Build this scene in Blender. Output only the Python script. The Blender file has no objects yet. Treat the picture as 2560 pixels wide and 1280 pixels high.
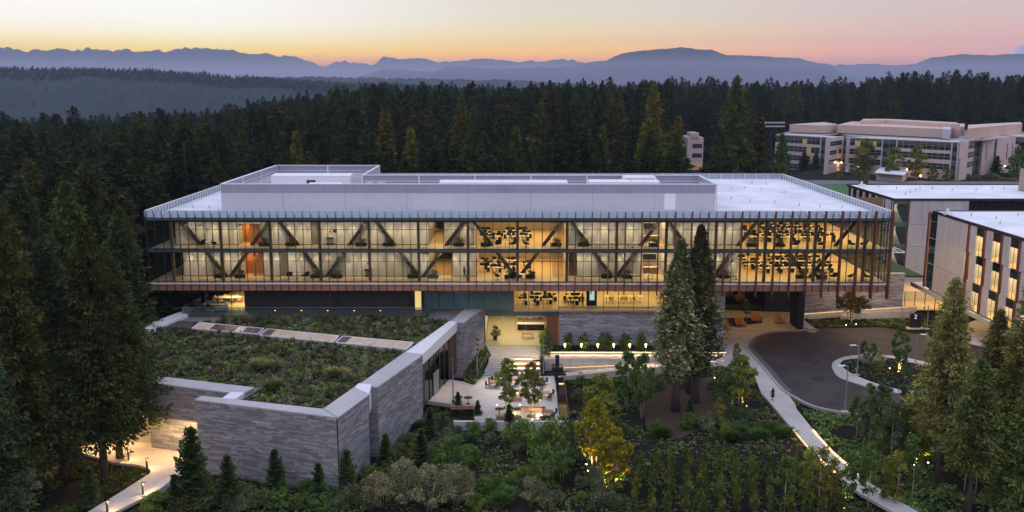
import bpy, bmesh, math, random
import numpy as np
from mathutils import Vector, noise
R = math.radians
rnd = random.Random(11)
sc = bpy.context.scene
COL = sc.collection
# ------------------------------------------------------------------ camera
F, PCX, PCY, H = 2300.0, 1280.0, 640.0, 39.5
PITCH, YAW = R(10.6), math.atan(14 / 2300)
cam_d = bpy.data.cameras.new('camera'); cam = bpy.data.objects.new('camera', cam_d); COL.objects.link(cam)
cam.location = (0, 0, H); cam.rotation_euler = (math.pi / 2 - PITCH, 0, YAW)
cam_d.sensor_width = 36; cam_d.lens = 36 * F / 2560; cam_d.clip_start = 1; cam_d.clip_end = 60000
sc.camera = cam
# ------------------------------------------------------------------ colour management and sky
sc.view_settings.view_transform = 'Standard'; sc.view_settings.look = 'None'
sc.view_settings.exposure = 0.0; sc.view_settings.gamma = 1; sc.view_settings.use_curve_mapping = False
sc.cycles.use_denoising = True
sc.cycles.max_bounces = 7; sc.cycles.diffuse_bounces = 3; sc.cycles.glossy_bounces = 2
sc.cycles.transparent_max_bounces = 12; sc.cycles.transmission_bounces = 3; sc.cycles.volume_bounces = 0
sc.cycles.sample_clamp_indirect = 3.0; sc.cycles.caustics_reflective = False; sc.cycles.caustics_refractive = False

def lin(h, a=1.0):
    if isinstance(h, str):
        c = [int(h[i:i + 2], 16) / 255 for i in (0, 2, 4)]
        return tuple([(x / 12.92 if x <= .04045 else ((x + .055) / 1.055) ** 2.4) for x in c]) + (a,)
    return tuple(h) + (a,)

world = bpy.data.worlds.new('World'); sc.world = world; world.use_nodes = True
def build_world():
    nt = world.node_tree; N = nt.nodes; L = nt.links; N.clear()
    out = N.new('ShaderNodeOutputWorld'); bg = N.new('ShaderNodeBackground')
    tc = N.new('ShaderNodeTexCoord'); sep = N.new('ShaderNodeSeparateXYZ'); L.new(tc.outputs['Generated'], sep.inputs[0])
    def M(op, a, b=None, c=None):
        n = N.new('ShaderNodeMath'); n.operation = op
        for i, v in enumerate((a, b, c)):
            if v is None: continue
            if isinstance(v, (int, float)): n.inputs[i].default_value = v
            else: L.new(v, n.inputs[i])
        return n.outputs[0]
    el = M('ARCSINE', sep.outputs['Z'])
    t = M('POWER', M('MAXIMUM', M('DIVIDE', el, math.pi / 2), 0.0), 0.5)
    az = M('ARCTAN2', sep.outputs['X'], sep.outputs['Y'])         # 0 straight ahead, + to the right
    # angle away from the afterglow, which sits to the left of the view
    d = M('ABSOLUTE', M('WRAP', M('ADD', az, R(42)), math.pi, -math.pi))
    def above_haze(a, c):
        # the sky above the haze layer is a little stronger than what reaches the ground through it
        path = min(HAZE_TOP / math.sin(R(max(a, .3))), HAZE_END); t = math.exp(-HAZE_D * path); w = lin(c)
        return tuple(max(0, (w[i] - HAZE_GLOW[i] * (1 - t)) / t) / 4 for i in range(3)) + (1,)
    def ramp(keys):
        r = N.new('ShaderNodeValToRGB'); e = r.color_ramp.elements
        r.color_ramp.interpolation = 'EASE' if False else 'LINEAR'
        keys = [(math.sqrt(max(a, 0) / 90), above_haze(a, c)) for a, c in keys]
        while len(e) < len(keys): e.new(1.0)
        for i, (p, c) in enumerate(keys): e[i].position = p; e[i].color = c
        L.new(t, r.inputs[0]); return r.outputs[0]
    zen = [(16, 'D3D9EC'), (38, (.84, .90, 1.22)), (90, (.98, 1.04, 1.42))]
    rL = ramp([(0, 'E09A50'), (1.3, 'F0B95C'), (1.9, 'F5D582'), (2.5, 'F5E8BE'), (3.3, 'F6F3E8'), (5, 'F6F7F8')] + zen)
    rC = ramp([(0, 'DB9A7C'), (1.3, 'F2AE84'), (2.0, 'F0C592'), (2.9, 'E6D3AC'), (4.0, 'DFD8C6'), (5, 'DDD6CC')] + zen)
    rR = ramp([(0, 'C295A0'), (1.3, 'D8A6A8'), (2.2, 'DAB1B1'), (3.2, 'D4B9B8'), (4.2, 'CFBEC0'), (5, 'CDC1C6')] + zen)
    def mix(f, a, b):
        m = N.new('ShaderNodeMix'); m.data_type = 'RGBA'; L.new(f, m.inputs[0]); L.new(a, m.inputs[6]); L.new(b, m.inputs[7]); return m.outputs[2]
    def sstep(x, a, b):
        m = N.new('ShaderNodeMapRange'); m.interpolation_type = 'SMOOTHSTEP'; L.new(x, m.inputs[0])
        m.inputs[1].default_value = a; m.inputs[2].default_value = b; return m.outputs[0]
    c = mix(sstep(d, R(22), R(46)), rL, rC)
    c = mix(sstep(d, R(42), R(70)), c, rR)
    lo = N.new('ShaderNodeRGB'); lo.outputs[0].default_value = (.02, .02, .024, 1)
    c = mix(sstep(el, R(-.2), R(-2.0)), c, lo.outputs[0])
    L.new(c, bg.inputs[0]); bg.inputs[1].default_value = SKY
    L.new(bg.outputs[0], out.inputs[0])
SKY = 4.0; HAZE_D = 1.0e-4; HAZE_TOP = 420; HAZE_END = 9300; HAZE_GLOW = (.22, .29, .46)
build_world()
# the afterglow has no disc left: one very weak, very soft, warm lamp from the glow's direction
sun_d = bpy.data.lights.new('afterglow_sun', 'SUN'); sun_d.energy = 0.25; sun_d.angle = R(40); sun_d.color = (1, .8, .6)
sun = bpy.data.objects.new('afterglow_sun', sun_d); COL.objects.link(sun); sun.rotation_euler = (R(82), 0, R(42 + 180)); sun.location = (-100, 100, 100)

# ------------------------------------------------------------------ camera geometry: where a point of the photograph stands
_f = Vector((-math.sin(YAW) * math.cos(PITCH), math.cos(YAW) * math.cos(PITCH), -math.sin(PITCH)))
_r = Vector((math.cos(YAW), math.sin(YAW), 0)); _u = _r.cross(_f)
def P(px, py, z=None, Y=None):
    d = _f + _r * ((px - PCX) / F) - _u * ((py - PCY) / F)
    t = (z - H) / d.z if z is not None else Y / d.y
    return Vector((0, 0, H)) + d * t
def PXP(px, py, X):
    d = _f + _r * ((px - PCX) / F) - _u * ((py - PCY) / F); t = X / d.x
    return Vector((0, 0, H)) + d * t
def G(px, py, z): v = P(px, py, z=z); return (v.x, v.y)
def smooth(a, b, x): t = min(1, max(0, (x - a) / (b - a))); return t * t * (3 - 2 * t)

# ------------------------------------------------------------------ materials
MATS = {}
def mat(name, col, rough=.7, var=0.0, scale=1.0, bump=0.0, metal=0.0, spec=.5, attr=False, objvar=0.0, emit=None, es=0.0, stretch=(1, 1, 1), dirt=0.0):
    if name in MATS: return MATS[name]
    m = bpy.data.materials.new(name); m.use_nodes = True; nt = m.node_tree; N = nt.nodes; L = nt.links
    b = N['Principled BSDF']; b.inputs['Roughness'].default_value = rough; b.inputs['Metallic'].default_value = metal
    b.inputs['Specular IOR Level'].default_value = spec
    c = lin(col); b.inputs['Base Color'].default_value = c; cur = None
    if attr:
        a = N.new('ShaderNodeAttribute'); a.attribute_name = 'Col'; cur = a.outputs['Color']
    if var or bump or dirt:
        tc = N.new('ShaderNodeNewGeometry'); mp = N.new('ShaderNodeMapping'); mp.inputs['Scale'].default_value = stretch
        L.new(tc.outputs['Position'], mp.inputs[0])
        nz = N.new('ShaderNodeTexNoise'); nz.inputs['Scale'].default_value = scale; nz.inputs['Detail'].default_value = 6; nz.inputs['Roughness'].default_value = .65
        L.new(mp.outputs[0], nz.inputs[0])
        def hsv(cur, fac, lo, hi):
            mr = N.new('ShaderNodeMapRange'); L.new(fac, mr.inputs[0]); mr.inputs[1].default_value = .3; mr.inputs[2].default_value = .7
            mr.inputs[3].default_value = lo; mr.inputs[4].default_value = hi
            h = N.new('ShaderNodeVectorMath'); h.operation = 'SCALE'; L.new(mr.outputs[0], h.inputs['Scale'])
            if cur is None: h.inputs[0].default_value = c[:3]
            else: L.new(cur, h.inputs[0])
            return h.outputs[0]
        if var: cur = hsv(cur, nz.outputs[0], 1 - var, 1 + var)
        if dirt:
            n2 = N.new('ShaderNodeTexNoise'); n2.inputs['Scale'].default_value = scale * .13; n2.inputs['Detail'].default_value = 5; L.new(mp.outputs[0], n2.inputs[0])
            cur = hsv(cur, n2.outputs[0], 1 - dirt, 1 + dirt * .5)
        if bump:
            bp = N.new('ShaderNodeBump'); bp.inputs['Strength'].default_value = bump; bp.inputs['Distance'].default_value = .05
            L.new(nz.outputs[0], bp.inputs['Height']); L.new(bp.outputs[0], b.inputs['Normal'])
    if objvar:
        oi = N.new('ShaderNodeObjectInfo'); mr = N.new('ShaderNodeMapRange'); L.new(oi.outputs['Random'], mr.inputs[0])
        mr.inputs[3].default_value = 1 - objvar; mr.inputs[4].default_value = 1 + objvar
        h = N.new('ShaderNodeVectorMath'); h.operation = 'SCALE'; L.new(mr.outputs[0], h.inputs['Scale'])
        if cur is None: h.inputs[0].default_value = c[:3]
        else: L.new(cur, h.inputs[0])
        cur = h.outputs[0]
    if cur is not None: L.new(cur, b.inputs['Base Color'])
    if emit: b.inputs['Emission Color'].default_value = lin(emit); b.inputs['Emission Strength'].default_value = es
    MATS[name] = m; return m

def glass_mat(name, tint, refl=.12, rough=.02, dens=0.0, body='8FA7A5', fres=.25):
    """thin architectural glass: clear, with a mirror film on top and, for fritted or laminated panes, a pale body"""
    if name in MATS: return MATS[name]
    m = bpy.data.materials.new(name); m.use_nodes = True; nt = m.node_tree; N = nt.nodes; L = nt.links; N.clear()
    out = N.new('ShaderNodeOutputMaterial'); tr = N.new('ShaderNodeBsdfTransparent'); tr.inputs[0].default_value = lin(tint)
    gl = N.new('ShaderNodeBsdfGlossy'); gl.inputs['Roughness'].default_value = rough; gl.inputs[0].default_value = (.9, .95, 1, 1)
    base = tr.outputs[0]
    if dens:
        df = N.new('ShaderNodeBsdfDiffuse'); df.inputs[0].default_value = lin(body)
        mx = N.new('ShaderNodeMixShader'); mx.inputs[0].default_value = dens; L.new(base, mx.inputs[1]); L.new(df.outputs[0], mx.inputs[2]); base = mx.outputs[0]
    lw = N.new('ShaderNodeLayerWeight'); lw.inputs[0].default_value = fres
    mr = N.new('ShaderNodeMapRange'); L.new(lw.outputs['Fresnel'], mr.inputs[0]); mr.inputs[3].default_value = refl; mr.inputs[4].default_value = 1
    ge = N.new('ShaderNodeNewGeometry'); fr = N.new('ShaderNodeMath'); fr.operation = 'SUBTRACT'; fr.inputs[0].default_value = 1; L.new(ge.outputs['Backfacing'], fr.inputs[1])
    mu = N.new('ShaderNodeMath'); mu.operation = 'MULTIPLY'; L.new(mr.outputs[0], mu.inputs[0]); L.new(fr.outputs[0], mu.inputs[1])
    m2 = N.new('ShaderNodeMixShader'); L.new(mu.outputs[0], m2.inputs[0]); L.new(base, m2.inputs[1]); L.new(gl.outputs[0], m2.inputs[2])
    L.new(m2.outputs[0], out.inputs[0]); MATS[name] = m; return m

# ------------------------------------------------------------------ mesh building
class MB:
    def __init__(s): s.v = []; s.f = []; s.c = []
    def add(s, vs, fs, col=None):
        n = len(s.v); s.v += [tuple(v) for v in vs]; s.f += [tuple(i + n for i in f) for f in fs]
        if col is not None: s.c += [col] * len(vs)
        return s
    def box(s, x0, x1, y0, y1, z0, z1, col=None):
        return s.add([(x0, y0, z0), (x1, y0, z0), (x1, y1, z0), (x0, y1, z0), (x0, y0, z1), (x1, y0, z1), (x1, y1, z1), (x0, y1, z1)],
                     [(0, 3, 2, 1), (4, 5, 6, 7), (0, 1, 5, 4), (1, 2, 6, 5), (2, 3, 7, 6), (3, 0, 4, 7)], col)
    def prism(s, poly, z0, z1, col=None):
        """poly: ground outline; z0 / z1 numbers or functions of (x, y)"""
        n = len(poly); a = sum(poly[i][0] * poly[(i + 1) % n][1] - poly[(i + 1) % n][0] * poly[i][1] for i in range(n))
        if a < 0: poly = list(reversed(poly))
        g = lambda z, p: z(p[0], p[1]) if callable(z) else z
        vs = [(p[0], p[1], g(z0, p)) for p in poly] + [(p[0], p[1], g(z1, p)) for p in poly]
        return s.add(vs, [tuple(reversed(range(n))), tuple(range(n, 2 * n))] + [(i, (i + 1) % n, n + (i + 1) % n, n + i) for i in range(n)], col)
    def tube(s, pts, rad, n=8, col=None, cap=True):
        pts = [Vector(p) for p in pts]; rad = rad if isinstance(rad, (list, tuple)) else [rad] * len(pts)
        vs = []; fs = []
        for i, p in enumerate(pts):
            d = (pts[min(i + 1, len(pts) - 1)] - pts[max(i - 1, 0)]).normalized()
            a = d.orthogonal().normalized() if abs(d.z) < .99 else Vector((1, 0, 0)); b = d.cross(a).normalized(); a = b.cross(d)
            for k in range(n):
                t = 2 * math.pi * k / n; vs.append(p + (a * math.cos(t) + b * math.sin(t)) * rad[i])
        for i in range(len(pts) - 1):
            for k in range(n): fs.append((i * n + k, i * n + (k + 1) % n, (i + 1) * n + (k + 1) % n, (i + 1) * n + k))
        if cap: fs.append(tuple(reversed(range(n)))); fs.append(tuple(range((len(pts) - 1) * n, len(pts) * n)))
        return s.add(vs, fs, col)
    def bar(s, a, b, w, t, col=None):
        """rectangular bar between two points; w in the vertical plane of the bar, t across it"""
        a = Vector(a); b = Vector(b); d = (b - a).normalized(); side = Vector((-d.y, d.x, 0))
        side = side.normalized() if side.length > 1e-4 else Vector((1, 0, 0)); up = side.cross(d).normalized()
        q = [side * (t / 2) + up * (w / 2), side * (-t / 2) + up * (w / 2), side * (-t / 2) - up * (w / 2), side * (t / 2) - up * (w / 2)]
        return s.add([a + k for k in q] + [b + k for k in q], [(0, 1, 2, 3), (7, 6, 5, 4), (0, 4, 5, 1), (1, 5, 6, 2), (2, 6, 7, 3), (3, 7, 4, 0)], col)
    def mesh(s, name, m, sm=False):
        me = bpy.data.meshes.new(name); me.from_pydata(s.v, [], s.f)
        if s.c and len(s.c) == len(s.v):
            ca = me.color_attributes.new('Col', 'FLOAT_COLOR', 'POINT')
            ca.data.foreach_set('color', np.array([tuple(c) + (1,) if len(c) == 3 else c for c in s.c], dtype=np.float32).ravel())
        if m: me.materials.append(m)
        if sm: me.shade_smooth()
        me.update(); return me
    def build(s, name, m, parent=None, sm=False):
        return link(name, s.mesh(name, m, sm), parent)
def link(name, me, parent=None):
    o = bpy.data.objects.new(name, me); COL.objects.link(o)
    if parent is not None:
        o.parent = parent
        if parent.type == 'EMPTY' or True:
            p = parent; off = Vector((0, 0, 0))
            # parts are modelled in world coordinates when their thing is an unmoved empty at its base
    return o
def npmesh(name, v, f, m, cols=None):
    me = bpy.data.meshes.new(name); v = np.asarray(v, np.float32); f = np.asarray(f, np.int32); k = f.shape[1]
    me.vertices.add(len(v)); me.vertices.foreach_set('co', v.ravel())
    me.loops.add(f.size); me.loops.foreach_set('vertex_index', f.ravel())
    me.polygons.add(len(f)); me.polygons.foreach_set('loop_start', np.arange(0, f.size, k, dtype=np.int32))
    me.update(calc_edges=True)
    if cols is not None:
        ca = me.color_attributes.new('Col', 'FLOAT_COLOR', 'POINT')
        c = np.ones((len(v), 4), np.float32); c[:, :3] = cols; ca.data.foreach_set('color', c.ravel())
    if m: me.materials.append(m)
    return me
def tag(o, label=None, cat=None, group=None, kind=None):
    if label: o['label'] = label
    if cat: o['category'] = cat
    if group: o['group'] = group
    if kind: o['kind'] = kind
    return o
def thing(name, label, cat, loc=(0, 0, 0), rz=0, group=None):
    o = bpy.data.objects.new(name, None); COL.objects.link(o); o.location = loc; o.rotation_euler = (0, 0, rz); o.empty_display_size = .2
    return tag(o, label, cat, group)
def struct(name, mb, m, sm=False): o = mb.build(name, m, None, sm); o['kind'] = 'structure'; return o
KIDS = {}
def copy_tree(o, loc, rz=0, s=1.0, label=None, group=None):
    """a copy of a thing with copies of its parts and sub-parts, sharing mesh data"""
    if o.name not in KIDS: KIDS[o.name] = [(c, list(c.children)) for c in o.children]
    c = o.copy(); COL.objects.link(c); c.location = loc; c.rotation_euler = (0, 0, rz)
    c.scale = (s, s, s) if not isinstance(s, (tuple, list)) else s
    if label: c['label'] = label
    if group: c['group'] = group
    for ch, subs in KIDS[o.name]:
        d = ch.copy(); COL.objects.link(d); d.parent = c
        for g in subs: e = g.copy(); COL.objects.link(e); e.parent = d
    return c
class Proto:
    """first use places the source itself, later uses place copies"""
    def __init__(s, root): s.root = root; s.used = False; KIDS[root.name] = [(c, list(c.children)) for c in root.children]
    def put(s, loc, rz=0, sc_=1.0, label=None, group=None):
        if s.used: return copy_tree(s.root, loc, rz, sc_, label, group)
        s.used = True; o = s.root; o.location = loc; o.rotation_euler = (0, 0, rz)
        o.scale = (sc_, sc_, sc_) if not isinstance(sc_, (tuple, list)) else sc_
        if label: o['label'] = label
        if group: o['group'] = group
        return o
WARM = (1.0, .62, .27)
def area(name, loc, sx, sy, power, col=WARM, rot=(0, 0, 0), parent=None):
    d = bpy.data.lights.new(name, 'AREA'); d.shape = 'RECTANGLE'; d.size = sx; d.size_y = sy; d.energy = power; d.color = col
    o = bpy.data.objects.new(name, d); COL.objects.link(o); o.location = loc; o.rotation_euler = rot; o.parent = parent; return o
def spot(name, loc, target, power, ang=70, col=WARM, blend=.8, r=.05, parent=None):
    d = bpy.data.lights.new(name, 'SPOT'); d.energy = power; d.color = col; d.spot_size = R(ang); d.spot_blend = blend; d.shadow_soft_size = r
    o = bpy.data.objects.new(name, d); COL.objects.link(o); o.location = loc
    o.rotation_euler = (Vector(target) - Vector(loc)).to_track_quat('-Z', 'Y').to_euler(); o.parent = parent; return o
def point(name, loc, power, col=WARM, r=.08, parent=None):
    d = bpy.data.lights.new(name, 'POINT'); d.energy = power; d.color = col; d.shadow_soft_size = r
    o = bpy.data.objects.new(name, d); COL.objects.link(o); o.location = loc; o.parent = parent; return o

# ------------------------------------------------------------------ shared materials
m_roof = mat('roof_membrane', (.80, .81, .84), .55, .05, 1.2, dirt=.2)
m_white = mat('white_metal', (.78, .79, .82), .4, .03, .6)
m_screen = mat('screen_metal', (.56, .56, .60), .45, .04, .8, metal=.2)
m_conc = mat('pale_concrete', (.50, .47, .44), .8, .12, 1.4, bump=.15, dirt=.16)
m_concw = mat('white_concrete', (.55, .54, .52), .75, .08, 1.0, bump=.1, dirt=.12)
m_stone = mat('stone_strip', (.3, .3, .3), .85, .18, 6, bump=.3, attr=True, spec=.3)
m_cope = mat('stone_coping', (.46, .45, .44), .7, .09, 1.5, bump=.1, dirt=.12)
m_teal = mat('teal_spandrel', (.075, .15, .155), .25, .06, .5, spec=.6)
m_blk = mat('black_metal', (.018, .018, .02), .45)
m_dark = mat('dark_cladding', (.028, .026, .028), .6, .1, 3)
m_bronze = mat('bronze_mullion', (.045, .035, .032), .4, metal=.3)
m_red = mat('red_brown_fin', (.13, .045, .035), .5, .1, 2)
m_cedar = mat('cedar_soffit', (.40, .20, .12), .55, .22, 3.0, stretch=(.12, 1, 3), objvar=.12)
m_col = mat('brown_column', (.30, .165, .09), .5, .08, 2)
m_truss = mat('truss_steel', (.035, .028, .024), .5)
m_iwall = mat('interior_panel', (.60, .545, .52), .7, .03, 1, objvar=.13)
m_floor = mat('polished_floor', (.60, .41, .23), .35, .07, .8)
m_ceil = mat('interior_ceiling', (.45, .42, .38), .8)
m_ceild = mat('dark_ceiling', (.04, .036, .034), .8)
m_orange = mat('orange_wood', (.50, .16, .035), .5, .15, 2, stretch=(4, 4, .3))
m_glass = glass_mat('facade_glass', 'E6EFEC', .03)
m_glassd = glass_mat('rail_glass', 'DCE6E4', .05, dens=.08)
m_frit = glass_mat('frit_glass', 'C8D2D6', .06, dens=.55, body='BCC4D0')
m_glassdk = glass_mat('dark_glass', '7C8C8C', .10)
m_steel = mat('galvanised_steel', (.36, .37, .39), .4, metal=.5)
m_lamp = mat('lamp_glow', (.8, .7, .5), .5, emit='FFC878', es=9.0)
m_lampd = mat('tube_glow', (.8, .7, .5), .5, emit='FFD089', es=5.0)
# ------------------------------------------------------------------ terrain
def T(x, y):
    """height of the ground"""
    n = noise.noise(Vector((x * .03, y * .03, 0))) * .8
    if y < 150:
        side = smooth(14, 32, x)                                  # the drive side sits higher than the lower plaza
        z = -2.15 * (1 - side) + (-.35) * side
        if x < 0: z = -2.15
        z += .22 * noise.noise(Vector((x * .11, y * .11, 3)))
        back = smooth(120, 134, y) * smooth(30, 33, x); z = z * (1 - back) + (-.14) * back
        if x > 30: z = min(z, -.14)
        if x > 30 and y < 105: z = -.35 - .5 * smooth(105, 88, y) + .15 * n
        if x < -50: z = -1.9 + n * .4
        return z
    fwd = smooth(150, 200, y)
    a = x / y
    hi = 1 + 9.5 * smooth(200, 430, y) * smooth(-.42, -.08, a) + 3.5 * smooth(260, 420, y) * smooth(.25, .5, a)
    hi -= 26 * smooth(190, 420, y) * (1 - smooth(-.5, -.22, a))
    hi -= 60 * smooth(620, 1100, y)
    hi -= 90 * smooth(1100, 2200, y)
    hi += n * fwd * 1.5
    z0 = -.35 if x > 30 else (-.5 if x > -50 else -1.9)
    if x > 45:
        k = smooth(45, 70, x) * (1 - smooth(400, 440, y)); hi = hi * (1 - k) + min(hi, 1.0 + 2.8 * smooth(235, 300, y)) * k
    return z0 * (1 - fwd) + hi * fwd
def terrain():
    xs = []; ys = []
    ys = [-700, -400, -200, -100, -50, 0, 40, 60, 70] + [75 + 1.5 * i for i in range(50)] + [150 + 5 * i for i in range(30)]
    y = 300
    while y < 9000: ys.append(y); y *= 1.07
    n = 200; vs = []; fs = []
    for j, y in enumerate(ys):
        w = 75 + max(y, 0) * .75 + (700 - y if y < 40 else 0)
        for i in range(n + 1):
            t = i / n * 2 - 1; x = w * t
            vs.append((x, y, T(x, y)))
    for j in range(len(ys) - 1):
        for i in range(n): a = j * (n + 1) + i; fs.append((a, a + 1, a + n + 2, a + n + 1))
    mb = MB(); mb.v = vs; mb.f = fs; return mb
m_soil = mat('dark_soil', (.012, .0095, .007), .95, .35, 1.8, bump=.6, dirt=.3, spec=.2)
struct('ground', terrain(), m_soil, sm=True)
mb = MB(); mb.prism([(-8400, -250), (8400, -250), (8400, 9250), (-8400, 9250)], -182, -180); struct('far_ground', mb, mat('valley_floor', (.03, .035, .03), .95))

# ------------------------------------------------------------------ distant ridges
m_ridge = mat('far_ridge_forest', (.028, .034, .034), .95, .25, .01, bump=0)
def interp(keys, x):
    for (x0, y0), (x1, y1) in zip(keys, keys[1:]):
        if x0 <= x <= x1: t = (x - x0) / (x1 - x0); return y0 + (y1 - y0) * (t * t * (3 - 2 * t))
    return keys[0][1] if x < keys[0][0] else keys[-1][1]
def ridge(name, Y, depth, keys, rough, zb, m, seed, rows=10, jag=0, peak=0.0):
    """a mountain ridge of real depth; its crest line follows keys (photo x, photo y)"""
    vs = []; fs = []; n = 560
    x0 = P(-500, 200, Y=Y).x; x1 = P(3060, 200, Y=Y).x
    for i in range(n + 1):
        x = x0 + (x1 - x0) * i / n; px = PCX + (x / Y) * F * .985 + 14
        zt = P(px, interp(keys, px), Y=Y).z
        zt += rough * (noise.fractal(Vector((x / Y * 60, seed, 0)), .9, 2.1, 5)) * Y / F
        zt += (abs(noise.noise(Vector((x / Y * 95, seed + 3, 0)))) * 9 - 3 + noise.noise(Vector((x / Y * 340, seed, 1))) * 2.2) * peak * Y / F
        if jag: zt += jag * Y / F * (random.Random(i * 7 + seed).random() - .5)
        for j in range(rows + 1):
            t = j / rows; side = math.sin(math.pi * t)
            yy = Y + depth * (t - .5) * 2
            prof = 1 - abs(2 * t - 1) ** 1.1
            z = zb + (zt - zb) * prof + (noise.fractal(Vector((x / Y * 14, yy / Y * 14, seed + 5)), .9, 2, 4) * (zt - zb) * .16 * (prof * (1 - prof) * 4))
            vs.append((x, yy, z))
    for i in range(n):
        for j in range(rows): a = i * (rows + 1) + j; fs.append((a, a + rows + 1, a + rows + 2, a + 1))
    mb = MB(); mb.v = vs; mb.f = fs; return struct(name, mb, m, sm=True)
Kfar = [(-500, 135), (0, 130), (30, 130), (42, 118), (80, 120), (110, 126), (130, 120), (160, 124), (192, 118), (230, 126), (262, 121), (300, 122), (325, 128), (352, 120), (375, 130), (400, 126), (428, 121), (445, 127), (468, 121), (520, 119), (560, 122), (602, 121), (640, 133), (682, 129), (720, 139), (750, 137), (790, 150), (822, 163), (860, 153), (915, 155), (940, 162), (972, 142), (1010, 145), (1060, 142), (1110, 153), (1160, 149), (1225, 144), (1300, 153), (1400, 148), (1450, 153), (1560, 160), (3100, 170)]
Kmid = [(-500, 260), (820, 230), (900, 192), (975, 172), (1080, 178), (1140, 163), (1240, 172), (1350, 168), (1420, 166), (1500, 150), (1560, 130), (1620, 123), (1690, 119), (1750, 124), (1800, 136), (1880, 140), (1960, 145), (2040, 160), (2100, 190), (2180, 230), (3100, 260)]
Kr = [(-500, 260), (1900, 230), (2040, 170), (2085, 161), (2140, 160), (2200, 163), (2240, 160), (2300, 142), (2360, 135), (2440, 137), (2500, 134), (2560, 142), (2650, 150), (3100, 190)]
Khill = [(-500, 168), (0, 173), (200, 174), (400, 178), (520, 186), (620, 196), (760, 204), (900, 212), (1200, 225), (3100, 260)]
Khill2 = [(-500, 215), (500, 200), (620, 194), (800, 192), (1000, 196), (1250, 200), (1500, 212), (3100, 230)]
m_peak = mat('snow_peak', (.85, .82, .86), .9, .35, .006)
ridge('mountains', 8200, 700, Kfar, 4, -180, m_ridge, 1, peak=1.0)
ridge('mountains', 5200, 600, Kmid, 3, -180, m_ridge, 2, peak=.3)
ridge('mountains', 6000, 500, Kr, 3, -180, m_ridge, 3, peak=.35)
Kpk = [(-500, 320), (2440, 320), (2470, 134), (2500, 112), (2520, 106), (2545, 104), (2580, 108), (2700, 150), (2800, 320), (3100, 320)]
ridge('snow_peak', 8500, 300, Kpk, 6, -180, m_peak, 8, rows=14)
m_hill = mat('near_hill_forest', (.012, .026, .026), .95, .25, .02)
ridge('far_hill', 1850, 300, Khill, 3, -180, m_hill, 4, jag=5)
ridge('far_hill', 2700, 330, Khill2, 2, -180, m_ridge, 6, jag=4)

# ------------------------------------------------------------------ haze
def volbox(name, x0, x1, y0, y1, z0, z1, dens, col, an=.3):
    mb = MB(); mb.box(x0, x1, y0, y1, z0, z1); m = bpy.data.materials.new(name); m.use_nodes = True; N = m.node_tree.nodes; L = m.node_tree.links; N.clear()
    o = N.new('ShaderNodeOutputMaterial'); v = N.new('ShaderNodeVolumePrincipled'); v.inputs['Color'].default_value = col; v.inputs['Density'].default_value = dens; v.inputs['Anisotropy'].default_value = an
    L.new(v.outputs[0], o.inputs['Volume']); ob = mb.build(name, m); ob['kind'] = 'stuff'; return ob
volbox('haze', -8500, 8500, -300, 9300, -183, H + HAZE_TOP, HAZE_D, (.56, .68, .95, 1))

volbox('valley_mist', -7500, 7500, 3400, 7600, -179, 150, 3.0e-4, (.78, .78, 1, 1))
# ================================================================== MAIN OFFICE BUILDING
office = thing('office_building', 'long three storey glass office with white roof and lit interior', 'building')
XL, XR, YF, YB = -54.1, 54.1, 132.0, 187.5
ZR, ZU, ZLO, ZS, ZB, ZT = 20.45, 15.8, 10.97, 10.6, 9.6, 6.1     # roof edge, upper floor, lower floor, sill, soffit, terrace level
BAY = 7.24; KX = [-50.68 + BAY * k for k in range(15)]; MUL = [XL + .12 + (XR - XL - .24) * i / 90 for i in range(91)]
def part(name, m, fn, parent=office, label=None, kind=None):
    mb = MB(); fn(mb); o = mb.build(name, m, parent)
    if label: o['label'] = label
    if kind: o['kind'] = kind
    return o
# roof deck, slabs and edge bands
roofp = part('roof', m_roof, lambda b: b.box(XL + .6, XR - .6, YF + .5, YB - .4, 19.95, 20.3))
part('seam_line', mat('seam_grey', (.50, .52, .58), .7), lambda b: [b.box(XL + .8, XR - .8, YF + .6 + i * 3.05, YF + .68 + i * 3.05, 20.302, 20.312) for i in range(1, 18)], roofp, kind='stuff')  # thin grey strips along the roof seams
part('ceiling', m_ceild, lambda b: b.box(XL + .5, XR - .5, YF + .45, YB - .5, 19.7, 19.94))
part('edge_band', m_teal, lambda b: b.box(XL, XR, YF, YF + .4, 20.0, 20.42))
part('edge_band', m_teal, lambda b: (b.box(XL, XL + .4, YF + .4, YB, 20.0, 20.42), b.box(XR - .4, XR, YF + .4, YB, 20.0, 20.42), b.box(XL + .4, XR - .4, YB - .4, YB, 20.0, 20.42)))
part('floor_band', m_teal, lambda b: b.box(XL, XR, YF, YF + .3, 15.35, 15.83))
part('floor_band', m_teal, lambda b: b.box(XL, XL + .3, YF + .3, YB, 15.35, 15.83)); part('floor_band', m_teal, lambda b: b.box(XR - .3, XR, YF + .3, YB, 15.35, 15.83))
part('floor_slab', m_floor, lambda b: b.box(XL + .31, XR - .31, YF + .31, YB - .5, 15.5, ZU))
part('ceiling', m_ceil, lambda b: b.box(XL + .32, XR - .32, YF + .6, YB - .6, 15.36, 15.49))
part('floor_slab', m_floor, lambda b: b.box(XL + .31, XR - .31, YF + .02, YB - .5, 10.75, ZLO))
part('sill_band', m_white, lambda b: b.box(XL - .05, XR + .05, YF - .25, YF + .3, 10.56, 10.74))
part('soffit', m_blk, lambda b: b.box(XL + .3, XR - .3, YF + .4, YB - .6, 9.45, 10.5))
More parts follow.
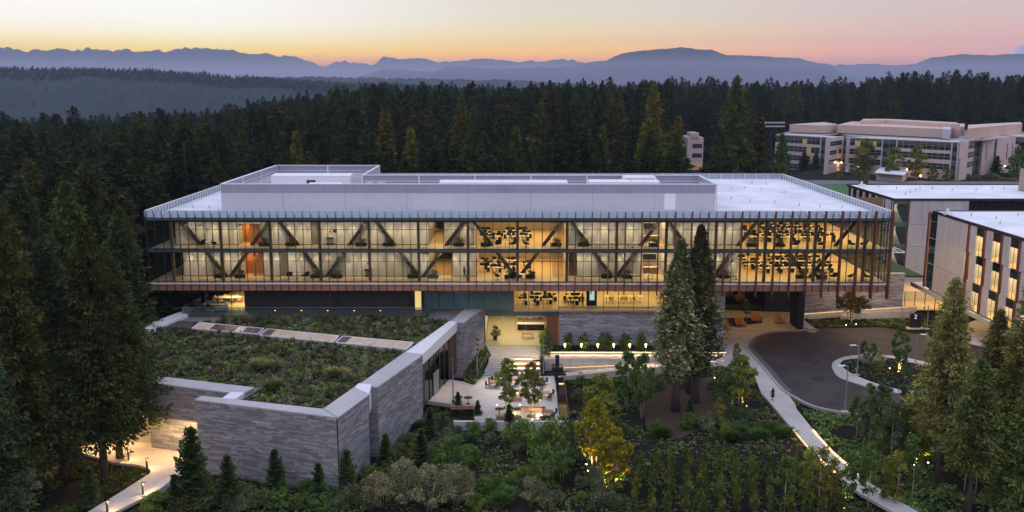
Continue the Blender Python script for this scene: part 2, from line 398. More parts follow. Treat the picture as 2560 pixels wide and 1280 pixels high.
# cedar band below the glass, board by board
band = part('cedar_band', m_cedar, lambda b: b.box(XL + .12, XR - .12, YF + .12, YF + .38, 9.55, 10.5))
for i in range(90):
    x0 = MUL[i] + .03; x1 = MUL[i + 1] - .03
    part('cedar_board', m_cedar, lambda b: b.box(x0, x1, YF + .02, YF + .11, 9.58, 10.52), band)
part('end_band', m_cedar, lambda b: (b.box(XL + .02, XL + .11, YF + .5, YB - 1, 9.58, 10.5), b.box(XR - .11, XR - .02, YF + .5, YB - 1, 9.58, 10.5)))
# mullions, fins, transoms
mm = MB(); mm.box(-.035, .035, -.16, .02, 9.5, 20.95); mull_me = mm.mesh('mullion', m_bronze)
for x in MUL:
    o = link('mullion', mull_me, office); o.location = (x, YF, 0)
fin_n = 0
for i, x in enumerate(MUL):
    if x > -7.6 and (90 - i) % 2 == 0:
        t = (x + 7.6) / 61.6; d = .22 + .62 * t; w = .05 + .05 * t
        part('sunshade_fin', m_red, lambda b: b.box(x - w, x + w, YF - .17 - d, YF - .17, 9.5 - .9 * t, 21.25 + .3 * t))
mm = MB(); mm.box(-.03, .03, -.5, -.05, 20.62, 21.45); br_me = mm.mesh('parapet_bracket', m_steel)
for x in MUL:
    o = link('parapet_bracket', br_me, office); o.location = (x, YF, 0)
part('transom', m_bronze, lambda b: b.box(XL, XR, YF - .08, YF + .02, 18.66, 18.74))
part('transom', m_bronze, lambda b: b.box(XL, XR, YF - .08, YF + .02, 13.96, 14.04))
for z in (20.0, 15.83, 15.33, 10.97): part('transom', m_bronze, lambda b: b.box(XL, XR, YF - .12, YF - .01, z - .04, z + .04))
# facade panes: one object each, the top row joined
rows = [(11.02, 13.95), (14.05, 15.28), (15.9, 18.65), (18.75, 19.95)]
wpan = MUL[1] - MUL[0] - .08
pane_me = []
for z0, z1 in rows: b = MB(); b.box(.04, .04 + wpan, -.04, -.02, z0, z1); pane_me.append(b.mesh('glass_pane', m_glass))
for r in (0, 2, 1):
    for i in range(90): o = link('glass_pane', pane_me[r], office); o.location = (MUL[i], YF, 0)
for i in range(30): o = link('glass_pane', pane_me[3], office); o.location = (MUL[89 - i], YF, 0)
part('upper_glazing', m_glass, lambda b: [b.box(MUL[i] + .04, MUL[i] + .04 + wpan, YF - .04, YF - .02, *rows[3]) for i in range(60)], kind='stuff')
# end walls: same skin, seen edge on
nb = 46; YM = [YF + .1 + (YB - YF - .2) * i / nb for i in range(nb + 1)]
for X, s in ((XL, -1), (XR, 1)):
    part('end_mullions', m_bronze, lambda b: [b.box(X - .08 + .06 * s, X + .08 + .06 * s, y - .035, y + .035, 9.5, 20.95) for y in YM], kind='stuff')
    for z0, z1 in ((11.02, 15.28), (15.9, 19.95)):
        part('end_glazing', m_glass, lambda b: [b.box(X - .02 + .03 * s, X + .03 * s, YM[i] + .04, YM[i + 1] - .04, z0, z1) for i in range(nb)], kind='stuff')
    part('transom', m_bronze, lambda b: [b.box(X - .02, X + .1 * s, YF + .2, YB, z - .04, z + .04) for z in (14, 18.7)] if s > 0 else [b.box(X + .1 * s, X + .02, YF + .2, YB, z - .04, z + .04) for z in (14, 18.7)])
# glass parapets with posts
par = office
for i in range(45):
    x0 = MUL[2 * i] + .03; x1 = MUL[2 * i + 2] - .03
    part('parapet_panel', m_frit, lambda b: b.add([(x0, YF - .05, 20.5), (x1, YF - .05, 20.5), (x1, YF + .35, 21.42), (x0, YF + .35, 21.42), (x0, YF - .02, 20.5), (x1, YF - .02, 20.5), (x1, YF + .38, 21.42), (x0, YF + .38, 21.42)], [(0, 1, 2, 3), (7, 6, 5, 4), (0, 4, 5, 1), (3, 2, 6, 7)]))
for X, s in ((XL, 1), (XR, -1)):
    for i in range(nb):
        part('parapet_panel', m_frit, lambda b: b.box(X + .18 * s - .015, X + .18 * s + .015, YM[i] + .12, YM[i + 1] - .12, 20.5, 21.45))
    for i in range(nb + 1): part('parapet_post', m_white, lambda b: b.box(X + .25 * s - .05, X + .25 * s + .05, YM[i] - .05, YM[i] + .05, 20.3, 21.4))
    part('parapet_cap', m_white, lambda b: b.box(X + .12 * s - .1, X + .12 * s + .1, YF, YB, 21.42, 21.5))
    part('parapet_kerb', m_white, lambda b: b.box(X + .5 * s - .2, X + .5 * s + .2, YF + .6, YB - .2, 20.25, 20.5))
part('parapet_glass', m_frit, lambda b: b.box(XL, XR, YB - .1, YB - .07, 20.5, 21.6))
for i in range(46): x = XL + .3 + i * 2.38; part('parapet_post', m_white, lambda b: b.box(x - .05, x + .05, YB - .3, YB - .2, 20.3, 21.5))
part('parapet_kerb', m_white, lambda b: b.box(XL + .7, XR - .7, YB - .5, YB - .11, 20.25, 20.5))
# vents and anchor posts on the open roof
for px, py in ((1828, 497), (1875, 505), (1903, 475), (1937, 508), (1960, 483), (1998, 514), (1830, 475), (1862, 471), (2050, 519), (1915, 462), (2105, 521), (483, 520), (523, 521), (1880, 458)):
    p = P(px, py, z=20.3); part('roof_vent', m_steel, lambda b: b.tube([(p.x, p.y, 20.3), (p.x, p.y, 20.75)], .07, 6), roofp)

# ------------------------------------------------------------------ plant screen on the roof
SX0, SX1, SY0, SY1, SY2, SXM = -45.7, 30.6, 141.0, 155.2, 174.0, -26.1
ZS0, ZSM, ZS1 = 20.32, 22.95, 24.4
screen = thing('plant_screen', 'pale metal louvre screen round the rooftop plant on white roof', 'screen')
def scr(b, x0, x1, y0, y1, z0, z1): b.box(x0, x1, y0, y1, z0, z1)
m_louv = glass_mat('perforated_screen', 'D8D8E4', .02, rough=.5, dens=.62, body='A9A9B8')
runs = [((SX0, SY0), (SX1, SY0)), ((SX1, SY0), (SX1, SY1)), ((SX1, SY1), (SXM, SY1)), ((SXM, SY1), (SXM, SY2)), ((SXM, SY2), (SX0, SY2)), ((SX0, SY2), (SX0, SY0))]
for k, (a, c) in enumerate(runs):
    a = Vector(a); c = Vector(c); L_ = (c - a).length; d = (c - a) / L_; n = max(1, round(L_ / 9.55)) if k else 8; nrm = Vector((d.y, -d.x))
    ang = math.atan2(d.y, d.x)
    def place(o): o.location = (a.x, a.y, 0); o.rotation_euler = (0, 0, ang)
    for i in range(n):
        s0 = L_ * i / n + .03; s1 = L_ * (i + 1) / n - .03
        b = MB(); b.box(s0, s1, -.05, .05, ZS0, ZSM); o = b.build('screen_panel', m_screen, screen); place(o)
        b = MB(); b.box(s0, s1, -.03, .03, ZSM, ZS1 - .1); o = b.build('louvre_panel', m_louv, screen); place(o)
        b = MB(); b.box(s0 - .12, s0 + .06, .05, .2, ZS0, ZS1 - .1); o = b.build('screen_post', m_white, screen); place(o)
    b = MB(); m_ = int(L_ / .3)
    for i in range(m_): b.box(L_ * i / m_, L_ * i / m_ + .035, -.075, -.045, ZS0 + .1, ZS1 - .1)
    o = b.build('louvre_blades', m_screen, screen); o['kind'] = 'stuff'; place(o)
    b = MB(); b.box(-.1, L_ + .1, -.12, .22, ZS1 - .1, ZS1); o = b.build('top_rail', m_white, screen); place(o)
    b = MB(); b.box(.1, L_ - .1, .06, .14, 23.3, 23.38); b.box(.1, L_ - .1, .06, .14, 22.2, 22.28); o = b.build('back_rail', m_white, screen); place(o)
p = P(1692, 455, z=22); door = MB(); door.box(22.6, 24.3, SY0 - .09, SY0 - .06, 20.45, 22.9); door.build('access_door', m_white, screen)
b = MB(); b.box(-16.2, -9.6, SY0 - .08, SY0 - .055, 20.4, 22.9); b.build('access_panel', m_screen, screen)
mb = MB(); mb.box(-36.5, -.4, 0, .3, 0, .05)
def ahu(x0, x1, y0, y1, h, n, label):
    t = thing('air_handler', label, 'air handler', ((x0 + x1) / 2, (y0 + y1) / 2, 20.32), group='rooftop air handlers')
    w = (x1 - x0) / 2; d = (y1 - y0) / 2
    b = MB(); b.box(-w, w, -d, d, .3, h); b.build('casing', m_white, t)
    b = MB(); b.box(-w + .2, w - .2, -d + .2, d - .2, 0, .3); b.build('base', m_steel, t)
    for i in range(n):
        xa = -w + 2 * w * i / n + .04; xb = -w + 2 * w * (i + 1) / n - .04
        b = MB(); b.add([(xa, -d - .06, h - .0), (xb, -d - .06, h), (xb, 0, h + .22), (xa, 0, h + .22), (xb, d + .06, h), (xa, d + .06, h)], [(0, 1, 2, 3), (3, 2, 4, 5), (0, 3, 5), (1, 4, 2)]); b.build('roof_sheet', m_white, t)
    b = MB(); b.box(-w * .1, w * .12, -d - .05, -d, h * .55, h * .8); b.build('intake_grille', m_blk, t)
ahu(-42.5, -28.8, 158, 163, 3.6, 8, 'largest white air handler inside the taller part of the screen')
ahu(-12.5, 8.0, 146, 150.5, 3.72, 6, 'white air handler with sloped top behind the middle of the screen')
ahu(11.5, 22.8, 147.0, 151.5, 3.7, 5, 'white air handler right of the middle one behind the screen')
ahu(-34.5, -29.0, 150, 154, 2.9, 3, 'lower white ducted unit beside the step in the screen')
for i, (x, y) in enumerate(((-23.7, 147), (-21.9, 147.2))):
    t = thing('exhaust_fan', ('squat grey exhaust fan near the step in the screen, leftmost of two', 'squat grey exhaust fan near the step in the screen, rightmost of two')[i], 'exhaust fan', (x, y, 20.32))
    b = MB(); b.tube([(0, 0, 0), (0, 0, 3.3)], .42, 12); b.build('stack', m_steel, t); b = MB(); b.tube([(0, 0, 3.3), (0, 0, 3.5), (0, 0, 3.8), (0, 0, 3.9)], [.75, .8, .5, .2], 12); b.build('hood', m_steel, t)
t = thing('roof_duct', 'ribbed grey duct run on the roof behind the louvre screen', 'duct', (0, 0, 20.32))
b = MB(); b.box(-20.8, -14.8, 145.5, 147.2, 2.2, 3.3); b.build('duct_body', m_steel, t); b = MB(); [b.box(-20.8 + i * .5, -20.65 + i * .5, 145.4, 147.3, 0.0, 3.4) for i in range(13)]; b.build('duct_ribs', m_white, t)
t = thing('plant_shed', 'small white shed with open dark side inside the screen', 'shed', (0, 0, 20.32))
b = MB(); b.box(17.5, 22.7, 150.5, 154, 3.9, 4.15); b.build('shed_roof', m_white, t); b = MB(); b.box(17.4, 17.6, 150.5, 154, 0, 3.9); b.box(22.5, 22.7, 150.5, 154, 0, 3.9); b.box(17.6, 22.5, 153, 153.9, 0, 3.9); b.build('shed_wall', m_white, t)

# ------------------------------------------------------------------ interior of the two glazed storeys
for x in KX:
    part('column', m_col, lambda b: b.box(x - .2, x + .2, YF + .45, YF + .85, ZLO, 15.3))
    part('column', m_col, lambda b: b.box(x - .2, x + .2, YF + .45, YF + .85, ZU, 19.7))
YD = 135.1
for k in range(0, 15, 2):
    for s in (-1, 1):
        if 0 <= k + s <= 14:
            a = (KX[k] + .55 * s, YD, 19.7); c = (KX[k + s] - .25 * s, YD, ZLO + .02)
            # split at the floor so that it does not cut the slab
            def at(z): t_ = (a[2] - z) / (a[2] - c[2]); return (a[0] + (c[0] - a[0]) * t_, YD, z)
            part('truss_diagonal', m_truss, lambda b: b.bar(at(19.9), at(15.7), .5, .4))
            part('truss_diagonal', m_truss, lambda b: b.bar(at(15.45), at(10.9), .5, .4))
    if k < 14: part('gusset', m_truss, lambda b: b.prism([(KX[k + 1] - .2, YD - .1), (KX[k + 1] + .9, YD - .1), (KX[k + 1] + .9, YD + .1), (KX[k + 1] - .2, YD + .1)], 14.75, lambda x, y: 15.4))
YW = 135.5
def wx(px, Y=YW, py=600): return P(px, py, Y=Y).x
def wallrun(pa, pb, z0, z1, Y=YW, seed=0, lab=None, end=.15):
    """a run of full height panels of uneven width, each its own board"""
    r = random.Random(seed); x = wx(pa, Y); xe = wx(pb, Y)
    while x < xe - .05:
        w = min(r.choice((.9, 1.2, 1.5, 1.8)), xe - x)
        if xe - x - w < .4: w = xe - x
        dz = r.choice((0, 0, .015, .03)); dark = r.random() < .25
        part('wall_panel', m_iwall2 if dark else m_iwall, lambda b: b.box(x + .012, x + w - .012, Y - dz, Y + end, z0 + .12, z1))
        part('skirting', m_blk, lambda b: b.box(x + .012, x + w - .012, Y - dz + .02, Y + end - .02, z0, z0 + .12))
        x += w
m_iwall2 = mat('interior_panel_grey', (.46, .41, .38), .7, .03, 1, objvar=.1)
m_doorg = mat('grey_door', (.20, .165, .13), .5)
FU, CU, FL, CL = ZU, 19.65, ZLO, 15.33
def alcove(pa, pb, z0, z1, depth=2.2, wood=True, slats=True):
    xa = wx(pa); xb = wx(pb)
    part('alcove_wall', m_orange if wood else m_iwall, lambda b: b.box(xa, xb, YW + depth, YW + depth + .15, z0, z1 - .7))
    part('alcove_wall', m_iwall, lambda b: (b.box(xa - .14, xa, YW + .16, YW + depth, z0, z1), b.box(xb, xb + .14, YW + .16, YW + depth, z0, z1), b.box(xa, xb, YW, YW + .14, z1 - .7, z1)))
    if slats:
        for i in range(7): x = xa + .2 + (xb - xa - .4) * (i + 7) / 14; part('wood_slat', m_col, lambda b: b.box(x - .05, x + .05, YW + .3, YW + .4, z0, z1 - .7))
    spot('alcove_light', ((xa + xb) / 2 - .8, YW + .8, z1 - .5), ((xa + xb) / 2 - .6, YW + depth, z0), 420, 120, parent=office)
wallrun(440, 597, FU, CU, seed=1); alcove(597, 652, FU, CU); wallrun(652, 780, FU, CU, seed=2)
wallrun(800, 1070, FU, CU, seed=3); wallrun(1113, 1186, FU, CU, seed=4)
part('door', m_doorg, lambda b: b.box(wx(780), wx(800), YW - .02, YW + .1, FU, CU))
wallrun(1420, 1608, FU, CU, seed=5); wallrun(1668, 1849, FU, CU, seed=6)
wallrun(455, 600, FL, CL, seed=7); alcove(600, 657, FL, CL); wallrun(657, 697, FL, CL, seed=8); part('door', m_doorg, lambda b: b.box(wx(697), wx(717), YW - .02, YW + .1, FL, CL)); wallrun(717, 1070, FL, CL, seed=9)
wallrun(1133, 1193, FL, CL, seed=10)
wallrun(1443, 1606, FL, CL, seed=11); wallrun(1668, 1845, FL, CL, seed=12)
# dark recess and passage between panels
part('passage_wall', m_iwall2, lambda b: (b.box(wx(1070), wx(1070) + .1, YW, 150, FU, CU), b.box(wx(1113) - .1, wx(1113), YW, 150, FU, CU)))
part('passage_wall', m_iwall, lambda b: (b.box(wx(1070), wx(1070) + .1, YW, 150, FL, CL), b.box(wx(1133) - .1, wx(1133), YW, 150, FL, CL)))
# back walls of the deep rooms
YBK = 151.0
def back(pa, pb, z0, z1, Y=YBK, m=None): part('back_wall', m or m_iwall, lambda b: b.box(wx(pa, Y), wx(pb, Y), Y, Y + .2, z0, z1))
for z0, z1 in ((FU, CU), (FL, CL)):
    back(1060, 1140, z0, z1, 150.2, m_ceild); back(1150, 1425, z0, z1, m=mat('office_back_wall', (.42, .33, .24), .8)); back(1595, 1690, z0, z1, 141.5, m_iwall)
    x = wx(1186); part('side_wall', m_iwall, lambda b: b.box(x - .16, x - .01, YW + .16, YBK, z0, z1))
    x = wx(1420); part('side_wall', m_iwall, lambda b: b.box(x + .01, x + .16, YW + .16, YBK, z0, z1))
    x = wx(1847); part('side_wall', m_iwall, lambda b: b.box(x - .16, x - .01, YW + .16, YBK + 12, z0, z1))
    for pa, pb in ((1605, 1608), (1666, 1669)): part('side_wall', m_iwall, lambda b: b.box(wx(pa), wx(pb), YW + .16, 141.5, z0, z1))
    back(1810, 2200, z0, z1, 163, mat('warm_far_wall', (.22, .15, .09), .8))
    for i in range(8):
        x = wx(1900 + i * 34, 162); part('wood_partition', m_orange if i % 2 == 0 else m_iwall2, lambda b: b.box(x, x + 1.6, 160, 160.2, z0, z0 + 2.8))
    # slatted timber screens by the reading corner
    for i in range(18):
        if i in (8, 9): continue
        x = wx(1383 + i * 3.6, 136.2); part('wood_slat', m_col, lambda b: b.box(x - .045, x + .045, 136.2, 136.3, z0, z1 - .6))
    part('slat_rail', m_col, lambda b: b.box(wx(1381, 136.2), wx(1447, 136.2), 136.18, 136.32, z1 - .6, z1 - .5))
part('fire_cabinet', mat('red_sign', (.6, .02, .02), .5), lambda b: (b.box(wx(824), wx(829), YW - .06, YW - .035, FU + 1.9, FU + 2.2), b.box(wx(916), wx(921), YW - .06, YW - .035, FL + 1.9, FL + 2.2)))
for px, z in ((838, FU),): part('wall_screen', m_blk, lambda b: b.box(wx(834), wx(843), YW - .09, YW - .035, z + 1.9, z + 2.3))
for z, pa in ((FU, 817), (FL, 910)):
    for dz in (.95, 0.05): part('shelf', m_blk, lambda b: b.box(wx(pa), wx(pa + 18), YW - .4, YW - .035, z + dz, z + dz + .22))
# light inside: strips in the corridor ceilings, lamps over the desks
for z1, zf in ((19.6, FU), (15.25, FL)):
    area('corridor_light', (-3, 134.0, z1), 94, .25, 1900, (1, .78, .60), parent=office)
    for k in range(44):
        px = 470 + k * 31.5
        if 1186 < px < 1420 or px > 1850: continue
        x = wx(px) + .3 * rnd.random(); spot('wall_washer', (x, YW - 1.05, z1 - .05), (x, YW + .1, zf + .9), 360, 56, (1, .64, .34), parent=office)
    area('office_light', (wx(1300, 143), 142.5, z1), 13, 11, 2000, (1, .60, .24), parent=office)
    area('office_light', (wx(2030, 146), 146, z1), 25, 20, 5200, (1, .57, .20), parent=office)
    area('office_light', (wx(1636, 138), 138.4, z1), 3.4, 4.5, 420, (1, .70, .38), parent=office)
    area('passage_light', (wx(1094, 141), 141.5, z1), 1.6, 9, 330, (1, .60, .26), parent=office)
    area('reading_light', (wx(1400, 139), 139.5, z1), 2.5, 5, 380, (1, .62, .30), parent=office)
    for i, px in enumerate((1225, 1283, 1342)):
        x = wx(px, 139); part('pendant_lamp', m_lampd, lambda b: b.box(x - .9, x + .9, 139, 139.12, z1 - .75, z1 - .65))
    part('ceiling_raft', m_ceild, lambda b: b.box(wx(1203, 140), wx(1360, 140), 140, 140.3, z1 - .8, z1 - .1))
    for i in range(6):
        x = wx(1875 + i * 58, 141); part('pendant_lamp', m_lampd, lambda b: b.bar((x, 141, z1 - .5), (x + 1.1, 143, z1 - .62), .1, .1))
# ================================================================== STONE WALLS
def stones(b, a, c, z0, z1, nrm, seed, row=.185, tone=1.0, proud=.05):
    """thin stone strips of random length laid in courses on the face from a to c; each its own block, proud by its own amount"""
    r = random.Random(seed); a = Vector((a[0], a[1])); c = Vector((c[0], c[1])); L_ = (c - a).length; d = (c - a) / L_; n = Vector(nrm).normalized()
    z = z0
    while z < z1 - .02:
        h = min(row * r.choice((.75, 1, 1, 1.25)), z1 - z); s = 0
        if z1 - z - h < .06: h = z1 - z
        while s < L_ - .01:
            w = min(r.uniform(.35, 1.9), L_ - s)
            if L_ - s - w < .2: w = L_ - s
            p = proud * r.uniform(.45, 1); t = tone * (.155 + .16 * r.random() ** 1.3) * (1.25 if r.random() < .07 else 1); k = r.uniform(-.012, .014)
            t *= 1.16; col = (t * (.97 + k), t * .98, t * (1.06 - k))
            p0 = a + d * (s + .006); p1 = a + d * (s + w - .006); q0 = p0 + n * p; q1 = p1 + n * p
            b.add([(p0.x, p0.y, z + .006), (p1.x, p1.y, z + .006), (p1.x, p1.y, z + h - .006), (p0.x, p0.y, z + h - .006),
                   (q0.x, q0.y, z + .006), (q1.x, q1.y, z + .006), (q1.x, q1.y, z + h - .006), (q0.x, q0.y, z + h - .006)],
                  [(4, 5, 6, 7), (0, 1, 5, 4), (3, 7, 6, 2), (0, 4, 7, 3), (1, 2, 6, 5)], col)
            s += w
        z += h
m_core = mat('mortar', (.075, .073, .072), .9, .2, 3)
def clad(parent, a, c, z0, z1, nrm, seed, **k):
    b = MB(); stones(b, a, c, z0, z1, nrm, seed, **k); o = b.build('stone_cladding', m_stone, parent); o['kind'] = 'stuff'; return o
def inset(poly, d):
    """poly offset inwards by d"""
    n = len(poly); a = sum(poly[i][0] * poly[(i + 1) % n][1] - poly[(i + 1) % n][0] * poly[i][1] for i in range(n)); s = 1 if a > 0 else -1; out = []
    for i in range(n):
        p0 = Vector(poly[i - 1]); p = Vector(poly[i]); p1 = Vector(poly[(i + 1) % n])
        d0 = (p - p0).normalized(); d1 = (p1 - p).normalized(); n0 = Vector((-d0.y, d0.x)) * s; n1 = Vector((-d1.y, d1.x)) * s
        m = (n0 + n1); m = m / max(m.dot(n0), .2); q = p + m * d; out.append((q.x, q.y))
    return out
def stone_block(parent, poly, z0, z1, faces, seed, cope=.16, tone=1.0):
    """poly outline of the outer stone face; faces: indices of the sides that are clad"""
    core = MB().prism(inset(poly, .06), z0, z1); core.build('wall', m_core, parent)
    n = len(poly); a = sum(poly[i][0] * poly[(i + 1) % n][1] - poly[(i + 1) % n][0] * poly[i][1] for i in range(n)); s = 1 if a > 0 else -1
    ins = inset(poly, .055)
    for i in faces:
        p = Vector(ins[i]); q = Vector(ins[(i + 1) % n]); d = (q - p).normalized(); nr = (d.y * s, -d.x * s)
        clad(parent, ins[i], ins[(i + 1) % n], z0, z1, nr, seed + i, tone=tone)
    # coping in slabs along the longest side
    j = max(range(n), key=lambda i: (Vector(poly[i]) - Vector(poly[(i + 1) % n])).length)
    MB().prism(inset(poly, -.04), z1, z1 + cope).build('coping', m_cope, parent)
def V2(p): return (p[0], p[1])

ZP = -1.35                                                            # lower plaza
ZG = 6.06
def roofpt(px, py, z=ZG): return G(px, py, z)
# ------------------------------------------------------------------ green roofed pavilion
pav = thing('pavilion', 'low stone walled pavilion with planted roof in front of the offices', 'pavilion')
W1o, W1c, W2e = roofpt(488, 1002), roofpt(844, 1047), roofpt(921, 990)
W1b, W1i, W2i = roofpt(505, 993), roofpt(808, 1026), roofpt(885, 972)
ZB0 = -2.6
stone_block(pav, [W1o, W1c, W1i, W1b], ZB0, ZG, (0, 3), 10)
W2poly = [W1c, W2e, W2i, W1i]; stone_block(pav, W2poly, ZB0, ZG, (0, 1), 20)
W3a, W3b, W3d, W3c = roofpt(944, 970), roofpt(1056, 890), roofpt(1012, 884), roofpt(896, 966)
stone_block(pav, [W3a, W3b, W3d, W3c], ZB0, ZG, (0, 1, 3), 30)
W4a, W4b, W4d, W4c = roofpt(1159, 808), (P(1211, 769, z=ZG).x, 135.9), (P(1168, 769, z=ZG).x, 135.9), roofpt(1127, 806)
stone_block(pav, [W4a, W4b, W4d, W4c], ZB0, ZG, (0, 3), 40)
W0a, W0b, W0d, W0c = roofpt(366, 958), roofpt(604, 988), roofpt(635, 972), roofpt(366, 940)
stone_block(pav, [W0a, W0b, W0d, W0c], ZB0, ZG, (0, 1), 50)
W0x = roofpt(80, 925); W0y = roofpt(90, 905)
stone_block(pav, [W0x, (W0a[0] - .02, W0a[1]), (W0c[0] - .02, W0c[1]), W0y], 2.6, ZG, (0,), 55)
# white metal links between the stone blocks
def link_box(pts, h, name='metal_link'):
    MB().prism(pts, ZG - h, ZG + .2).build(name, m_white, pav)
link_box([roofpt(922.5, 989), roofpt(929, 965), roofpt(897, 962), roofpt(886, 972)], 2.1)
link_box([roofpt(554, 1000), roofpt(590, 1001), roofpt(611, 986), roofpt(578, 984)], 1.2)
bm0, bm1, bm2, bm3 = roofpt(1057, 889), roofpt(1143, 808), roofpt(1124, 805.5), roofpt(1014, 884)
link_box([bm0, bm1, bm2, bm3], 1.15, 'entrance_beam')
# glazed entrance between the blocks, set back below the beam
def lerp(a, b, t): return tuple(a[i] + (b[i] - a[i]) * t for i in range(2))
e0, e1 = lerp(bm0, bm3, .3), lerp(bm1, bm2, .3)
def along(t0, t1, off, th):
    d = (Vector(e1) - Vector(e0)).normalized(); n = Vector((d.y, -d.x)); L_ = (Vector(e1) - Vector(e0)).length
    p, q = Vector(e0) + d * L_ * t0, Vector(e0) + d * L_ * t1
    return [tuple(p + n * off), tuple(q + n * off), tuple(q + n * (off - th)), tuple(p + n * (off - th))]
for t0, t1 in ((0, .14), (.80, 1.0)): MB().prism(along(t0, t1, .15, .3), ZP, ZG - 1.16).build('timber_panel', mat('dark_timber', (.07, .045, .04), .6, .15, 3, stretch=(4, 4, .5)), pav)
for i in range(5):
    t0 = .14 + .66 * i / 5; t1 = .14 + .66 * (i + 1) / 5
    MB().prism(along(t0 + .004, t1 - .004, .02, .04), ZP + .05, ZG - 1.2).build('glass_pane', m_glassdk, pav)
    MB().prism(along(t0 - .006, t0 + .006, .1, .16), ZP, ZG - 1.17).build('mullion', m_bronze, pav)
MB().prism(along(.36, .50, .14, .06), ZP + .02, ZP + 3.1).build('door_frame', m_steel, pav)
MB().prism(along(.14, .80, -3.5, .1), ZP, ZG - 1.2).build('inner_wall', m_iwall, pav)
MB().prism(along(.14, .80, 0, 3.4), ZP - .02, ZP + .02).build('inner_floor', m_floor, pav)
pm = along(.5, .5001, -1.5, .01)[0]; point('entrance_light', (pm[0], pm[1], 3.5), 420, parent=pav); area('entrance_light', (pm[0] + 2.2, pm[1] - .3, 4.3), .5, 5, 120, rot=(0, 0, R(-18)), parent=pav)
# inside of the pavilion: floor of the planted roof
ZV = 5.75
RP = [W1i, W2i, W3c, W3d, bm3, W4c, W4d, (P(1068, 772, z=ZV).x, 131.1), (P(452, 790, z=ZV).x, 131.0), G(372, 808, ZV), G(320, 826, ZV), G(250, 860, ZV), G(90, 900, ZV), W0y, W0c, W0d, roofpt(640, 975), roofpt(590, 1001)]
RPo = list(RP)
MB().prism(RP, 4.9, ZV - .06).build('roof_slab', mat('roof_soil', (.03, .026, .014), .95, .35, 2.5, bump=.5), pav)
MB().prism(inset(RP, 1.0), -2.2, 4.9).build('inner_wall', m_dark, pav)
m_gravel = mat('pale_gravel', (.20, .19, .19), .9, .6, 16, bump=.5)
for q in ([(1068, 772), (1100, 770), (1166, 770), (1126, 803), (1075, 800)],):
    MB().prism([G(x, y, ZV) for x, y in q], ZV - .06, ZV + .03).build('gravel_strip', m_gravel, pav)
MB().prism([G(x, y, ZV) for x, y in ((604, 1000), (655, 971), (640, 968), (592, 1001))], ZV - .06, ZV + .03).build('gravel_strip', m_gravel, pav)
MB().prism([G(x, y, ZV) for x, y in ((455, 793), (560, 792), (545, 806), (420, 802))], ZV - .06, ZV + .03).build('gravel_strip', m_gravel, pav)
edge = [G(452, 779, ZV + .5), G(500, 753, ZV + .5), G(506, 757, ZV + .5), G(470, 786, ZV + .5), G(374, 812, ZV + .5), G(322, 826, ZV + .5), G(328, 815, ZV + .5), G(373, 804, ZV + .5)]
MB().prism([G(452, 779, ZV + .5), G(470, 786, ZV + .5), G(385, 823, ZV + .5), G(330, 822, ZV + .5), G(345, 810, ZV + .5), G(373, 808, ZV + .5)], 5.0, ZV + .5).build('roof_edge', m_white, pav)
MB().prism([G(322, 815, ZV + .5), G(344, 811, ZV + .5), G(329, 823, ZV + .5), G(240, 858, ZV + .5), G(96, 905, ZV + .5), G(78, 900, ZV + .5), G(160, 880, ZV + .5)], 5.0, ZV + .5).build('roof_edge', m_white, pav)
MB().prism([G(385, 821, ZV), G(430, 802, ZV), G(487, 809, ZV), G(478, 822, ZV)], ZV - .06, ZV + .18).build('roof_hatch', mat('grey_mat', (.06, .055, .06), .8), pav)
# skylights pane by pane
m_sky_l = mat('lit_skylight', (.26, .255, .26), .3, .4, .3, emit='FFD6A8', es=.24); m_sky_d = mat('dim_skylight', (.10, .07, .08), .25, .1, 1, emit='C07A60', es=.06)
def skylight(q, n, lit, label):
    t = thing('skylight', label, 'skylight', group='skylights in the planted roof'); z0 = ZV; zt = ZV + .55
    a, b_, c, d = [Vector(G(x, y, zt)) for x, y in q]          # back left, back right, front right, front left
    MB().prism([tuple(v) for v in (a, b_, c, d)], z0 - .02, zt - .04).build('kerb', m_conc, t)
    st = MB(); e = inset([tuple(v) for v in (a, b_, c, d)], -.06)
    for i in range(4): st.bar((*e[i], zt), (*e[(i + 1) % 4], zt), .16, .12)
    for i in range(4): MB().bar((*e[i], zt), (*e[(i + 1) % 4], zt), .16, .12).build('frame', m_white, t)
    for i in range(n):
        t0 = i / n + .006; t1 = (i + 1) / n - .006
        MB().prism([tuple(a + (b_ - a) * t0), tuple(a + (b_ - a) * t1), tuple(d + (c - d) * t1), tuple(d + (c - d) * t0)], zt - .03, zt + .02).build('pane', m_sky_l if i in lit else m_sky_d, t)
    return t
skylight([(500, 807), (658, 822), (644, 835), (481, 821)], 8, (0, 1, 5), 'dim skylight nearest the terrace sofa, first of the row')
skylight([(669, 823), (846, 840), (832, 855), (651, 838)], 8, range(1, 8), 'glowing skylight in the middle of the row on the planted roof')
skylight([(858, 841), (1032, 857), (1014, 873), (841, 856)], 8, range(1, 8), 'glowing skylight ending by the stone wall coping')

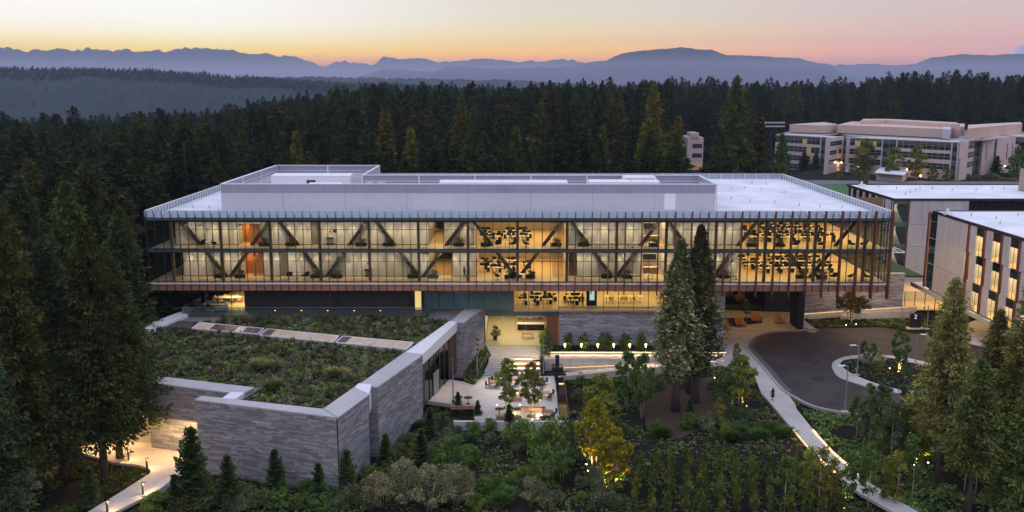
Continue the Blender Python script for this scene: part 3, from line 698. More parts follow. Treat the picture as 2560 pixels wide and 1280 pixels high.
# ------------------------------------------------------------------ ground floor of the offices
YG = 134.0
def gx(px, Y=YG): return P(px, 750, Y=Y).x
terr = part('terrace', mat('terrace_paving', (.10, .085, .075), .5, .1, 1), lambda b: b.prism([(gx(440, 131), 131), (gx(1064, 131), 131), (gx(1064, 131), 137.9), (gx(505, 138), 137.9)], 5.2, ZT))
for i in range(17):
    x0 = gx(452, 131) + i * 2.2
    if x0 < -11.5: part('rail_pane', m_glassd, lambda b: b.box(x0 + .03, x0 + 2.17, 131.08, 131.1, ZT + .05, ZT + 1.12), terr)
part('rail_cap', m_steel, lambda b: b.box(gx(452, 131), gx(1060, 131), 131.06, 131.12, ZT + 1.12, ZT + 1.16), terr)
part('rail_pane', m_glassd, lambda b: b.prism([(gx(452, 131), 131.2), (gx(505, 138.), 137.5), (gx(505, 138.) - .04, 137.5), (gx(452, 131) - .04, 131.2)], ZT, ZT + 1.12), terr)
xw0, xw1 = gx(612), gx(1022)
nb_ = 16
for i in range(nb_):
    x0 = xw0 + (xw1 - xw0) * i / nb_
    part('cladding_panel', m_dark, lambda b: b.box(x0 + .015, x0 + (xw1 - xw0) / nb_ - .015, YG, YG + .3, ZT, 9.44))
part('recess_shade', m_blk, lambda b: b.box(gx(830), gx(853), YG - .02, YG - .002, ZT + .02, 9.1))  # flat black sheet on the cladding, painting the shade of a recess
part('doorway_panel', mat('lit_panel', (.6, .5, .3), .6, emit='FFD780', es=.75), lambda b: b.box(gx(1037), gx(1053), YG + .3, YG + .4, ZT + .05, 9.3))
part('door_frame', m_blk, lambda b: (b.box(gx(1022) + .01, gx(1026), YG, YG + .3, ZT, 9.44), b.box(gx(1053), gx(1058), YG, YG + .3, ZT, 9.44)))
part('wall', m_dark, lambda b: b.box(gx(1020), gx(1060), YG + 1.2, YG + 1.4, ZT, 9.44))
part('end_wall', m_dark, lambda b: b.box(xw0 + .01, xw0 + .3, YG + .31, 148, ZT, 9.44))
# glazed meeting room at the left end
xr0 = gx(512)
part('room_floor', m_floor, lambda b: b.box(xr0, xw0, YG + .02, 148, ZT - .2, ZT + .02)); part('back_wall', m_iwall, lambda b: b.box(gx(560, 148) , xw0, 147.8, 148, ZT, 9.44))
for i in range(4):
    x = xr0 + (xw0 - xr0) * i / 3; part('mullion', m_bronze, lambda b: b.box(x - .04, x + .04, YG - .05, YG + .05, ZT, 9.44))
    if i < 3: part('glass_pane', m_glass, lambda b: b.box(x + .05, x + (xw0 - xr0) / 3 - .05, YG, YG + .02, ZT + .03, 9.4))
area('meeting_light', ((gx(545) + xw0) / 2, 139, 9.3), 4, 7, 800, (1, .72, .35), parent=office)
# teal curtain wall and lit offices between the terrace and the stone wall
YC = 134.6; cw = [gx(1060 + 37.4 * i, YC) for i in range(17)]
for i in range(6): part('spandrel_glass', m_teal, lambda b: b.box(cw[i] + .04, cw[i + 1] - .04, YC, YC + .1, ZT, 9.44))
for i in range(17):
    part('mullion', m_bronze, lambda b: b.box(cw[i] - .035, cw[i] + .035, YC - .08, YC + .08, ZT + .0, 9.44))
    if i >= 6 and i < 16: part('glass_pane', m_glass, lambda b: b.box(cw[i] + .04, cw[i + 1] - .04, YC, YC + .02, ZT + .1, 9.4))
XS = gx(1397, 136)
x0l, x1l = gx(1212, 136), XS
part('floor_slab', m_floor, lambda b: b.box(cw[6], 31, YC + .1, 158, ZT - .3, ZT + .03))
part('back_wall', mat('warm_wall', (.34, .25, .17), .8), lambda b: b.box(cw[6], 31, 157, 157.2, ZT + .03, 9.44))
part('side_wall', m_dark, lambda b: b.box(cw[6] - .12, cw[6] - .04, YC + .2, 157, ZT + .03, 9.44))
part('side_wall', m_dark, lambda b: b.box(28.8, 29.0, YC + .2, 157, ZT + .03, 9.44))
area('office_light', (10, 145, 9.35), 34, 17, 4300, (1, .60, .23), parent=office)
part('info_screen', m_blk, lambda b: b.box(gx(1466, 137), gx(1492, 137), 137, 137.3, ZT + .03, 9.2)); part('info_screen_display', mat('screen_glow', (.5, .6, .6), .4, emit='CFE6E6', es=1.0), lambda b: b.box(gx(1474, 137), gx(1486, 137), 136.97, 136.99, 7.0, 8.9))
# lobby
for i in range(5):
    xa = x0l + (x1l - x0l) * i / 5; xb = x0l + (x1l - x0l) * (i + 1) / 5
    part('spandrel_glass', m_teal, lambda b: b.box(xa + .04, xb - .04, 135.95, 136.05, 4.78, ZT - .31)); part('mullion', m_bronze, lambda b: b.box(xa - .04, xa + .04, 135.9, 136.1, 4.7 if i else 0, ZT - .31))
for i in range(3):
    xa = x0l + (gx(1367, 136) - x0l) * i / 3; xb = x0l + (gx(1367, 136) - x0l) * (i + 1) / 3
    part('glass_pane', m_glass, lambda b: b.box(xa + .04, xb - .04, 136, 136.02, .02, 4.7))
    if i: part('mullion', m_steel, lambda b: b.box(xa - .02, xa + .02, 135.96, 136.06, 0, 4.7))
part('timber_panel', mat('warm_timber', (.25, .10, .04), .5, .15, 3, stretch=(5, 5, .4)), lambda b: b.box(gx(1367, 136), XS - .1, 136, 136.2, 0, 4.7))
part('lobby_floor', mat('lobby_stone_floor', (.50, .42, .31), .4, .06, .6), lambda b: b.box(x0l, XS, 136.1, 158, -.3, 0.0))
part('side_wall', m_iwall, lambda b: b.box(x0l - .3, x0l - .05, 136.1, 158, 0, 4.7)); part('side_wall', m_orange, lambda b: b.box(XS - .02, XS + .2, 136.3, 158, 0, 4.7))
part('back_wall', m_iwall, lambda b: b.box(x0l, XS, 157.8, 158, 0, 4.7)); part('ceiling', m_iwall, lambda b: b.box(x0l, XS, 136.1, 158, 4.72, ZT - .32))
area('lobby_light', ((x0l + x1l) / 2 - .6, 144.5, 4.65), 8.5, 15, 1500, (1, .68, .34), parent=office)
t = thing('bar_counter', 'black fronted service counter in the lobby before lit shelves', 'counter')
xa, xb = gx(1294, 145.5), gx(1361, 145.5)
MB().box(xa, xb, 145.2, 146.2, 0, 1.0).build('front_panel', m_blk, t); MB().box(xa - .05, xb + .05, 145.1, 146.3, 1.0, 1.08).build('worktop', m_white, t)
t = thing('bar_shelves', 'lit wall shelves with bottles and cups behind the lobby counter', 'shelves')
MB().box(xa, xb, 148.4, 148.6, 0, 4.0).build('back_panel', m_iwall, t)
for k in range(4): MB().box(xa, xb, 148.0, 148.39, 1.1 + .72 * k, 1.16 + .72 * k).build('shelf', m_blk if k % 2 else m_col, t)
b = MB(); r = random.Random(4)
for k in range(4):
    for i in range(22):
        if r.random() < .7: x = xa + .1 + (xb - xa - .2) * i / 22; h = r.uniform(.15, .4); b.box(x, x + .12, 148.1, 148.25, 1.165 + .72 * k, 1.165 + .72 * k + h)
o = b.build('bottles', m_blk); o = tag(o, 'small bottles and cups standing in rows on the lobby shelves', 'bottles', kind='stuff')
# stone wall right of the lobby
sw = thing('stone_wall', 'long grey stone strip wall to the right of the lobby', 'wall')
stone_block(sw, [(XS + .02, 135.6), (gx(1700, 135.6), 135.6), (gx(1700, 135.6), 136.4), (XS + .02, 136.4)], -1.3, ZT - .02, (0, 3), 60, tone=1.4)
sw = thing('stone_wall', 'tall narrow stone pier at the covered passage behind the pair of dark trees', 'wall')
stone_block(sw, [(gx(1700, 135.6) + .02, 135.3), (31.4, 135.3), (31.4, 150), (gx(1700, 135.6) + .02, 150)], -.6, 9.3, (0,), 65, tone=1.3)
sw = thing('stone_wall', 'pinkish stone wall under the right end of the glass offices', 'wall')
xq0, xq1 = P(2010, 740, Y=157).x, P(2257, 740, Y=157).x
stone_block(sw, [(xq0, 156.6), (xq1, 156.6), (xq1, 157.6), (xq0, 157.6)], -.3, 7.0, (0,), 70, tone=1.35)
# dark supports in the covered passage
part('support_blade', m_blk, lambda b: b.box(P(1993, 780, Y=146.6).x, P(2009, 780, Y=146.6).x, 146.2, 150.5, -.2, 9.44))
part('core_wall', m_dark, lambda b: b.box(43.5, 49.5, 158, 166, -.2, 9.44)); part('core_wall', m_dark, lambda b: b.box(31.5, 60, 178, 179, -.2, 9.44))
area('passage_light', (38.5, 150, 9.35), 9, 14, 420, (1, .5, .16), parent=office); area('passage_light', (58, 146, 9.35), 14, 6, 190, (1, .55, .2), parent=office)

# ================================================================== PAVED GROUND
m_pave = m_conc
def slab(name, px, z, m, th=.12, label=None):
    pts = [G(x, y, z) for x, y in px]; o = struct(name, MB().prism(pts, z - th, z), m); return o, pts
slab('plaza', [(1200, 940), (1386, 940), (1399, 1049), (1187, 1049), (1184, 1012), (1123, 1009), (1060, 1001), (1112, 947), (1181, 957)], ZP, m_pave, .5)
slab('landing', [(1216, 864), (1397, 864), (1397, 886), (1352, 890), (1352, 891), (1272, 898), (1221, 898), (1228, 888)], 0, m_pave, .5)
slab('upper_path', [(1352, 886), (1397, 884), (1860, 886), (1860, 897), (1352, 897.5)], -.004, m_pave, .3)
slab('pavement', [(1790, 905), (1800, 855), (1808, 825), (1800, 772), (1980, 772), (2020, 830), (2040, 830), (2040, 821), (1990, 825), (1935, 827), (1891, 837), (1868, 856), (1865, 869), (1879, 887), (1907, 919), (1947, 966), (1969, 983), (1990, 1014), (1990, 1072), (1904, 984), (1883, 930), (1845, 926)], 0, m_pave, .3)
slab('path', [(1904, 981), (1946, 970), (1990, 1020), (2032, 1073), (2088, 1137), (2147, 1187), (2166, 1202), (2247, 1252), (2297, 1280), (2420, 1345), (2330, 1345), (2229, 1277), (2151, 1234), (2097, 1190), (2035, 1134), (1982, 1073)], .004, m_pave, .3)
kerbL = [(2042, 821), (1990, 825), (1935, 827), (1891, 837), (1868, 856), (1865, 869), (1879, 887), (1907, 919), (1947, 966), (1969, 983), (2010, 1006), (2047, 1019), (2110, 1031), (2182, 1042), (2300, 1056), (2450, 1068), (2640, 1080)]
m_asph = mat('asphalt', (.050, .040, .037), .8, .14, 2.0, bump=.25, dirt=.38)
slab('road', kerbL + [(2640, 905), (2470, 870), (2330, 842), (2200, 818)], -.03, m_asph, .3)
def strip(name, px, w, z0, z1, m, side=1, off=0):
    pts = [Vector(G(x, y, z1)) for x, y in px]; L_, R_ = [], []
    for i, p in enumerate(pts):
        d = (pts[min(i + 1, len(pts) - 1)] - pts[max(i - 1, 0)]).normalized(); n = Vector((d.y, -d.x)) * side
        L_.append(p + n * off); R_.append(p + n * (off + w))
    b = MB()
    for i in range(len(pts) - 1):
        b.prism([tuple(L_[i]), tuple(L_[i + 1]), tuple(R_[i + 1]), tuple(R_[i])], z0, z1)
    return struct(name, b, m)
def densify(px, k=4):
    out = []
    for i in range(len(px) - 1):
        p0 = px[max(i - 1, 0)]; p1 = px[i]; p2 = px[i + 1]; p3 = px[min(i + 2, len(px) - 1)]
        for j in range(k):
            t = j / k; out.append(tuple(.5 * (2 * p1[a] + (p2[a] - p0[a]) * t + (2 * p0[a] - 5 * p1[a] + 4 * p2[a] - p3[a]) * t * t + (3 * p1[a] - p0[a] - 3 * p2[a] + p3[a]) * t ** 3) for a in (0, 1)))
    return out + [px[-1]]
kd = densify(kerbL)
strip('kerb', kd, .35, -.2, .12, mat('kerb_concrete', (.36, .34, .31), .75, .1, 3), side=-1)
strip('paver_band', kd[:36], .75, -.1, .010, mat('grey_pavers', (.11, .10, .10), .8, .2, 6), side=-1, off=.38)
isl_o = densify([(2079, 916), (2085, 903), (2110, 892), (2154, 887), (2229, 889), (2307, 903), (2370, 925), (2410, 950), (2380, 974), (2330, 985), (2291, 984), (2260, 983), (2197, 975), (2135, 956), (2094, 940), (2079, 916)], 3)[:-1]
isl_i = densify([(2100, 909), (2112, 900), (2154, 895), (2213, 893), (2272, 905), (2340, 925), (2375, 948), (2340, 972), (2288, 975), (2247, 972), (2197, 959), (2150, 942), (2119, 926), (2100, 909)], 3)[:-1]
struct('island_border', MB().prism([G(x, y, .1) for x, y in isl_o], -.3, .1), m_conc)
struct('island_bed', MB().prism([G(x, y, .16) for x, y in isl_i], 0.02, .16), m_soil)
for px, py, rx in ((2045, 948, 1.0), (2010, 887, 1.7), (2029, 903, 1.5), (1933, 925, .6), (1968, 968, .7), (2102, 1005, .6)):
    p = P(px, py, z=-.03); sq = rx > 1.2
    struct('manhole_cover' if not sq else 'asphalt_patch', MB().tube([(p.x, p.y, -.05), (p.x, p.y, -.022)], rx, 4 if sq else 20), mat('dark_iron', (.03, .026, .025), .6))
slab('driveway', [(2395, 815), (2440, 800), (2520, 826), (2620, 880), (2640, 903), (2470, 869), (2400, 852)], 0.05, m_concw, .3)
slab('forecourt', [(1985, 812), (2048, 828), (2010, 800), (1985, 790)], .01, m_pave, .3)
# left court and path
slab('court', [(366, 1100), (490, 1120), (490, 1165), (466, 1188), (375, 1236), (287, 1280), (250, 1310), (180, 1310), (219, 1280), (306, 1227), (375, 1183), (377, 1174), (369, 1168), (337, 1161), (306, 1158), (281, 1155), (180, 1125), (40, 1085), (40, 1040), (180, 1060), (366, 1090)], ZP - .3, m_pave, .3)
strip('path_edge', [(470, 1178), (425, 1202), (378, 1240)], .9, -2.6, ZP - .12, m_concw, side=1)
# steps and terraced seats
st0 = P(1222, 899, z=0); nst = 9
def stepsY(i): return 129.3 - .38 * i
for i in range(nst):
    z = -.15 * (i + 1) + .0; ya = stepsY(i); xl = P(1224 - 2.3 * i, 898 + 4.5 * i, z=z).x; xr = P(1271, 898 + 4.5 * i, z=z).x
    struct('step', MB().box(xl, xr, ya - .38, ya, -1.9, z - .0), m_conc)
    struct('step_nosing', MB().box(xl, xr, ya - .385, ya - .33, z, z + .006), m_concw)
for i, x in enumerate((P(1252, 905, z=-.3).x,)):
    t = thing('handrail', 'thin steel handrail down the middle of the plaza steps', 'handrail')
    MB().tube([(x, 129.4, .95), (x, 126, -.4)], .03, 6).build('rail', m_steel, t)
    for yy, z in ((129.3, 0), (127.7, -.6), (126.1, -1.3)): MB().tube([(x, yy, z), (x, yy, z + .95)], .025, 6).build('post', m_steel, t)
t = thing('handrail', 'steel handrail along the planted left edge of the plaza steps', 'handrail')
xa = P(1222, 890, z=0).x; xb = P(1202, 935, z=ZP).x
MB().tube([(xa - .1, 129.6, .95), (xb - .1, 126, -.35)], .03, 6).build('rail', m_steel, t)
for k in range(4): q = k / 3; MB().tube([(xa + (xb - xa) * q - .1, 129.6 - 3.6 * q, -1.35 * q), (xa + (xb - xa) * q - .1, 129.6 - 3.6 * q, .95 - 1.3 * q)], .025, 6).build('post', m_steel, t)
m_benchw = mat('pink_cedar', (.42, .22, .15), .6, .15, 2, stretch=(.3, 3, 3))
m_led = mat('led_strip', (.8, .7, .5), .5, emit='FFD9A0', es=4.0); m_ledd = mat('soft_led_strip', (.8, .7, .5), .5, emit='FFC98A', es=1.6)
tiers = thing('seating_steps', 'four tiers of timber fronted seating steps beside the plaza stairs, lit along each edge', 'seating')
xl, xr = P(1272, 920, z=-.8).x, P(1351, 920, z=-.8).x
for i in range(4):
    ya = 130.2 - 1.12 * i; zt = .12 - .37 * i
    MB().box(xl + .02, xr - (1.2 if i == 0 else 0), ya - 1.12, ya, -1.9, zt - .18).build('tier', m_conc, tiers)
    MB().box(xl + .02, xr - .02 - (1.2 if i == 0 else 0), ya - .62, ya - .02, zt - .18, zt).build('seat', m_benchw, tiers)
    MB().box(xl + .1, xr - .1 - (1.2 if i == 0 else 0), ya - .66, ya - .63, zt - .17, zt - .12).build('light_strip', m_led, tiers)
    if i < 3: area('tier_light', ((xl + xr) / 2, ya - .7, zt - .14), xr - xl - .3, .05, 60, parent=tiers)
MB().box(xr + .02, xr + .5, 126.0, 130.2, -1.9, .2).build('end_wall', m_blk, tiers)
# retaining wall of the upper walk, its panels, planter walls, black water channel
rw = thing('retaining_wall', 'white concrete retaining wall below the upper walkway', 'wall')
xa, xb = P(1352, 910, Y=129.4).x + .6, P(1812, 910, Y=129.4).x
n = 14
for i in range(n): MB().box(xa + (xb - xa) * i / n + .015, xa + (xb - xa) * (i + 1) / n - .015, 129.3, 129.75, -1.8, .02).build('panel', m_concw, rw)
MB().box(xa, xb, 129.34, 129.7, -1.8, .0).build('core', m_core, rw)
lw = thing('planter_wall', 'long low lit planter wall behind the upper walkway', 'wall')
MB().box(P(1358, 885, Y=131.6).x, P(1815, 885, Y=131.6).x, 131.6, 131.85, -.1, .42).build('kerb', m_concw, lw)
MB().box(P(1358, 885, Y=131.6).x, P(1815, 885, Y=131.6).x, 131.56, 131.59, .32, .35).build('light_strip', m_led, lw)
area('walk_light', ((xa + xb) / 2, 131.4, .33), xb - xa, .05, 240, rot=(R(-40), 0, 0), parent=lw)
struct('planting_bed', MB().box(P(1358, 885, Y=131.6).x, P(1815, 885, Y=131.6).x, 131.86, 135.5, -.3, .3), m_soil)
struct('lower_path', MB().prism([G(1395, 942, ZP), G(1395, 932, ZP), (P(1600, 925, z=-.9).x, 128.6), (P(1820, 912, z=-.3).x, 128.6), (P(1850, 915, z=0).x, 127.2), (P(1600, 930, z=-.9).x, 127.2)], -1.9, lambda x, y: ZP + (.0 + smooth(5, 31, x) * 1.3)), m_pave)
def channel():
    q = [G(x, y, ZP) for x, y in ((1387, 941), (1409, 941), (1424, 1047), (1400, 1047))]
    MBo = MB().prism(q, -1.9, ZP - .1); struct('water', MBo, mat('black_water', (.008, .007, .006), .06, spec=.8))
    t = thing('channel_wall', 'dark bronze edge of the water channel beside the plaza', 'wall')
    for a, c in ((0, 3), (1, 2), (3, 2)): MB().bar((*q[a], ZP - .25), (*q[c], ZP - .25), .9, .14).build('edge', mat('bronze_plate', (.05, .035, .025), .4, metal=.5), t)
channel()
t = thing('fountain_block', 'black stone fountain block and spout at the head of the water channel', 'fountain')
xf = P(1393, 930, z=ZP).x; yf = P(1393, 935, z=ZP).y
MB().box(xf - .8, xf + .8, yf - .2, yf + 1.4, -1.8, -.3).build('basin', m_blk, t); MB().box(xf - .3, xf + .25, yf + .3, yf + .7, -.3, 1.3).build('spout_slab', m_blk, t)
MB().box(xf - 1.6, xf + 1.2, yf - .9, yf - .2, -1.8, -1.0).build('ledge', m_blk, t)
fw = thing('plaza_wall', 'low white wall along the front edge of the plaza', 'wall')
a = P(1134, 1050, z=-.9); c = P(1452, 1050, z=-.9); n = 6
for i in range(n): MB().box(a.x + (c.x - a.x) * i / n + .012, a.x + (c.x - a.x) * (i + 1) / n - .012, a.y - .45, a.y, -2.6, -.95).build('panel', m_concw, fw)
# ramp walls on the right, in front of the stone wall
t = thing('ramp_wall', 'low pale wall with a lit top edge below the pink stone wall', 'wall')
a = P(2008, 796, z=.1); c = P(2290, 776, z=.4)
MB().bar((a.x, a.y, .45), (c.x, c.y, .75), 1.1, .3).build('wall', m_concw, t); MB().bar((a.x, a.y - .2, .9), (c.x, c.y - .2, 1.2), .04, .03).build('light_strip', m_ledd, t)
area('ramp_light', ((a.x + c.x) / 2, (a.y + c.y) / 2 - .5, 1.3), (c - a).length, .05, 60, rot=(R(-30), 0, math.atan2(c.y - a.y, c.x - a.x)), parent=t)
t = thing('ramp_wall', 'plain grey panelled wall in front of the lit low wall by the road', 'wall')
a = P(2100, 800, z=-.1); c = P(2285, 792, z=0)
for i in range(6): p0 = a + (c - a) * (i / 6 + .003); p1 = a + (c - a) * ((i + 1) / 6 - .003); MB().bar((p0.x, p0.y, .5), (p1.x, p1.y, .5), 1.2, .25).build('panel', m_concw, t)
# ================================================================== NEIGHBOURING BUILDINGS
m_panel = mat('stone_panel', (.52, .51, .53), .75, .10, .9, objvar=.05, stretch=(1, 1, .5), dirt=.14)
m_dkg = mat('dark_window', (.012, .016, .016), .12, spec=.7)
XB = 71.4
m_glassw = glass_mat('window_glass', 'E8EEEA', .02, fres=.12)
def yat(px): return PXP(px, 527 + (px - 2322) * .2983, XB).y
rb = thing('side_office_building', 'raised office wing with pale stone panels and red fins standing on columns by the driveway', 'building')
YN = 100.0; Z0, Z1 = 4.5, 18.0; FH = (Z1 - .3 - Z0) / 3
MB().box(XB, XB + 40, YN, 157, Z1 - .22, Z1).build('roof', m_roof, rb)
for a in ((XB - .12, XB + .12, YN, 157.15, Z1 - .3, Z1 + .14), (XB + .12, XB + 40, 156.9, 157.15, Z1 - .3, Z1 + .14)): MB().box(*a).build('roof_edge', m_bronze, rb)
def cell(y0, y1, kind, fl, par, xb=XB, off=0.0):
    z0 = Z0 + FH * fl + .04; z1 = Z0 + FH * (fl + 1) - .04
    if kind == 'p': MB().box(xb - .05, xb + .2, y0 + .02, y1 - .02, z0, z1).build('stone_panel', m_panel, par)
    elif kind == 'f': MB().box(xb - .12, xb + .15, y0 + (y1 - y0) * .25, y1 - (y1 - y0) * .2, z0 - .03, z1 + .03).build('fin', m_red, par)
    elif kind in 'gd':
        zs = z1 - 1.35
        w = MB().box(xb + .02, xb + .06, y0 + .03, y1 - .03, z0 + .05, zs - .04).build('window', m_glassw if kind == 'g' else m_glassdk, par)
        MB().box(xb, xb + .08, y0 + .03, y1 - .03, zs, z1).build('spandrel_glass', m_dkg, par)
        MB().box(xb - .03, xb + .03, y0 + .02, y0 + .07, z0 + .05, zs).build('frame', m_bronze, w); MB().box(xb - .03, xb + .03, (y0 + y1) / 2 - .02, (y0 + y1) / 2 + .02, z0 + .05, zs).build('frame', m_bronze, w)
ye = [yat(p) for p in (2322, 2329, 2346, 2421, 2429, 2444, 2461, 2469, 2485, 2504, 2512, 2529, 2549, 2557)]
kinds = ['f', 'd', 'P', 'f', 'p', 'g', 'f', 'p', 'g', 'f', 'p', 'g', 'f']
y = ye[-1]
while y > YN + 4:
    for w, k in ((1.3, 'p'), (1.9, 'g'), (.35, 'f')): ye.append(y - w); kinds.append(k); y -= w
for fl in range(3):
    sh = (0, .55, .2)[2 - fl]
    for i, k in enumerate(kinds):
        a, b_ = ye[i + 1], ye[i]
        if i > 2: a -= sh; b_ -= sh if i > 3 else 0
        if k == 'P':
            a -= 0; n = 5
            for j in range(n): cell(a + (b_ - a) * j / n, a + (b_ - a) * (j + 1) / n, 'p', fl, rb)
        else: cell(a, b_, k, fl, rb)
    z0 = Z0 + FH * fl
    MB().box(XB + .25, XB + 12, YN, 156.8, z0 - .1, z0 + .02).build('floor_slab', m_floor, rb); MB().box(XB + 4, XB + 4.2, YN, 156.8, z0, z0 + FH - .12).build('back_wall', m_iwall, rb)
    area('office_light', (XB + 2, 129, z0 + FH - .2), 2.4, 54, 6000, (1, .74, .42), parent=rb)
    for j in range(9): MB().box(XB + 1.2, XB + 4, 104 + j * 5.1, 104.15 + j * 5.1, z0 + .02, z0 + FH - .15).build('partition', m_iwall, rb)
MB().box(XB - .35, XB + 40, YN, 163, Z0 - .85, Z0 - .15).build('floor_edge', m_concw, rb)
MB().box(XB, XB + 38, YN, 156.5, Z0 - .14, Z0 - .02).build('soffit', m_blk, rb)
for y in (146, 132, 118): MB().tube([(XB + 1.6, y, -.5), (XB + 1.6, y, Z0 - .86)], .45, 14).build('column', m_conc, rb)
p = P(2358, 534, z=Z1)
def roof_mast(x, y, z, par): MB().box(x, x + 1.2, y, y + .9, z, z + .5).build('roof_unit', m_white, par); MB().tube([(x + .4, y + .3, z + .5), (x + .4, y + .3, z + 1.1)], .25, 8).build('roof_unit_cap', m_white, par)
roof_mast(p.x - .5, p.y - 2, Z1, rb)
for px, py in ((2428, 540), (2490, 548), (2500, 560), (2545, 541)):
    q = P(px, py, z=Z1); MB().tube([(q.x, q.y, Z1), (q.x, q.y, Z1 + .5)], .08, 6).build('roof_vent', m_steel, rb)
# the lit glazed room beneath, by the pink stone wall
MB().box(68.2, 84, 158.5, 158.56, .2, 3.6).build('glazing', m_glass, rb)
for i in range(9): MB().box(68.2 + i * 1.8, 68.3 + i * 1.8, 158.4, 158.5, .2, 3.6).build('mullion', m_bronze, rb)
MB().box(68.2, 84, 166, 166.2, .2, 3.6).build('back_wall', m_iwall, rb); MB().box(68.2, 84, 158.6, 166, .05, .2).build('floor_slab', m_floor, rb)
area('cafe_light', (75, 162, 3.4), 12, 5, 900, parent=rb); area('undercroft_light', (XB + 5, 150, Z0 - .9), 4, 10, 160, (1, .6, .28), parent=rb)
MB().box(60, 71, 158, 173, 6.2, 6.5).build('planted_terrace', mat('lawn', (.045, .075, .02), .9, .4, 3, bump=.4), rb)

bb = thing('rear_office_building', 'flat roofed office wing with red fins and lit stair tower beyond the roof corner', 'building')
Zt = 18.0
MB().box(XB, 150, 174, 199, Zt - .2, Zt).build('roof', m_roof, bb)
for a in ((XB - .12, XB + .12, 173.9, 199, Zt - .3, Zt + .14), (XB + .12, 150, 173.8, 174.05, Zt - .3, Zt + .14), (XB, 150, 198.8, 199.05, Zt - .3, Zt + .25)): MB().box(*a).build('roof_edge', m_bronze, bb)
y = 174.3
while y < 198:
    for w, k in ((.55, 'f'), (1.35, 'p'), (1.5, 'd')):
        if y + w < 199: cell(y, y + w, k, 2, bb)
        y += w
def fx(px): return P(px, 520, Y=174).x
MB().box(XB, fx(2234), 173.7, 174.1, .3, Zt - .3).build('fin', m_red, bb)
xs0, xs1 = fx(2235), fx(2270)
for k in range(4):
    zb_, zt_ = .3 + 4.35 * k, .3 + 4.35 * (k + 1)
    MB().box(xs0, xs1, 174.02, 174.06, zb_ + .3, zt_ - .6).build('stair_glazing', m_glass, bb)
    MB().box(xs0, xs1, 173.95, 174.1, zt_ - .58, zt_ + .28 if k < 3 else zt_ + .2).build('spandrel_glass', m_teal, bb)
    MB().box(xs0, xs1, 179, 179.2, zb_, zt_).build('back_wall', m_iwall, bb); MB().box(xs0 - .2, xs0 - .02, 174.1, 179, zb_, zt_).build('side_wall', m_iwall, bb)
    MB().box(xs0, xs1, 177.6, 179, zb_ - .1, zb_ + .1).build('landing', m_conc, bb)
    b = MB()
    for i in range(12): b.box(xs0 + .5, xs1 - .6, 174.8 + i * .24, 175.1 + i * .24, zb_ + .1 + i * .18, zb_ + .3 + i * .18)
    o = b.build('stair_flight', m_conc, bb); o['kind'] = 'stuff'
    area('stair_light', ((xs0 + xs1) / 2, 177, zt_ - .4), 2, 1.5, 170, (1, .8, .5), parent=bb)
MB().box(xs1, xs1 + .25, 173.8, 174.1, .3, Zt - .3).build('fin', m_red, bb)
xp = [fx(p) for p in (2275, 2305, 2325, 2356, 2385, 2408, 2422)]
for k, (z0, z1) in enumerate(((13.2, Zt - .32), (8.9, 13.14), (4.5, 8.84), (.3, 4.44))):
    for i in range(6): j = xp[i] + (.6 * k if 0 < i < 6 else 0); e = xp[i + 1] + (.6 * k if i < 5 else 0); MB().box(j + .02, e - .02, 173.95, 174.2, z0, z1).build('stone_panel', m_panel, bb)
for i in range(22):
    x0 = fx(2422) + i * 1.25; MB().box(x0 + .06, x0 + 1.2, 174.0, 174.05, 12.6, Zt - .35).build('window', m_glassdk, bb)
    MB().box(x0 - .03, x0 + .05, 173.9, 174.1, 12.6, Zt - .35).build('mullion', m_bronze, bb)
MB().box(fx(2422), 112, 178, 178.2, 12.5, Zt - .3).build('back_wall', m_ceild, bb); MB().box(fx(2422), 112, 174.1, 178, 12.4, 12.6).build('floor_slab', m_orange, bb)
area('office_light', (fx(2490), 176.5, 14.9), 18, 1, 330, (1, .6, .25), parent=bb)
q = P(2150, 467, z=Zt); roof_mast(q.x, q.y, Zt, bb)
for px, py in ((2196, 468), (2241, 473), (2300, 472), (2331, 473), (2289, 477), (2263, 487), (2380, 477), (2440, 477), (2480, 473), (2510, 474), (2275, 482)):
    q = P(px, py, z=Zt); MB().tube([(q.x, q.y, Zt), (q.x, q.y, Zt + .55)], .08, 6).build('roof_vent', m_steel, bb)
MB().box(102.6, 108, 186, 188.5, Zt, Zt + 4.5).build('penthouse', mat('tan_cladding', (.36, .27, .23), .7, .05, 1), bb)
t = thing('steel_canopy', 'thin pale steel canopy on posts between the glass offices and the raised wing', 'canopy')
MB().box(58.5, 71, 166.3, 166.5, 9.0, 9.2).build('beam', m_white, t); MB().box(58.5, 71, 170.3, 170.5, 9.0, 9.2).build('beam', m_white, t)
for i in range(12): MB().box(58.6 + i * 1.1, 58.75 + i * 1.1, 165.9, 171, 9.21, 9.36).build('slat', m_white, t)
for x in (62, 68): MB().tube([(x, 166.4, 6.5), (x, 166.4, 9)], .09, 8).build('post', m_white, t)

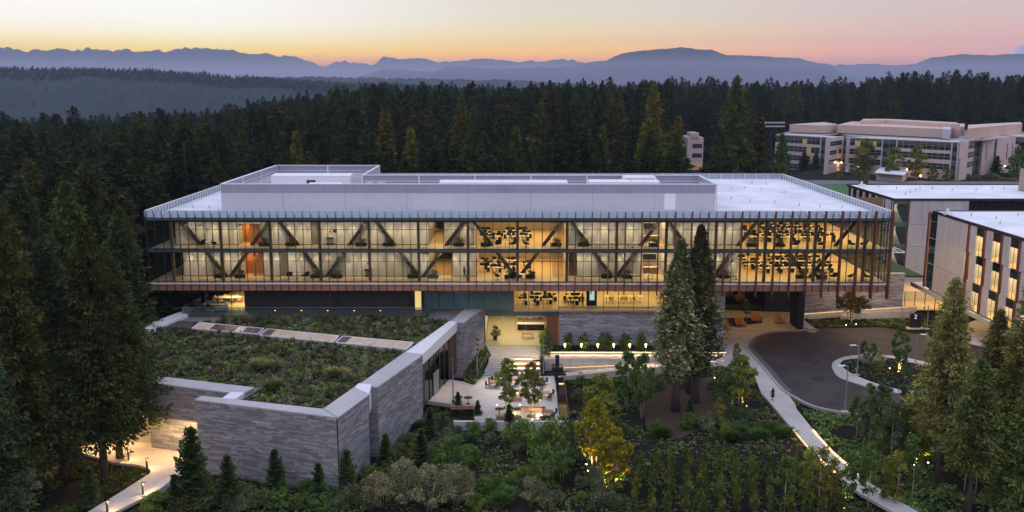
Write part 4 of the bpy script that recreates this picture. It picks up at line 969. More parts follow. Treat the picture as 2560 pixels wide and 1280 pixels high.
# ------------------------------------------------------------------ large pale office block beyond the sports field
fb = thing('far_office_block', 'large pinkish office block with dark ribbon windows at the forest edge', 'building')
m_pink = mat('pink_precast', (.60, .49, .47), .8, .06, .5, dirt=.06); m_pent = mat('penthouse_cladding', (.60, .45, .375), .75, .03, .4)
m_winlit = mat('lit_window', (.4, .3, .1), .4, emit='FFC65A', es=.16); m_fwin = mat('far_window', (.03, .04, .038), .15, spec=.7); m_fspan = mat('far_spandrel', (.09, .12, .115), .2, spec=.6)
ZF = 3.8; ZFT = 18.2
rf = random.Random(5)
def facade(a, c, segs, z0=ZF, z1=ZFT, depth=8):
    """one flat stretch of wall; segs = (start, end, kind) along it, 0..1"""
    a = Vector(a); c = Vector(c); d = (c - a); L_ = d.length; d /= L_; n = Vector((d.y, -d.x)); ang = math.atan2(d.y, d.x)
    def put(name, m, s0, s1, o0, o1, za, zb): o = MB().box(s0, s1, -o1, -o0, za, zb).build(name, m, fb); o.location = (a.x, a.y, 0); o.rotation_euler = (0, 0, ang); return o
    put('wall', m_pink, 0, L_, -depth, -.01, z0, z1)
    for s0, s1, k in segs:
        s0 *= L_; s1 *= L_
        bands = {'r': [(z0 + 11.1, z1 - .25), (z0 + 7.6, z0 + 9.9), (z0 + 3.9, z0 + 6.1)], 'q': [(z0 + 11.1, z0 + 12.9), (z0 + 7.6, z0 + 9.3), (z0 + 3.9, z0 + 5.6)],
                 't': [(z0 + 11.1, z1 - .25)], 'g': [(z0 + .3, z1 - .25)], 'w': [(z0 + 11.1, z1 - .25), (z0 + 7.6, z0 + 9.9), (z0 + 3.9, z0 + 6.1), (z0 + .3, z0 + 2.6)], 's': [(z0 + 6, z0 + 12)]}[k]
        n = max(1, round((s1 - s0) / 2.3))
        for za, zb in bands:
            for i in range(n):
                x0 = s0 + (s1 - s0) * i / n; x1 = s0 + (s1 - s0) * (i + 1) / n
                zz = [(za, zb)] if k != 'g' else [(za + j * 1.75, za + (j + 1) * 1.75) for j in range(8)]
                for j, (u, v) in enumerate(zz):
                    if k == 'g': m = m_fspan if j % 2 else m_fwin
                    else: m = m_winlit if rf.random() < .03 else m_fwin
                    if zb - za > 2.8 and k != 'g': put('spandrel', m_fspan, x0 + .05, x1 - .05, .0, .03, v - .95, v); v -= 1.0
                    w = put('window', m, x0 + .06, x1 - .06, .0, .04, u, v)
            put('window_frame', m_screen, s0, s1, .05, .12, zb - .05, zb + .05) ; put('window_frame', m_screen, s0, s1, .05, .10, (za + zb) / 2 - .04, (za + zb) / 2 + .04)
def g4(px, py): return G(px, py, ZF)
pA, pB, pC, pD, pE, pF, pG_, pH, pI, pJ, pK, pL = g4(1935, 419), g4(2062, 431), g4(2066, 436), g4(2104, 427), g4(2104, 426), g4(2112, 431), g4(2392, 452), g4(2440, 437), g4(2458, 438), g4(2484, 430), g4(2486, 430), g4(2531, 421)
facade(pA, pB, [(.0, .13, 't'), (.13, .88, 'w'), (.9, 1, 'g')]); facade(pC, pD, [(.12, .9, 'q')], depth=1.2); facade(g4(2104, 430), g4(2111, 431), [(0, 1, 'g')])
facade(pF, pG_, [(.03, .33, 'r'), (.34, .46, 'g'), (.47, .93, 'r'), (.94, 1.0, 'g')]); facade(pG_, pH, [(.05, .75, 'r'), (.76, 1, 'g')], depth=.8); facade(g4(2440, 437), g4(2450, 437.5), [(0, 1, 'g')])
facade(g4(2450, 438), g4(2484, 437), [(.28, .34, 's'), (.85, 1, 'g')], depth=30); facade(g4(2486, 434), g4(2531, 431), [(.55, .6, 's'), (.85, .9, 's')], depth=30); facade(g4(2531, 428), g4(2600, 428), [(0, 1, 'w')], depth=30)
def blockpx(pts, za, zb, m, name='penthouse', zp=None): MB().prism(inset([G(x, y, zp if zp is not None else zb) for x, y in pts], .9 if name == 'roof' else 0), za, zb).build(name, m, fb)
blockpx([(1935, 336), (2062, 338), (2100, 334), (2112, 338), (2394, 355), (2440, 349), (2484, 348), (2531, 340), (2640, 336), (2500, 322), (2200, 318), (1980, 324)], ZFT - .6, ZFT - .12, m_steel, 'roof', ZFT)
blockpx([(1974, 311), (2059, 313.5), (2091, 311), (2093, 310), (2060, 305), (2000, 309)], ZFT + .2, 21.8, m_pent)
blockpx([(2093, 312), (2375, 323), (2383, 318), (2412, 316), (2412, 309), (2130, 303)], ZFT + .2, 21.9, m_pent)
blockpx([(2356, 322), (2376, 324), (2378, 317), (2358, 316)], ZFT + .2, 22.2, m_screen)
blockpx([(2152, 301), (2215, 300), (2400, 310), (2390, 306), (2220, 297), (2160, 297)], ZFT, 23.6, m_pent)
blockpx([(2420, 321), (2532, 311), (2556, 309), (2550, 305), (2420, 312)], ZFT, 22.6, m_pent)
t = thing('pavilion_annex', 'single storey entrance annex in front of the pinkish office block', 'building')
MB().prism([g4(2190, 450), g4(2255, 457), g4(2268, 446), g4(2200, 440)], ZF - 1, ZF + 2.9).build('wall', m_pink, t); MB().prism([g4(2185, 452), g4(2258, 459), g4(2272, 446), g4(2200, 438)], ZF + 2.9, ZF + 3.2).build('roof', m_roof, t)
ob = thing('half_hidden_building', 'pinkish building half hidden behind the big conifer', 'building')
a, c = G(1716, 425, 3.8), G(1756, 425, 3.8)
MB().box(a[0], c[0], a[1], a[1] + 18, 2, 17.4).build('wall', m_pink, ob); MB().box(a[0] + 1.5, c[0] - 6 + 4, a[1] - .5, a[1] + 10, 17.4, 19.3).build('penthouse', m_pent, ob)
for i in range(3): MB().box(a[0] + 2.2, c[0] - .5, a[1] - .06, a[1] - .01, 5 + 4 * i, 6.8 + 4 * i).build('window', m_fwin if i else m_winlit, ob)
struct('sports_field', MB().prism([G(2010, 462, 4.1), G(2110, 459, 4.1), G(2200, 459, 4.1), G(2200, 520, 4.1), G(2040, 520, 4.1)], 1.5, 4.1), mat('turf', (.035, .13, .028), .9, .15, .4))
struct('field_track', MB().prism([G(1990, 450, 4.0), G(2330, 453, 4.0), G(2560, 454, 4.0), G(2600, 470, 4.0), G(2000, 470, 4.0)], 1.4, 4.0), mat('track_paving', (.14, .13, .14), .8, .1, .4))
# ================================================================== VEGETATION
def fol(name, rough=.75, trans=.25, var=.25, sc_=.35):
    m = bpy.data.materials.new(name); m.use_nodes = True; nt = m.node_tree; N = nt.nodes; L = nt.links; N.clear()
    out = N.new('ShaderNodeOutputMaterial'); d = N.new('ShaderNodeBsdfDiffuse'); t = N.new('ShaderNodeBsdfTranslucent'); mx = N.new('ShaderNodeMixShader'); mx.inputs[0].default_value = trans
    a = N.new('ShaderNodeAttribute'); a.attribute_name = 'Col'; oi = N.new('ShaderNodeObjectInfo')
    g = N.new('ShaderNodeNewGeometry'); nz = N.new('ShaderNodeTexNoise'); nz.inputs['Scale'].default_value = sc_; L.new(g.outputs['Position'], nz.inputs[0])
    mr = N.new('ShaderNodeMapRange'); L.new(nz.outputs[0], mr.inputs[0]); mr.inputs[1].default_value = .3; mr.inputs[2].default_value = .7; mr.inputs[3].default_value = 1 - var; mr.inputs[4].default_value = 1 + var
    m2 = N.new('ShaderNodeMapRange'); L.new(oi.outputs['Random'], m2.inputs[0]); m2.inputs[3].default_value = 1 - var; m2.inputs[4].default_value = 1 + var
    mu = N.new('ShaderNodeMath'); mu.operation = 'MULTIPLY'; L.new(mr.outputs[0], mu.inputs[0]); L.new(m2.outputs[0], mu.inputs[1])
    hs = N.new('ShaderNodeHueSaturation'); m3 = N.new('ShaderNodeMapRange'); L.new(oi.outputs['Random'], m3.inputs[0]); m3.inputs[3].default_value = .475; m3.inputs[4].default_value = .515
    L.new(m3.outputs[0], hs.inputs['Hue']); L.new(a.outputs['Color'], hs.inputs['Color']); L.new(mu.outputs[0], hs.inputs['Value'])
    L.new(hs.outputs[0], d.inputs[0]); L.new(hs.outputs[0], t.inputs[0]); L.new(d.outputs[0], mx.inputs[1]); L.new(t.outputs[0], mx.inputs[2]); L.new(mx.outputs[0], out.inputs[0]); return m
m_need = fol('conifer_needles', trans=.12, var=.28); m_leaf = fol('leaves', trans=.4, var=.15, sc_=1.2); m_cover = fol('ground_plants', trans=.25, var=.35, sc_=.5)
m_bark = mat('dark_bark', (.075, .055, .045), .9, .3, 6, bump=.4); m_birch = mat('pale_bark', (.42, .36, .29), .8, .25, 5)
RNG = np.random.default_rng(5)

def conifer(h, r, seed, nwh, nb, K, zb=.12, droop=.35, base=(.022, .034, .016), gap=.0, hang=.22, shape=.85, wid=1.0):
    """whorled branches with needle sprays; returns (verts, tris, cols)"""
    g = np.random.default_rng(seed); V = []; Fc = []; C = []; n = 0
    lob = g.uniform(.72, 1.15, 9)
    for w in range(nwh):
        t = (w + g.uniform(-.35, .35)) / nwh; t = min(max(t, 0), 1); z = h * (zb + (1 - zb) * t)
        Lm = r * ((1 - t) ** shape) * (1 if t > .12 else .72 + 2.3 * t) + .012 * h * (1 - t) + .15
        for b in range(nb):
            if g.random() < gap: continue
            a = 2 * math.pi * (b + g.uniform(-.4, .4)) / nb + w * 1.3
            L_ = Lm * g.uniform(.55, 1.12) * lob[int(((a / (2 * math.pi)) % 1) * 9)]
            up = g.uniform(.0, .25) + .45 * t; dr = droop * g.uniform(.6, 1.4) * (1 - .7 * t)
            ca, sa = math.cos(a), math.sin(a); k = max(2, int(K * (.4 + .6 * L_ / r)))
            tone = g.uniform(.6, 1.35); warm = g.uniform(-.1, .15)
            col0 = np.array(base) * tone * np.array([1 + warm, 1, 1 - warm * .5])
            for j in range(k):
                s0 = (j + .15) / k; s1 = min(1.08, (j + 1.25) / k)
                def pt(s): return np.array([ca * L_ * s, sa * L_ * s, z + L_ * (up * s - dr * s * s * 1.6 + .12 * s ** 4)])
                p0 = pt(s0); p1 = pt(s1); wd = L_ / k * g.uniform(.7, 1.3) * wid * (1.15 - .45 * s0) + .1
                sd = np.array([-sa, ca, 0.]); dz = np.array([0, 0, 1.])
                jl = g.uniform(-.25, .25) * wd
                q = [p0, p1, p0 * .45 + p1 * .55 + sd * wd - dz * (hang * wd * 1.4 + jl * .3), p0 * .45 + p1 * .55 - sd * wd - dz * (hang * wd * 1.4 - jl * .3), p0 * .6 + p1 * .4 - dz * (wd * (hang * 2.6) + .05)]
                V += q; Fc += [(n, n + 1, n + 2), (n, n + 3, n + 1), (n, n + 4, n + 1)]; n += 5
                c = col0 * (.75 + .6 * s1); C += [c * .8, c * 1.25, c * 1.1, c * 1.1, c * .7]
    # tip
    V += [np.array([0, 0, h * 1.02]), np.array([.1, .05, h * .93]), np.array([-.1, .05, h * .93]), np.array([0, -.12, h * .93])]; Fc += [(n, n + 1, n + 2), (n, n + 2, n + 3), (n, n + 3, n + 1)]; C += [np.array(base)] * 4
    return np.array(V), np.array(Fc), np.clip(np.array(C), .002, 1)
def trunk_mesh(name, h, r0, lean=0, m=None, seg=7):
    b = MB(); r = random.Random(int(h * 10)); pts = [(math.sin(i * 1.7) * .02 * h * .1 + lean * (i / 6) ** 2, math.cos(i * 1.3) * .01 * h * .1, h * i / 6 - .6 * (i == 0)) for i in range(7)]
    rr = [r0 * 1.35] + [r0 * (1 - .92 * i / 6) + .02 for i in range(1, 7)]; b.tube(pts, rr, seg); return b.mesh(name, m or m_bark, True)
def conifer_thing(label, h, r, seed, nwh, nb, K, tr=.3, name='conifer', **k):
    t = thing(name, label, 'tree'); v, f, c = conifer(h, r, seed, nwh, nb, K, **k)
    link('crown', npmesh('crown', v, f, m_need, c), t); link('trunk', trunk_mesh('trunk', h * .96, tr), t); return Proto(t)

def clump_conifer(h, r, seed, nbr, per, base, z0=.15, shape=.8, size=.5, droop=.35, gaps=.12):
    """boughs that end in hanging clumps of needle sprays, with gaps between the boughs"""
    g = np.random.default_rng(seed); P0 = []; D0 = []; SZ = []; TN = []
    for i in range(nbr):
        t = ((i + g.uniform(0, .8)) / nbr) ** .92
        if g.random() < gaps: continue
        a = i * 2.399 + g.uniform(-.5, .5); L_ = (r * ((1 - t) ** shape) * (min(1, .62 + t * 3)) + .12) * g.uniform(.6, 1.12); z = h * (z0 + (1 - z0) * t)
        for s in ((.35, .6, .85, 1.0) if L_ > 1.2 else (.5, 1.0)):
            c = np.array([math.cos(a) * L_ * s, math.sin(a) * L_ * s, z + L_ * (.18 * s - droop * s * s)]) + g.normal(0, .12 * L_ * .3 + .03, 3)
            n = max(4, int(per * (.5 + .5 * L_ / r) * g.uniform(.6, 1.3))); w = (.16 * L_ + .22) * g.uniform(.8, 1.3)
            d = g.normal(0, 1, (n, 3)); d /= np.linalg.norm(d, axis=1)[:, None]; d *= (g.random(n) ** .4)[:, None]
            P0.append(c + d * np.array([w, w, w * .55])); o = np.array([math.cos(a), math.sin(a), -.35]); D0.append(d * .8 + o * g.uniform(.3, .9, n)[:, None]); SZ.append(g.uniform(.6, 1.3, n) * size * (.55 + .45 * L_ / r)); TN.append(np.full(n, g.uniform(.6, 1.35) * (.6 + .5 * s)) * g.uniform(.8, 1.2, n))
    # leader
    n = 60; tt = g.random(n); P0.append(np.stack([g.normal(0, .12, n), g.normal(0, .12, n), h * (.93 + .07 * tt)], 1)); D0.append(np.stack([g.normal(0, .5, n), g.normal(0, .5, n), np.full(n, .7)], 1)); SZ.append(np.full(n, size * .5)); TN.append(np.ones(n))
    P_ = np.concatenate(P0); D_ = np.concatenate(D0); S_ = np.concatenate(SZ)[:, None]; N_ = np.concatenate(TN); D_ /= np.linalg.norm(D_, axis=1)[:, None] + 1e-6; m = len(P_)
    sd = np.cross(D_, g.normal(0, 1, (m, 3))); sd /= np.linalg.norm(sd, axis=1)[:, None] + 1e-6
    V = np.stack([P_ - sd * S_ * .3, P_ + sd * S_ * .3, P_ + D_ * S_], 1).reshape(-1, 3); C = np.repeat(np.array([base]) * N_[:, None] * np.stack([g.uniform(.9, 1.2, m), np.ones(m), g.uniform(.8, 1.1, m)], 1), 3, 0); C[2::3] *= 1.3
    return V, np.arange(3 * m).reshape(-1, 3), np.clip(C, .002, 1)
def clump_thing(label, h, r, seed, nbr, per, base, tr=.3, name='conifer', **k):
    t = thing(name, label, 'tree'); v, f, c = clump_conifer(h, r, seed, nbr, per, base, **k)
    link('crown', npmesh('crown', v, f, m_need, c), t); link('trunk', trunk_mesh('trunk', h * .96, tr, m=m_bark), t)
    b = MB(); g = random.Random(seed)
    for i in range(26): z = h * g.uniform(k.get('z0', .15) * .7, .8); a = g.random() * 6.28; L_ = r * (1 - z / h) * .8; b.tube([(0, 0, z), (math.cos(a) * L_, math.sin(a) * L_, z - L_ * .1)], [tr * .2, .02], 4)
    link('limbs', b.mesh('limbs', m_bark), t); return t
# ---- the forest: eight kinds of fir, each tree an object; beyond the first rows one mass
fir_specs = [(30, 4.6), (33, 5.4), (28, 4.2), (35, 5.0), (31, 6.2), (26, 5.2), (34, 4.3), (29, 5.8)]
def as_proto(t): return Proto(t)
firs = [as_proto(clump_thing('dark fir in the forest', h, r, 100 + i, (130, 110, 130, 100, 130, 120, 80, 120)[i], 9, size=1.15, shape=(.8, .62, .9, .55, .68, .6, .5, .62)[i], droop=(.3, .4, .25, .45, .35, .5, .35, .3)[i], z0=(.1, .3, .12, .35, .15, .08, .42, .2)[i], gaps=(.1, .2, .1, .25, .15, .08, .32, .18)[i], tr=.3, name='fir_tree',
                      base=((.027, .044, .015), (.022, .037, .016), (.042, .056, .016), (.026, .038, .015), (.032, .050, .015), (.056, .064, .018), (.022, .034, .015), (.028, .048, .020))[i])) for i, (h, r) in enumerate(fir_specs)]
def in_view(x, y, m=12): px = 1294 + x / y * F; return -m * F / y < px < 2560 + m * F / y
spots = []; r = random.Random(3); gridc = {}
def ok(x, y, d):
    k = (int(x // 6), int(y // 6))
    for i in (-1, 0, 1):
        for j in (-1, 0, 1):
            for a, b_ in gridc.get((k[0] + i, k[1] + j), ()):
                if (a - x) ** 2 + (b_ - y) ** 2 < d * d: return False
    gridc.setdefault(k, []).append((x, y)); return True
def free(x, y):
    if y < 152: return x < -62 - (150 - y) * .12
    if y < 200: return x < -60 or (-58 < x < 45 and y > 193)
    if x / y > .255 and y < 440: return False                       # sports field and office block
    if x / y > .12 and y < 232: return False
    if .165 < x / y < .255 and y < 410: return False
    if -.17 < x / y < .255 and 200 < y < 282: return (math.sin(x * 12.9 + y * 78.2) * 43758.5) % 1 < .10
    return True
KINDS_ = ('dark fir', 'tall loose fir', 'dense narrow fir', 'tall drooping fir', 'wide spreading fir', 'short olive fir', 'thin bare trunked fir', 'wide fir')
def groupname(x, y, k):
    px = 1294 + x / y * F; a = KINDS_[k]
    if y < 200 and px < 560: z = 'crowded behind the left grove' if px < 150 else ('beside the left end of the glass offices' if y < 165 else 'beside the left rear corner of the white roof')
    elif x / y > .255: z = 'in the forest edge behind the far office block'
    elif y < 282 and x / y > -.17: z = 'standing forward of the forest behind the white roof'
    else: z = 'in the forest at the far left below the hazy hill' if px < 300 else 'in the forest left of the raised plant screen' if px < 650 else 'in the forest behind the raised plant screen' if px < 960 else 'in the forest behind the middle of the roof' if px < 1500 else 'in the forest just left of the biggest conifer'
    return a.replace('fir', 'firs') + ' ' + z, a + ' ' + z
def dens(x, y): return (4.4 if y < 200 else 6.2) + max(0, y - 300) * .004
cand = []
for i in range(90000):
    y = 118 + (r.random() ** 1.6) * 640; x = (r.random() * 2 - 1) * (y * .62 + 14)
    if free(x, y) and in_view(x, y, 9) and ok(x, y, dens(x, y)): cand.append((x, y))
cand.sort(key=lambda p: p[1]); print('trees', len(cand))
NI = 275; far_pts = []
def topcap(x, y):
    """the height the canopy reaches, so that the skyline falls where the hazy hills show above it"""
    a = x / y; px = 1294 + a * F
    ys = interp([(-600, 262), (0, 258), (250, 266), (420, 262), (500, 268), (700, 236), (850, 212), (950, 204), (1300, 200), (1650, 188), (2000, 192), (2120, 180), (2300, 168), (2560, 176), (3200, 176)], px)
    return H - y * math.tan(PITCH + math.atan((ys - PCY) / F))
gn_layers = [[] for _ in firs]
for i, (x, y) in enumerate(cand):
    k = r.randrange(8); base = T(x, y)
    if x / y < -.27 or y < 200: k = r.choice((0, 2, 4, 5, 1)); h = fir_specs[k][0]
    s = r.uniform(.72, 1.02)
    if 200 < y < 282 and x / y > -.17: s = r.uniform(.42, .72); k = r.choice((2, 4, 5, 5, 7))
    h = fir_specs[k][0]; cap = topcap(x, y) + (r.choice((0, -1, 0, 1.2, 2.2, -2, -4, -5, 3.2)) - 3.2) * y / 300 - (5 if y < 250 and x / y > -.27 else 0)
    if base + h * s > cap: s = (cap - base) / h
    if y > 250 and base + h * s < cap - 6: s = min((cap - 6 * r.random() - base) / h, 1.35)
    if s < .35: continue
    rz = r.random() * 6.28
    if i < NI: g, lab = groupname(x, y, k); firs[k].put((x, y, base - .2), rz, (s * r.uniform(.85, 1.3) * (1.25 if y < 200 else 1), s * r.uniform(.95, 1.2) * (1.25 if y < 200 else 1), s), lab, g)
    else: far_pts.append((x, y, base - .2, s, rz, k))
def gn_scatter(name, pts, crown_objs, label=None):
    """one object that repeats a few crowns at many points (geometry nodes)"""
    me = bpy.data.meshes.new(name); me.vertices.add(len(pts)); me.vertices.foreach_set('co', np.array([p[:3] for p in pts], np.float32).ravel())
    for an, idx in (('scl', 3), ('rot', 4)):
        a = me.attributes.new(an, 'FLOAT', 'POINT'); a.data.foreach_set('value', np.array([p[idx] for p in pts], np.float32))
    a = me.attributes.new('kind', 'INT', 'POINT'); a.data.foreach_set('value', np.array([p[5] for p in pts], np.int32))
    o = bpy.data.objects.new(name, me); COL.objects.link(o); o['kind'] = 'stuff'
    ng = bpy.data.node_groups.new(name, 'GeometryNodeTree'); ng.interface.new_socket('Geometry', in_out='INPUT', socket_type='NodeSocketGeometry'); ng.interface.new_socket('Geometry', in_out='OUTPUT', socket_type='NodeSocketGeometry')
    N = ng.nodes; L = ng.links; gi = N.new('NodeGroupInput'); go = N.new('NodeGroupOutput'); j = N.new('GeometryNodeJoinGeometry')
    def attr(n, ty): a = N.new('GeometryNodeInputNamedAttribute'); a.data_type = ty; a.inputs[0].default_value = n; return a.outputs[0]
    sa, ra, ka = attr('scl', 'FLOAT'), attr('rot', 'FLOAT'), attr('kind', 'INT')
    cx = N.new('ShaderNodeCombineXYZ'); L.new(ra, cx.inputs[2])
    for i, cos in enumerate(crown_objs):
        cmp_ = N.new('FunctionNodeCompare'); cmp_.data_type = 'INT'; cmp_.operation = 'EQUAL'; L.new(ka, cmp_.inputs[2]); cmp_.inputs[3].default_value = i
        iop = N.new('GeometryNodeInstanceOnPoints'); L.new(gi.outputs[0], iop.inputs['Points']); L.new(cmp_.outputs[0], iop.inputs['Selection'])
        jj = N.new('GeometryNodeJoinGeometry')
        for co in cos: oi = N.new('GeometryNodeObjectInfo'); oi.transform_space = 'ORIGINAL'; oi.inputs[0].default_value = co; L.new(oi.outputs['Geometry'], jj.inputs[0])
        g2 = N.new('GeometryNodeGeometryToInstance'); L.new(jj.outputs[0], g2.inputs[0])
        L.new(g2.outputs[0], iop.inputs['Instance']); L.new(cx.outputs[0], iop.inputs['Rotation']); L.new(sa, iop.inputs['Scale']); L.new(iop.outputs[0], j.inputs[0])
    L.new(j.outputs[0], go.inputs[0]); md = o.modifiers.new('scatter', 'NODES'); md.node_group = ng; return o

gn_scatter('forest', far_pts, [[c for c in p.root.children] for p in firs])
# trees along the crests of the far hills and slopes
hp = []
for i in range(5200):
    y = r.uniform(760, 2300); x = (r.random() * 2 - 1) * y * .62; z = T(x, y)
    hp.append((x, y, z - 1, r.uniform(.45, .8), r.random() * 6, r.randrange(8)))
gn_scatter('far_wood', hp, [[p.root.children[0]] for p in firs])
hill = bpy.data.objects['far_hill'].data; hv = np.empty(len(hill.vertices) * 3, np.float32); hill.vertices.foreach_get('co', hv); hv = hv.reshape(-1, 11, 3); hp = []
for i in range(15000):
    a = r.uniform(0, len(hv) - 2); j = r.uniform(0, 5.2) if i % 6 == 0 else r.uniform(4.5, 5.15); ia, ja = int(a), int(j); fa, fj = a - ia, j - ja
    q = (hv[ia, ja] * (1 - fa) + hv[ia + 1, ja] * fa) * (1 - fj) + (hv[ia, ja + 1] * (1 - fa) + hv[ia + 1, ja + 1] * fa) * fj
    if in_view(q[0], q[1], 30) and q[0] < 200: hp.append((float(q[0]), float(q[1]), float(q[2]) - .8, r.uniform(.16, .30), r.random() * 6, r.randrange(8)))
gn_scatter('hill_wood', hp, [[p.root.children[0]] for p in firs])

# ---- single large conifers
def place(p, px, py, z, ptop, r_=None, label=None, group=None, lean=0):
    q = P(px, py, z=z); top = P(px, ptop, Y=q.y).z; return q, top - z
big = [  # (base px, base py, top py, half width px, label)
    (1832, 452, 190, 78, 'biggest conifer, alone behind the roof between the offices and the far office block', .12, 1),
    (1628, 452, 210, 52, 'tall olive conifer left of the biggest conifer behind the roof', .15, 2),
    (1156, 455, 250, 56, 'tall ragged conifer behind the middle of the plant screen', .12, 3),
    (966, 452, 265, 42, 'olive conifer just right of the raised part of the plant screen', .12, 4),
    (1030, 455, 320, 34, 'shorter conifer between two tall ones behind the plant screen', .1, 2), (1290, 460, 318, 36, 'bushy conifer behind the middle of the long roof edge', .1, 1),
    (1505, 455, 318, 24, 'narrow bright green conifer behind the right part of the plant screen', .05, 5), (1418, 455, 356, 14, 'small narrow fir behind the plant screen', .05, 5),
    (1462, 455, 300, 24, 'thin reddish conifer left of the narrow bright green one', .2, 3), (1690, 455, 292, 30, 'thin conifer between the two biggest ones behind the roof', .2, 4),
    (1890, 450, 270, 45, 'dark conifer pressed against the right side of the biggest conifer', .1, 1), (745, 430, 330, 34, 'broad conifer behind the raised plant screen', .1, 2), (610, 440, 300, 40, 'dark conifer behind the left end of the plant screen', .1, 1),
    (1950, 446, 335, 20, 'slim conifer at the left end of the far office block', .05, 5)]
for bx, by, ty, hw, lab, zb_, kd in big:
    Y = 205 if bx < 1700 else 232
    z = T(P(bx, by, Y=Y).x, Y); x = P(bx, by, Y=Y).x; h = P(bx, ty, Y=Y).z - z; rr = hw * Y * 1.0 / F
    t = clump_thing(lab, h, rr * 1.1, 300 + bx, 260, 13, size=.95, z0=zb_, tr=h * .011, droop=.3, base=((.065, .080, .024), (.12, .125, .03), (.09, .105, .03), (.125, .118, .032), (.08, .135, .034))[kd - 1], shape=.72)
    t.location = (x, Y, z)
# ---- near conifers on both sides
near = [  # base px, base py, z, top py, half width px, crown start, label
    (300, 1150, -1.9, 625, 118, .17, 'huge dark conifer leaning over the lit court, nearest the pavilion wall', 0),
    (262, 1190, -1.9, 560, 92, .16, 'tall dark conifer directly left of the one by the pavilion wall', 0),
    (160, 1195, -2, 600, 100, .14, 'bluish dark conifer in the left grove above the court', 1),
    (60, 1235, -2, 470, 120, .08, 'massive dark conifer at the left edge of the picture', 2),
    (110, 1120, -2, 440, 120, .1, 'broad dark conifer deep in the left grove', 1), (215, 1040, -2, 455, 95, .12, 'dark conifer of the left grove reaching beside the office roof corner', 0),
    (20, 1080, -2, 480, 100, .1, 'dark conifer half cut by the left picture edge', 2), (-40, 1290, -2, 700, 120, .05, 'low broad conifer at the bottom left corner', 1),
    (330, 950, -2, 520, 66, .12, 'slimmer conifer between the left grove and the glass offices', 0), (120, 900, -2, 400, 90, .1, 'tall conifer at the back of the left grove', 2), (255, 880, -2, 400, 80, .1, 'tall conifer left of the office roof corner', 0)]
for i, (bx, by, z, ty, hw, zb_, lab, kd) in enumerate(near):
    q = P(bx, by, z=z); h = P(bx, ty, Y=q.y).z - z; rr = hw * q.y * 1.03 / F
    t = clump_thing(lab, h, rr * 1.12, 400 + i, 420, 26 if by > 1100 else 15, size=.5 if by > 1100 else .7, z0=zb_, droop=.55, tr=h * .014, gaps=.06, base=((.060, .084, .026), (.058, .088, .040), (.068, .078, .022))[kd], shape=.6)
    t.location = q
rightc = [(2345, 1208, -.8, 697, 92, .24, 'tall conifer with a bare lower trunk right of the road island', 3), (2462, 1180, -.8, 775, 66, .2, 'dense conifer between the two taller ones at the right edge', 3),
          (2530, 1215, -.8, 700, 76, .24, 'tall loose conifer at the right edge in front of the raised wing', 3), (2600, 1280, -.9, 690, 90, .2, 'conifer cut off by the right edge of the picture', 3), (2420, 1285, -1, 900, 70, .3, 'young dense conifer low in the right corner', 4), (2545, 1300, -1, 960, 80, .1, 'bushy conifer in the bottom right corner', 4)]
for i, (bx, by, z, ty, hw, zb_, lab, kd) in enumerate(rightc):
    q = P(bx, by, z=z); h = P(bx, ty, Y=q.y).z - z; rr = hw * q.y * 1.03 / F
    t = clump_thing(lab, h, rr * .95, 500 + i, 300, 24, size=.42, z0=zb_, droop=.32, tr=h * .016, gaps=.15, base=((.18, .18, .055), (.11, .15, .042))[kd - 3], shape=.68)
    t.location = q
# the pair of dense trees in front of the stone wall
def column_crown(h, r, seed, n, base, z0=.1):
    """dense column of upright sprays, narrowing to a point"""
    g = np.random.default_rng(seed); t = g.random(n) ** .85; a = g.random(n) * 2 * np.pi; prof = np.minimum(1, (1 - t) * 1.7) ** .9 * np.minimum(1, .35 + t * 4)
    prof *= 1 + .22 * np.sin(a * 3 + t * 9) + .2 * np.sin(a * 5 - t * 31) + .12 * np.sin(a * 11 + t * 60); rr = r * .92 * prof * (g.random(n) ** .45)
    z = h * (z0 + (1 - z0) * t); c = np.stack([np.cos(a) * rr, np.sin(a) * rr, z], 1); s = g.uniform(.28, .6, n)[:, None]
    out = np.stack([np.cos(a), np.sin(a), np.zeros(n)], 1); sd = np.stack([-np.sin(a), np.cos(a), np.zeros(n)], 1); up = np.array([[0, 0, 1.]])
    j = g.normal(0, .25, (n, 3)); tip = c + (out * .75 + up * g.uniform(-.5, 1.0, n)[:, None] + j) * s; b1 = c + (sd * .55 + j * .5) * s; b2 = c - (sd * .55 - j * .5) * s
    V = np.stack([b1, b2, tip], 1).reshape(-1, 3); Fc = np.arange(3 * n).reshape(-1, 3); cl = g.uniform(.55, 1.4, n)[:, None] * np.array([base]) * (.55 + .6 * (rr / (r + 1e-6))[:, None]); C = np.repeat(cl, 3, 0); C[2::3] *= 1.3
    return V, Fc, np.clip(C, .002, 1)
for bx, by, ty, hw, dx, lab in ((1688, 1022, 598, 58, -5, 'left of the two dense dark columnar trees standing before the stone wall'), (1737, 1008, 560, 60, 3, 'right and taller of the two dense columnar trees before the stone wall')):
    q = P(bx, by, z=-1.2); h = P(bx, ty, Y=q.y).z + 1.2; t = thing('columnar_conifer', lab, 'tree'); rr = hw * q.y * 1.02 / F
    v, f, c = column_crown(h * .985, rr, bx, 15000, (.24, .24, .11) if bx < 1700 else (.16, .175, .07), z0=.17); link('crown', npmesh('crown', v, f, m_need, c), t); link('trunk', trunk_mesh('trunk', h * .9, .5), t); t.location = q
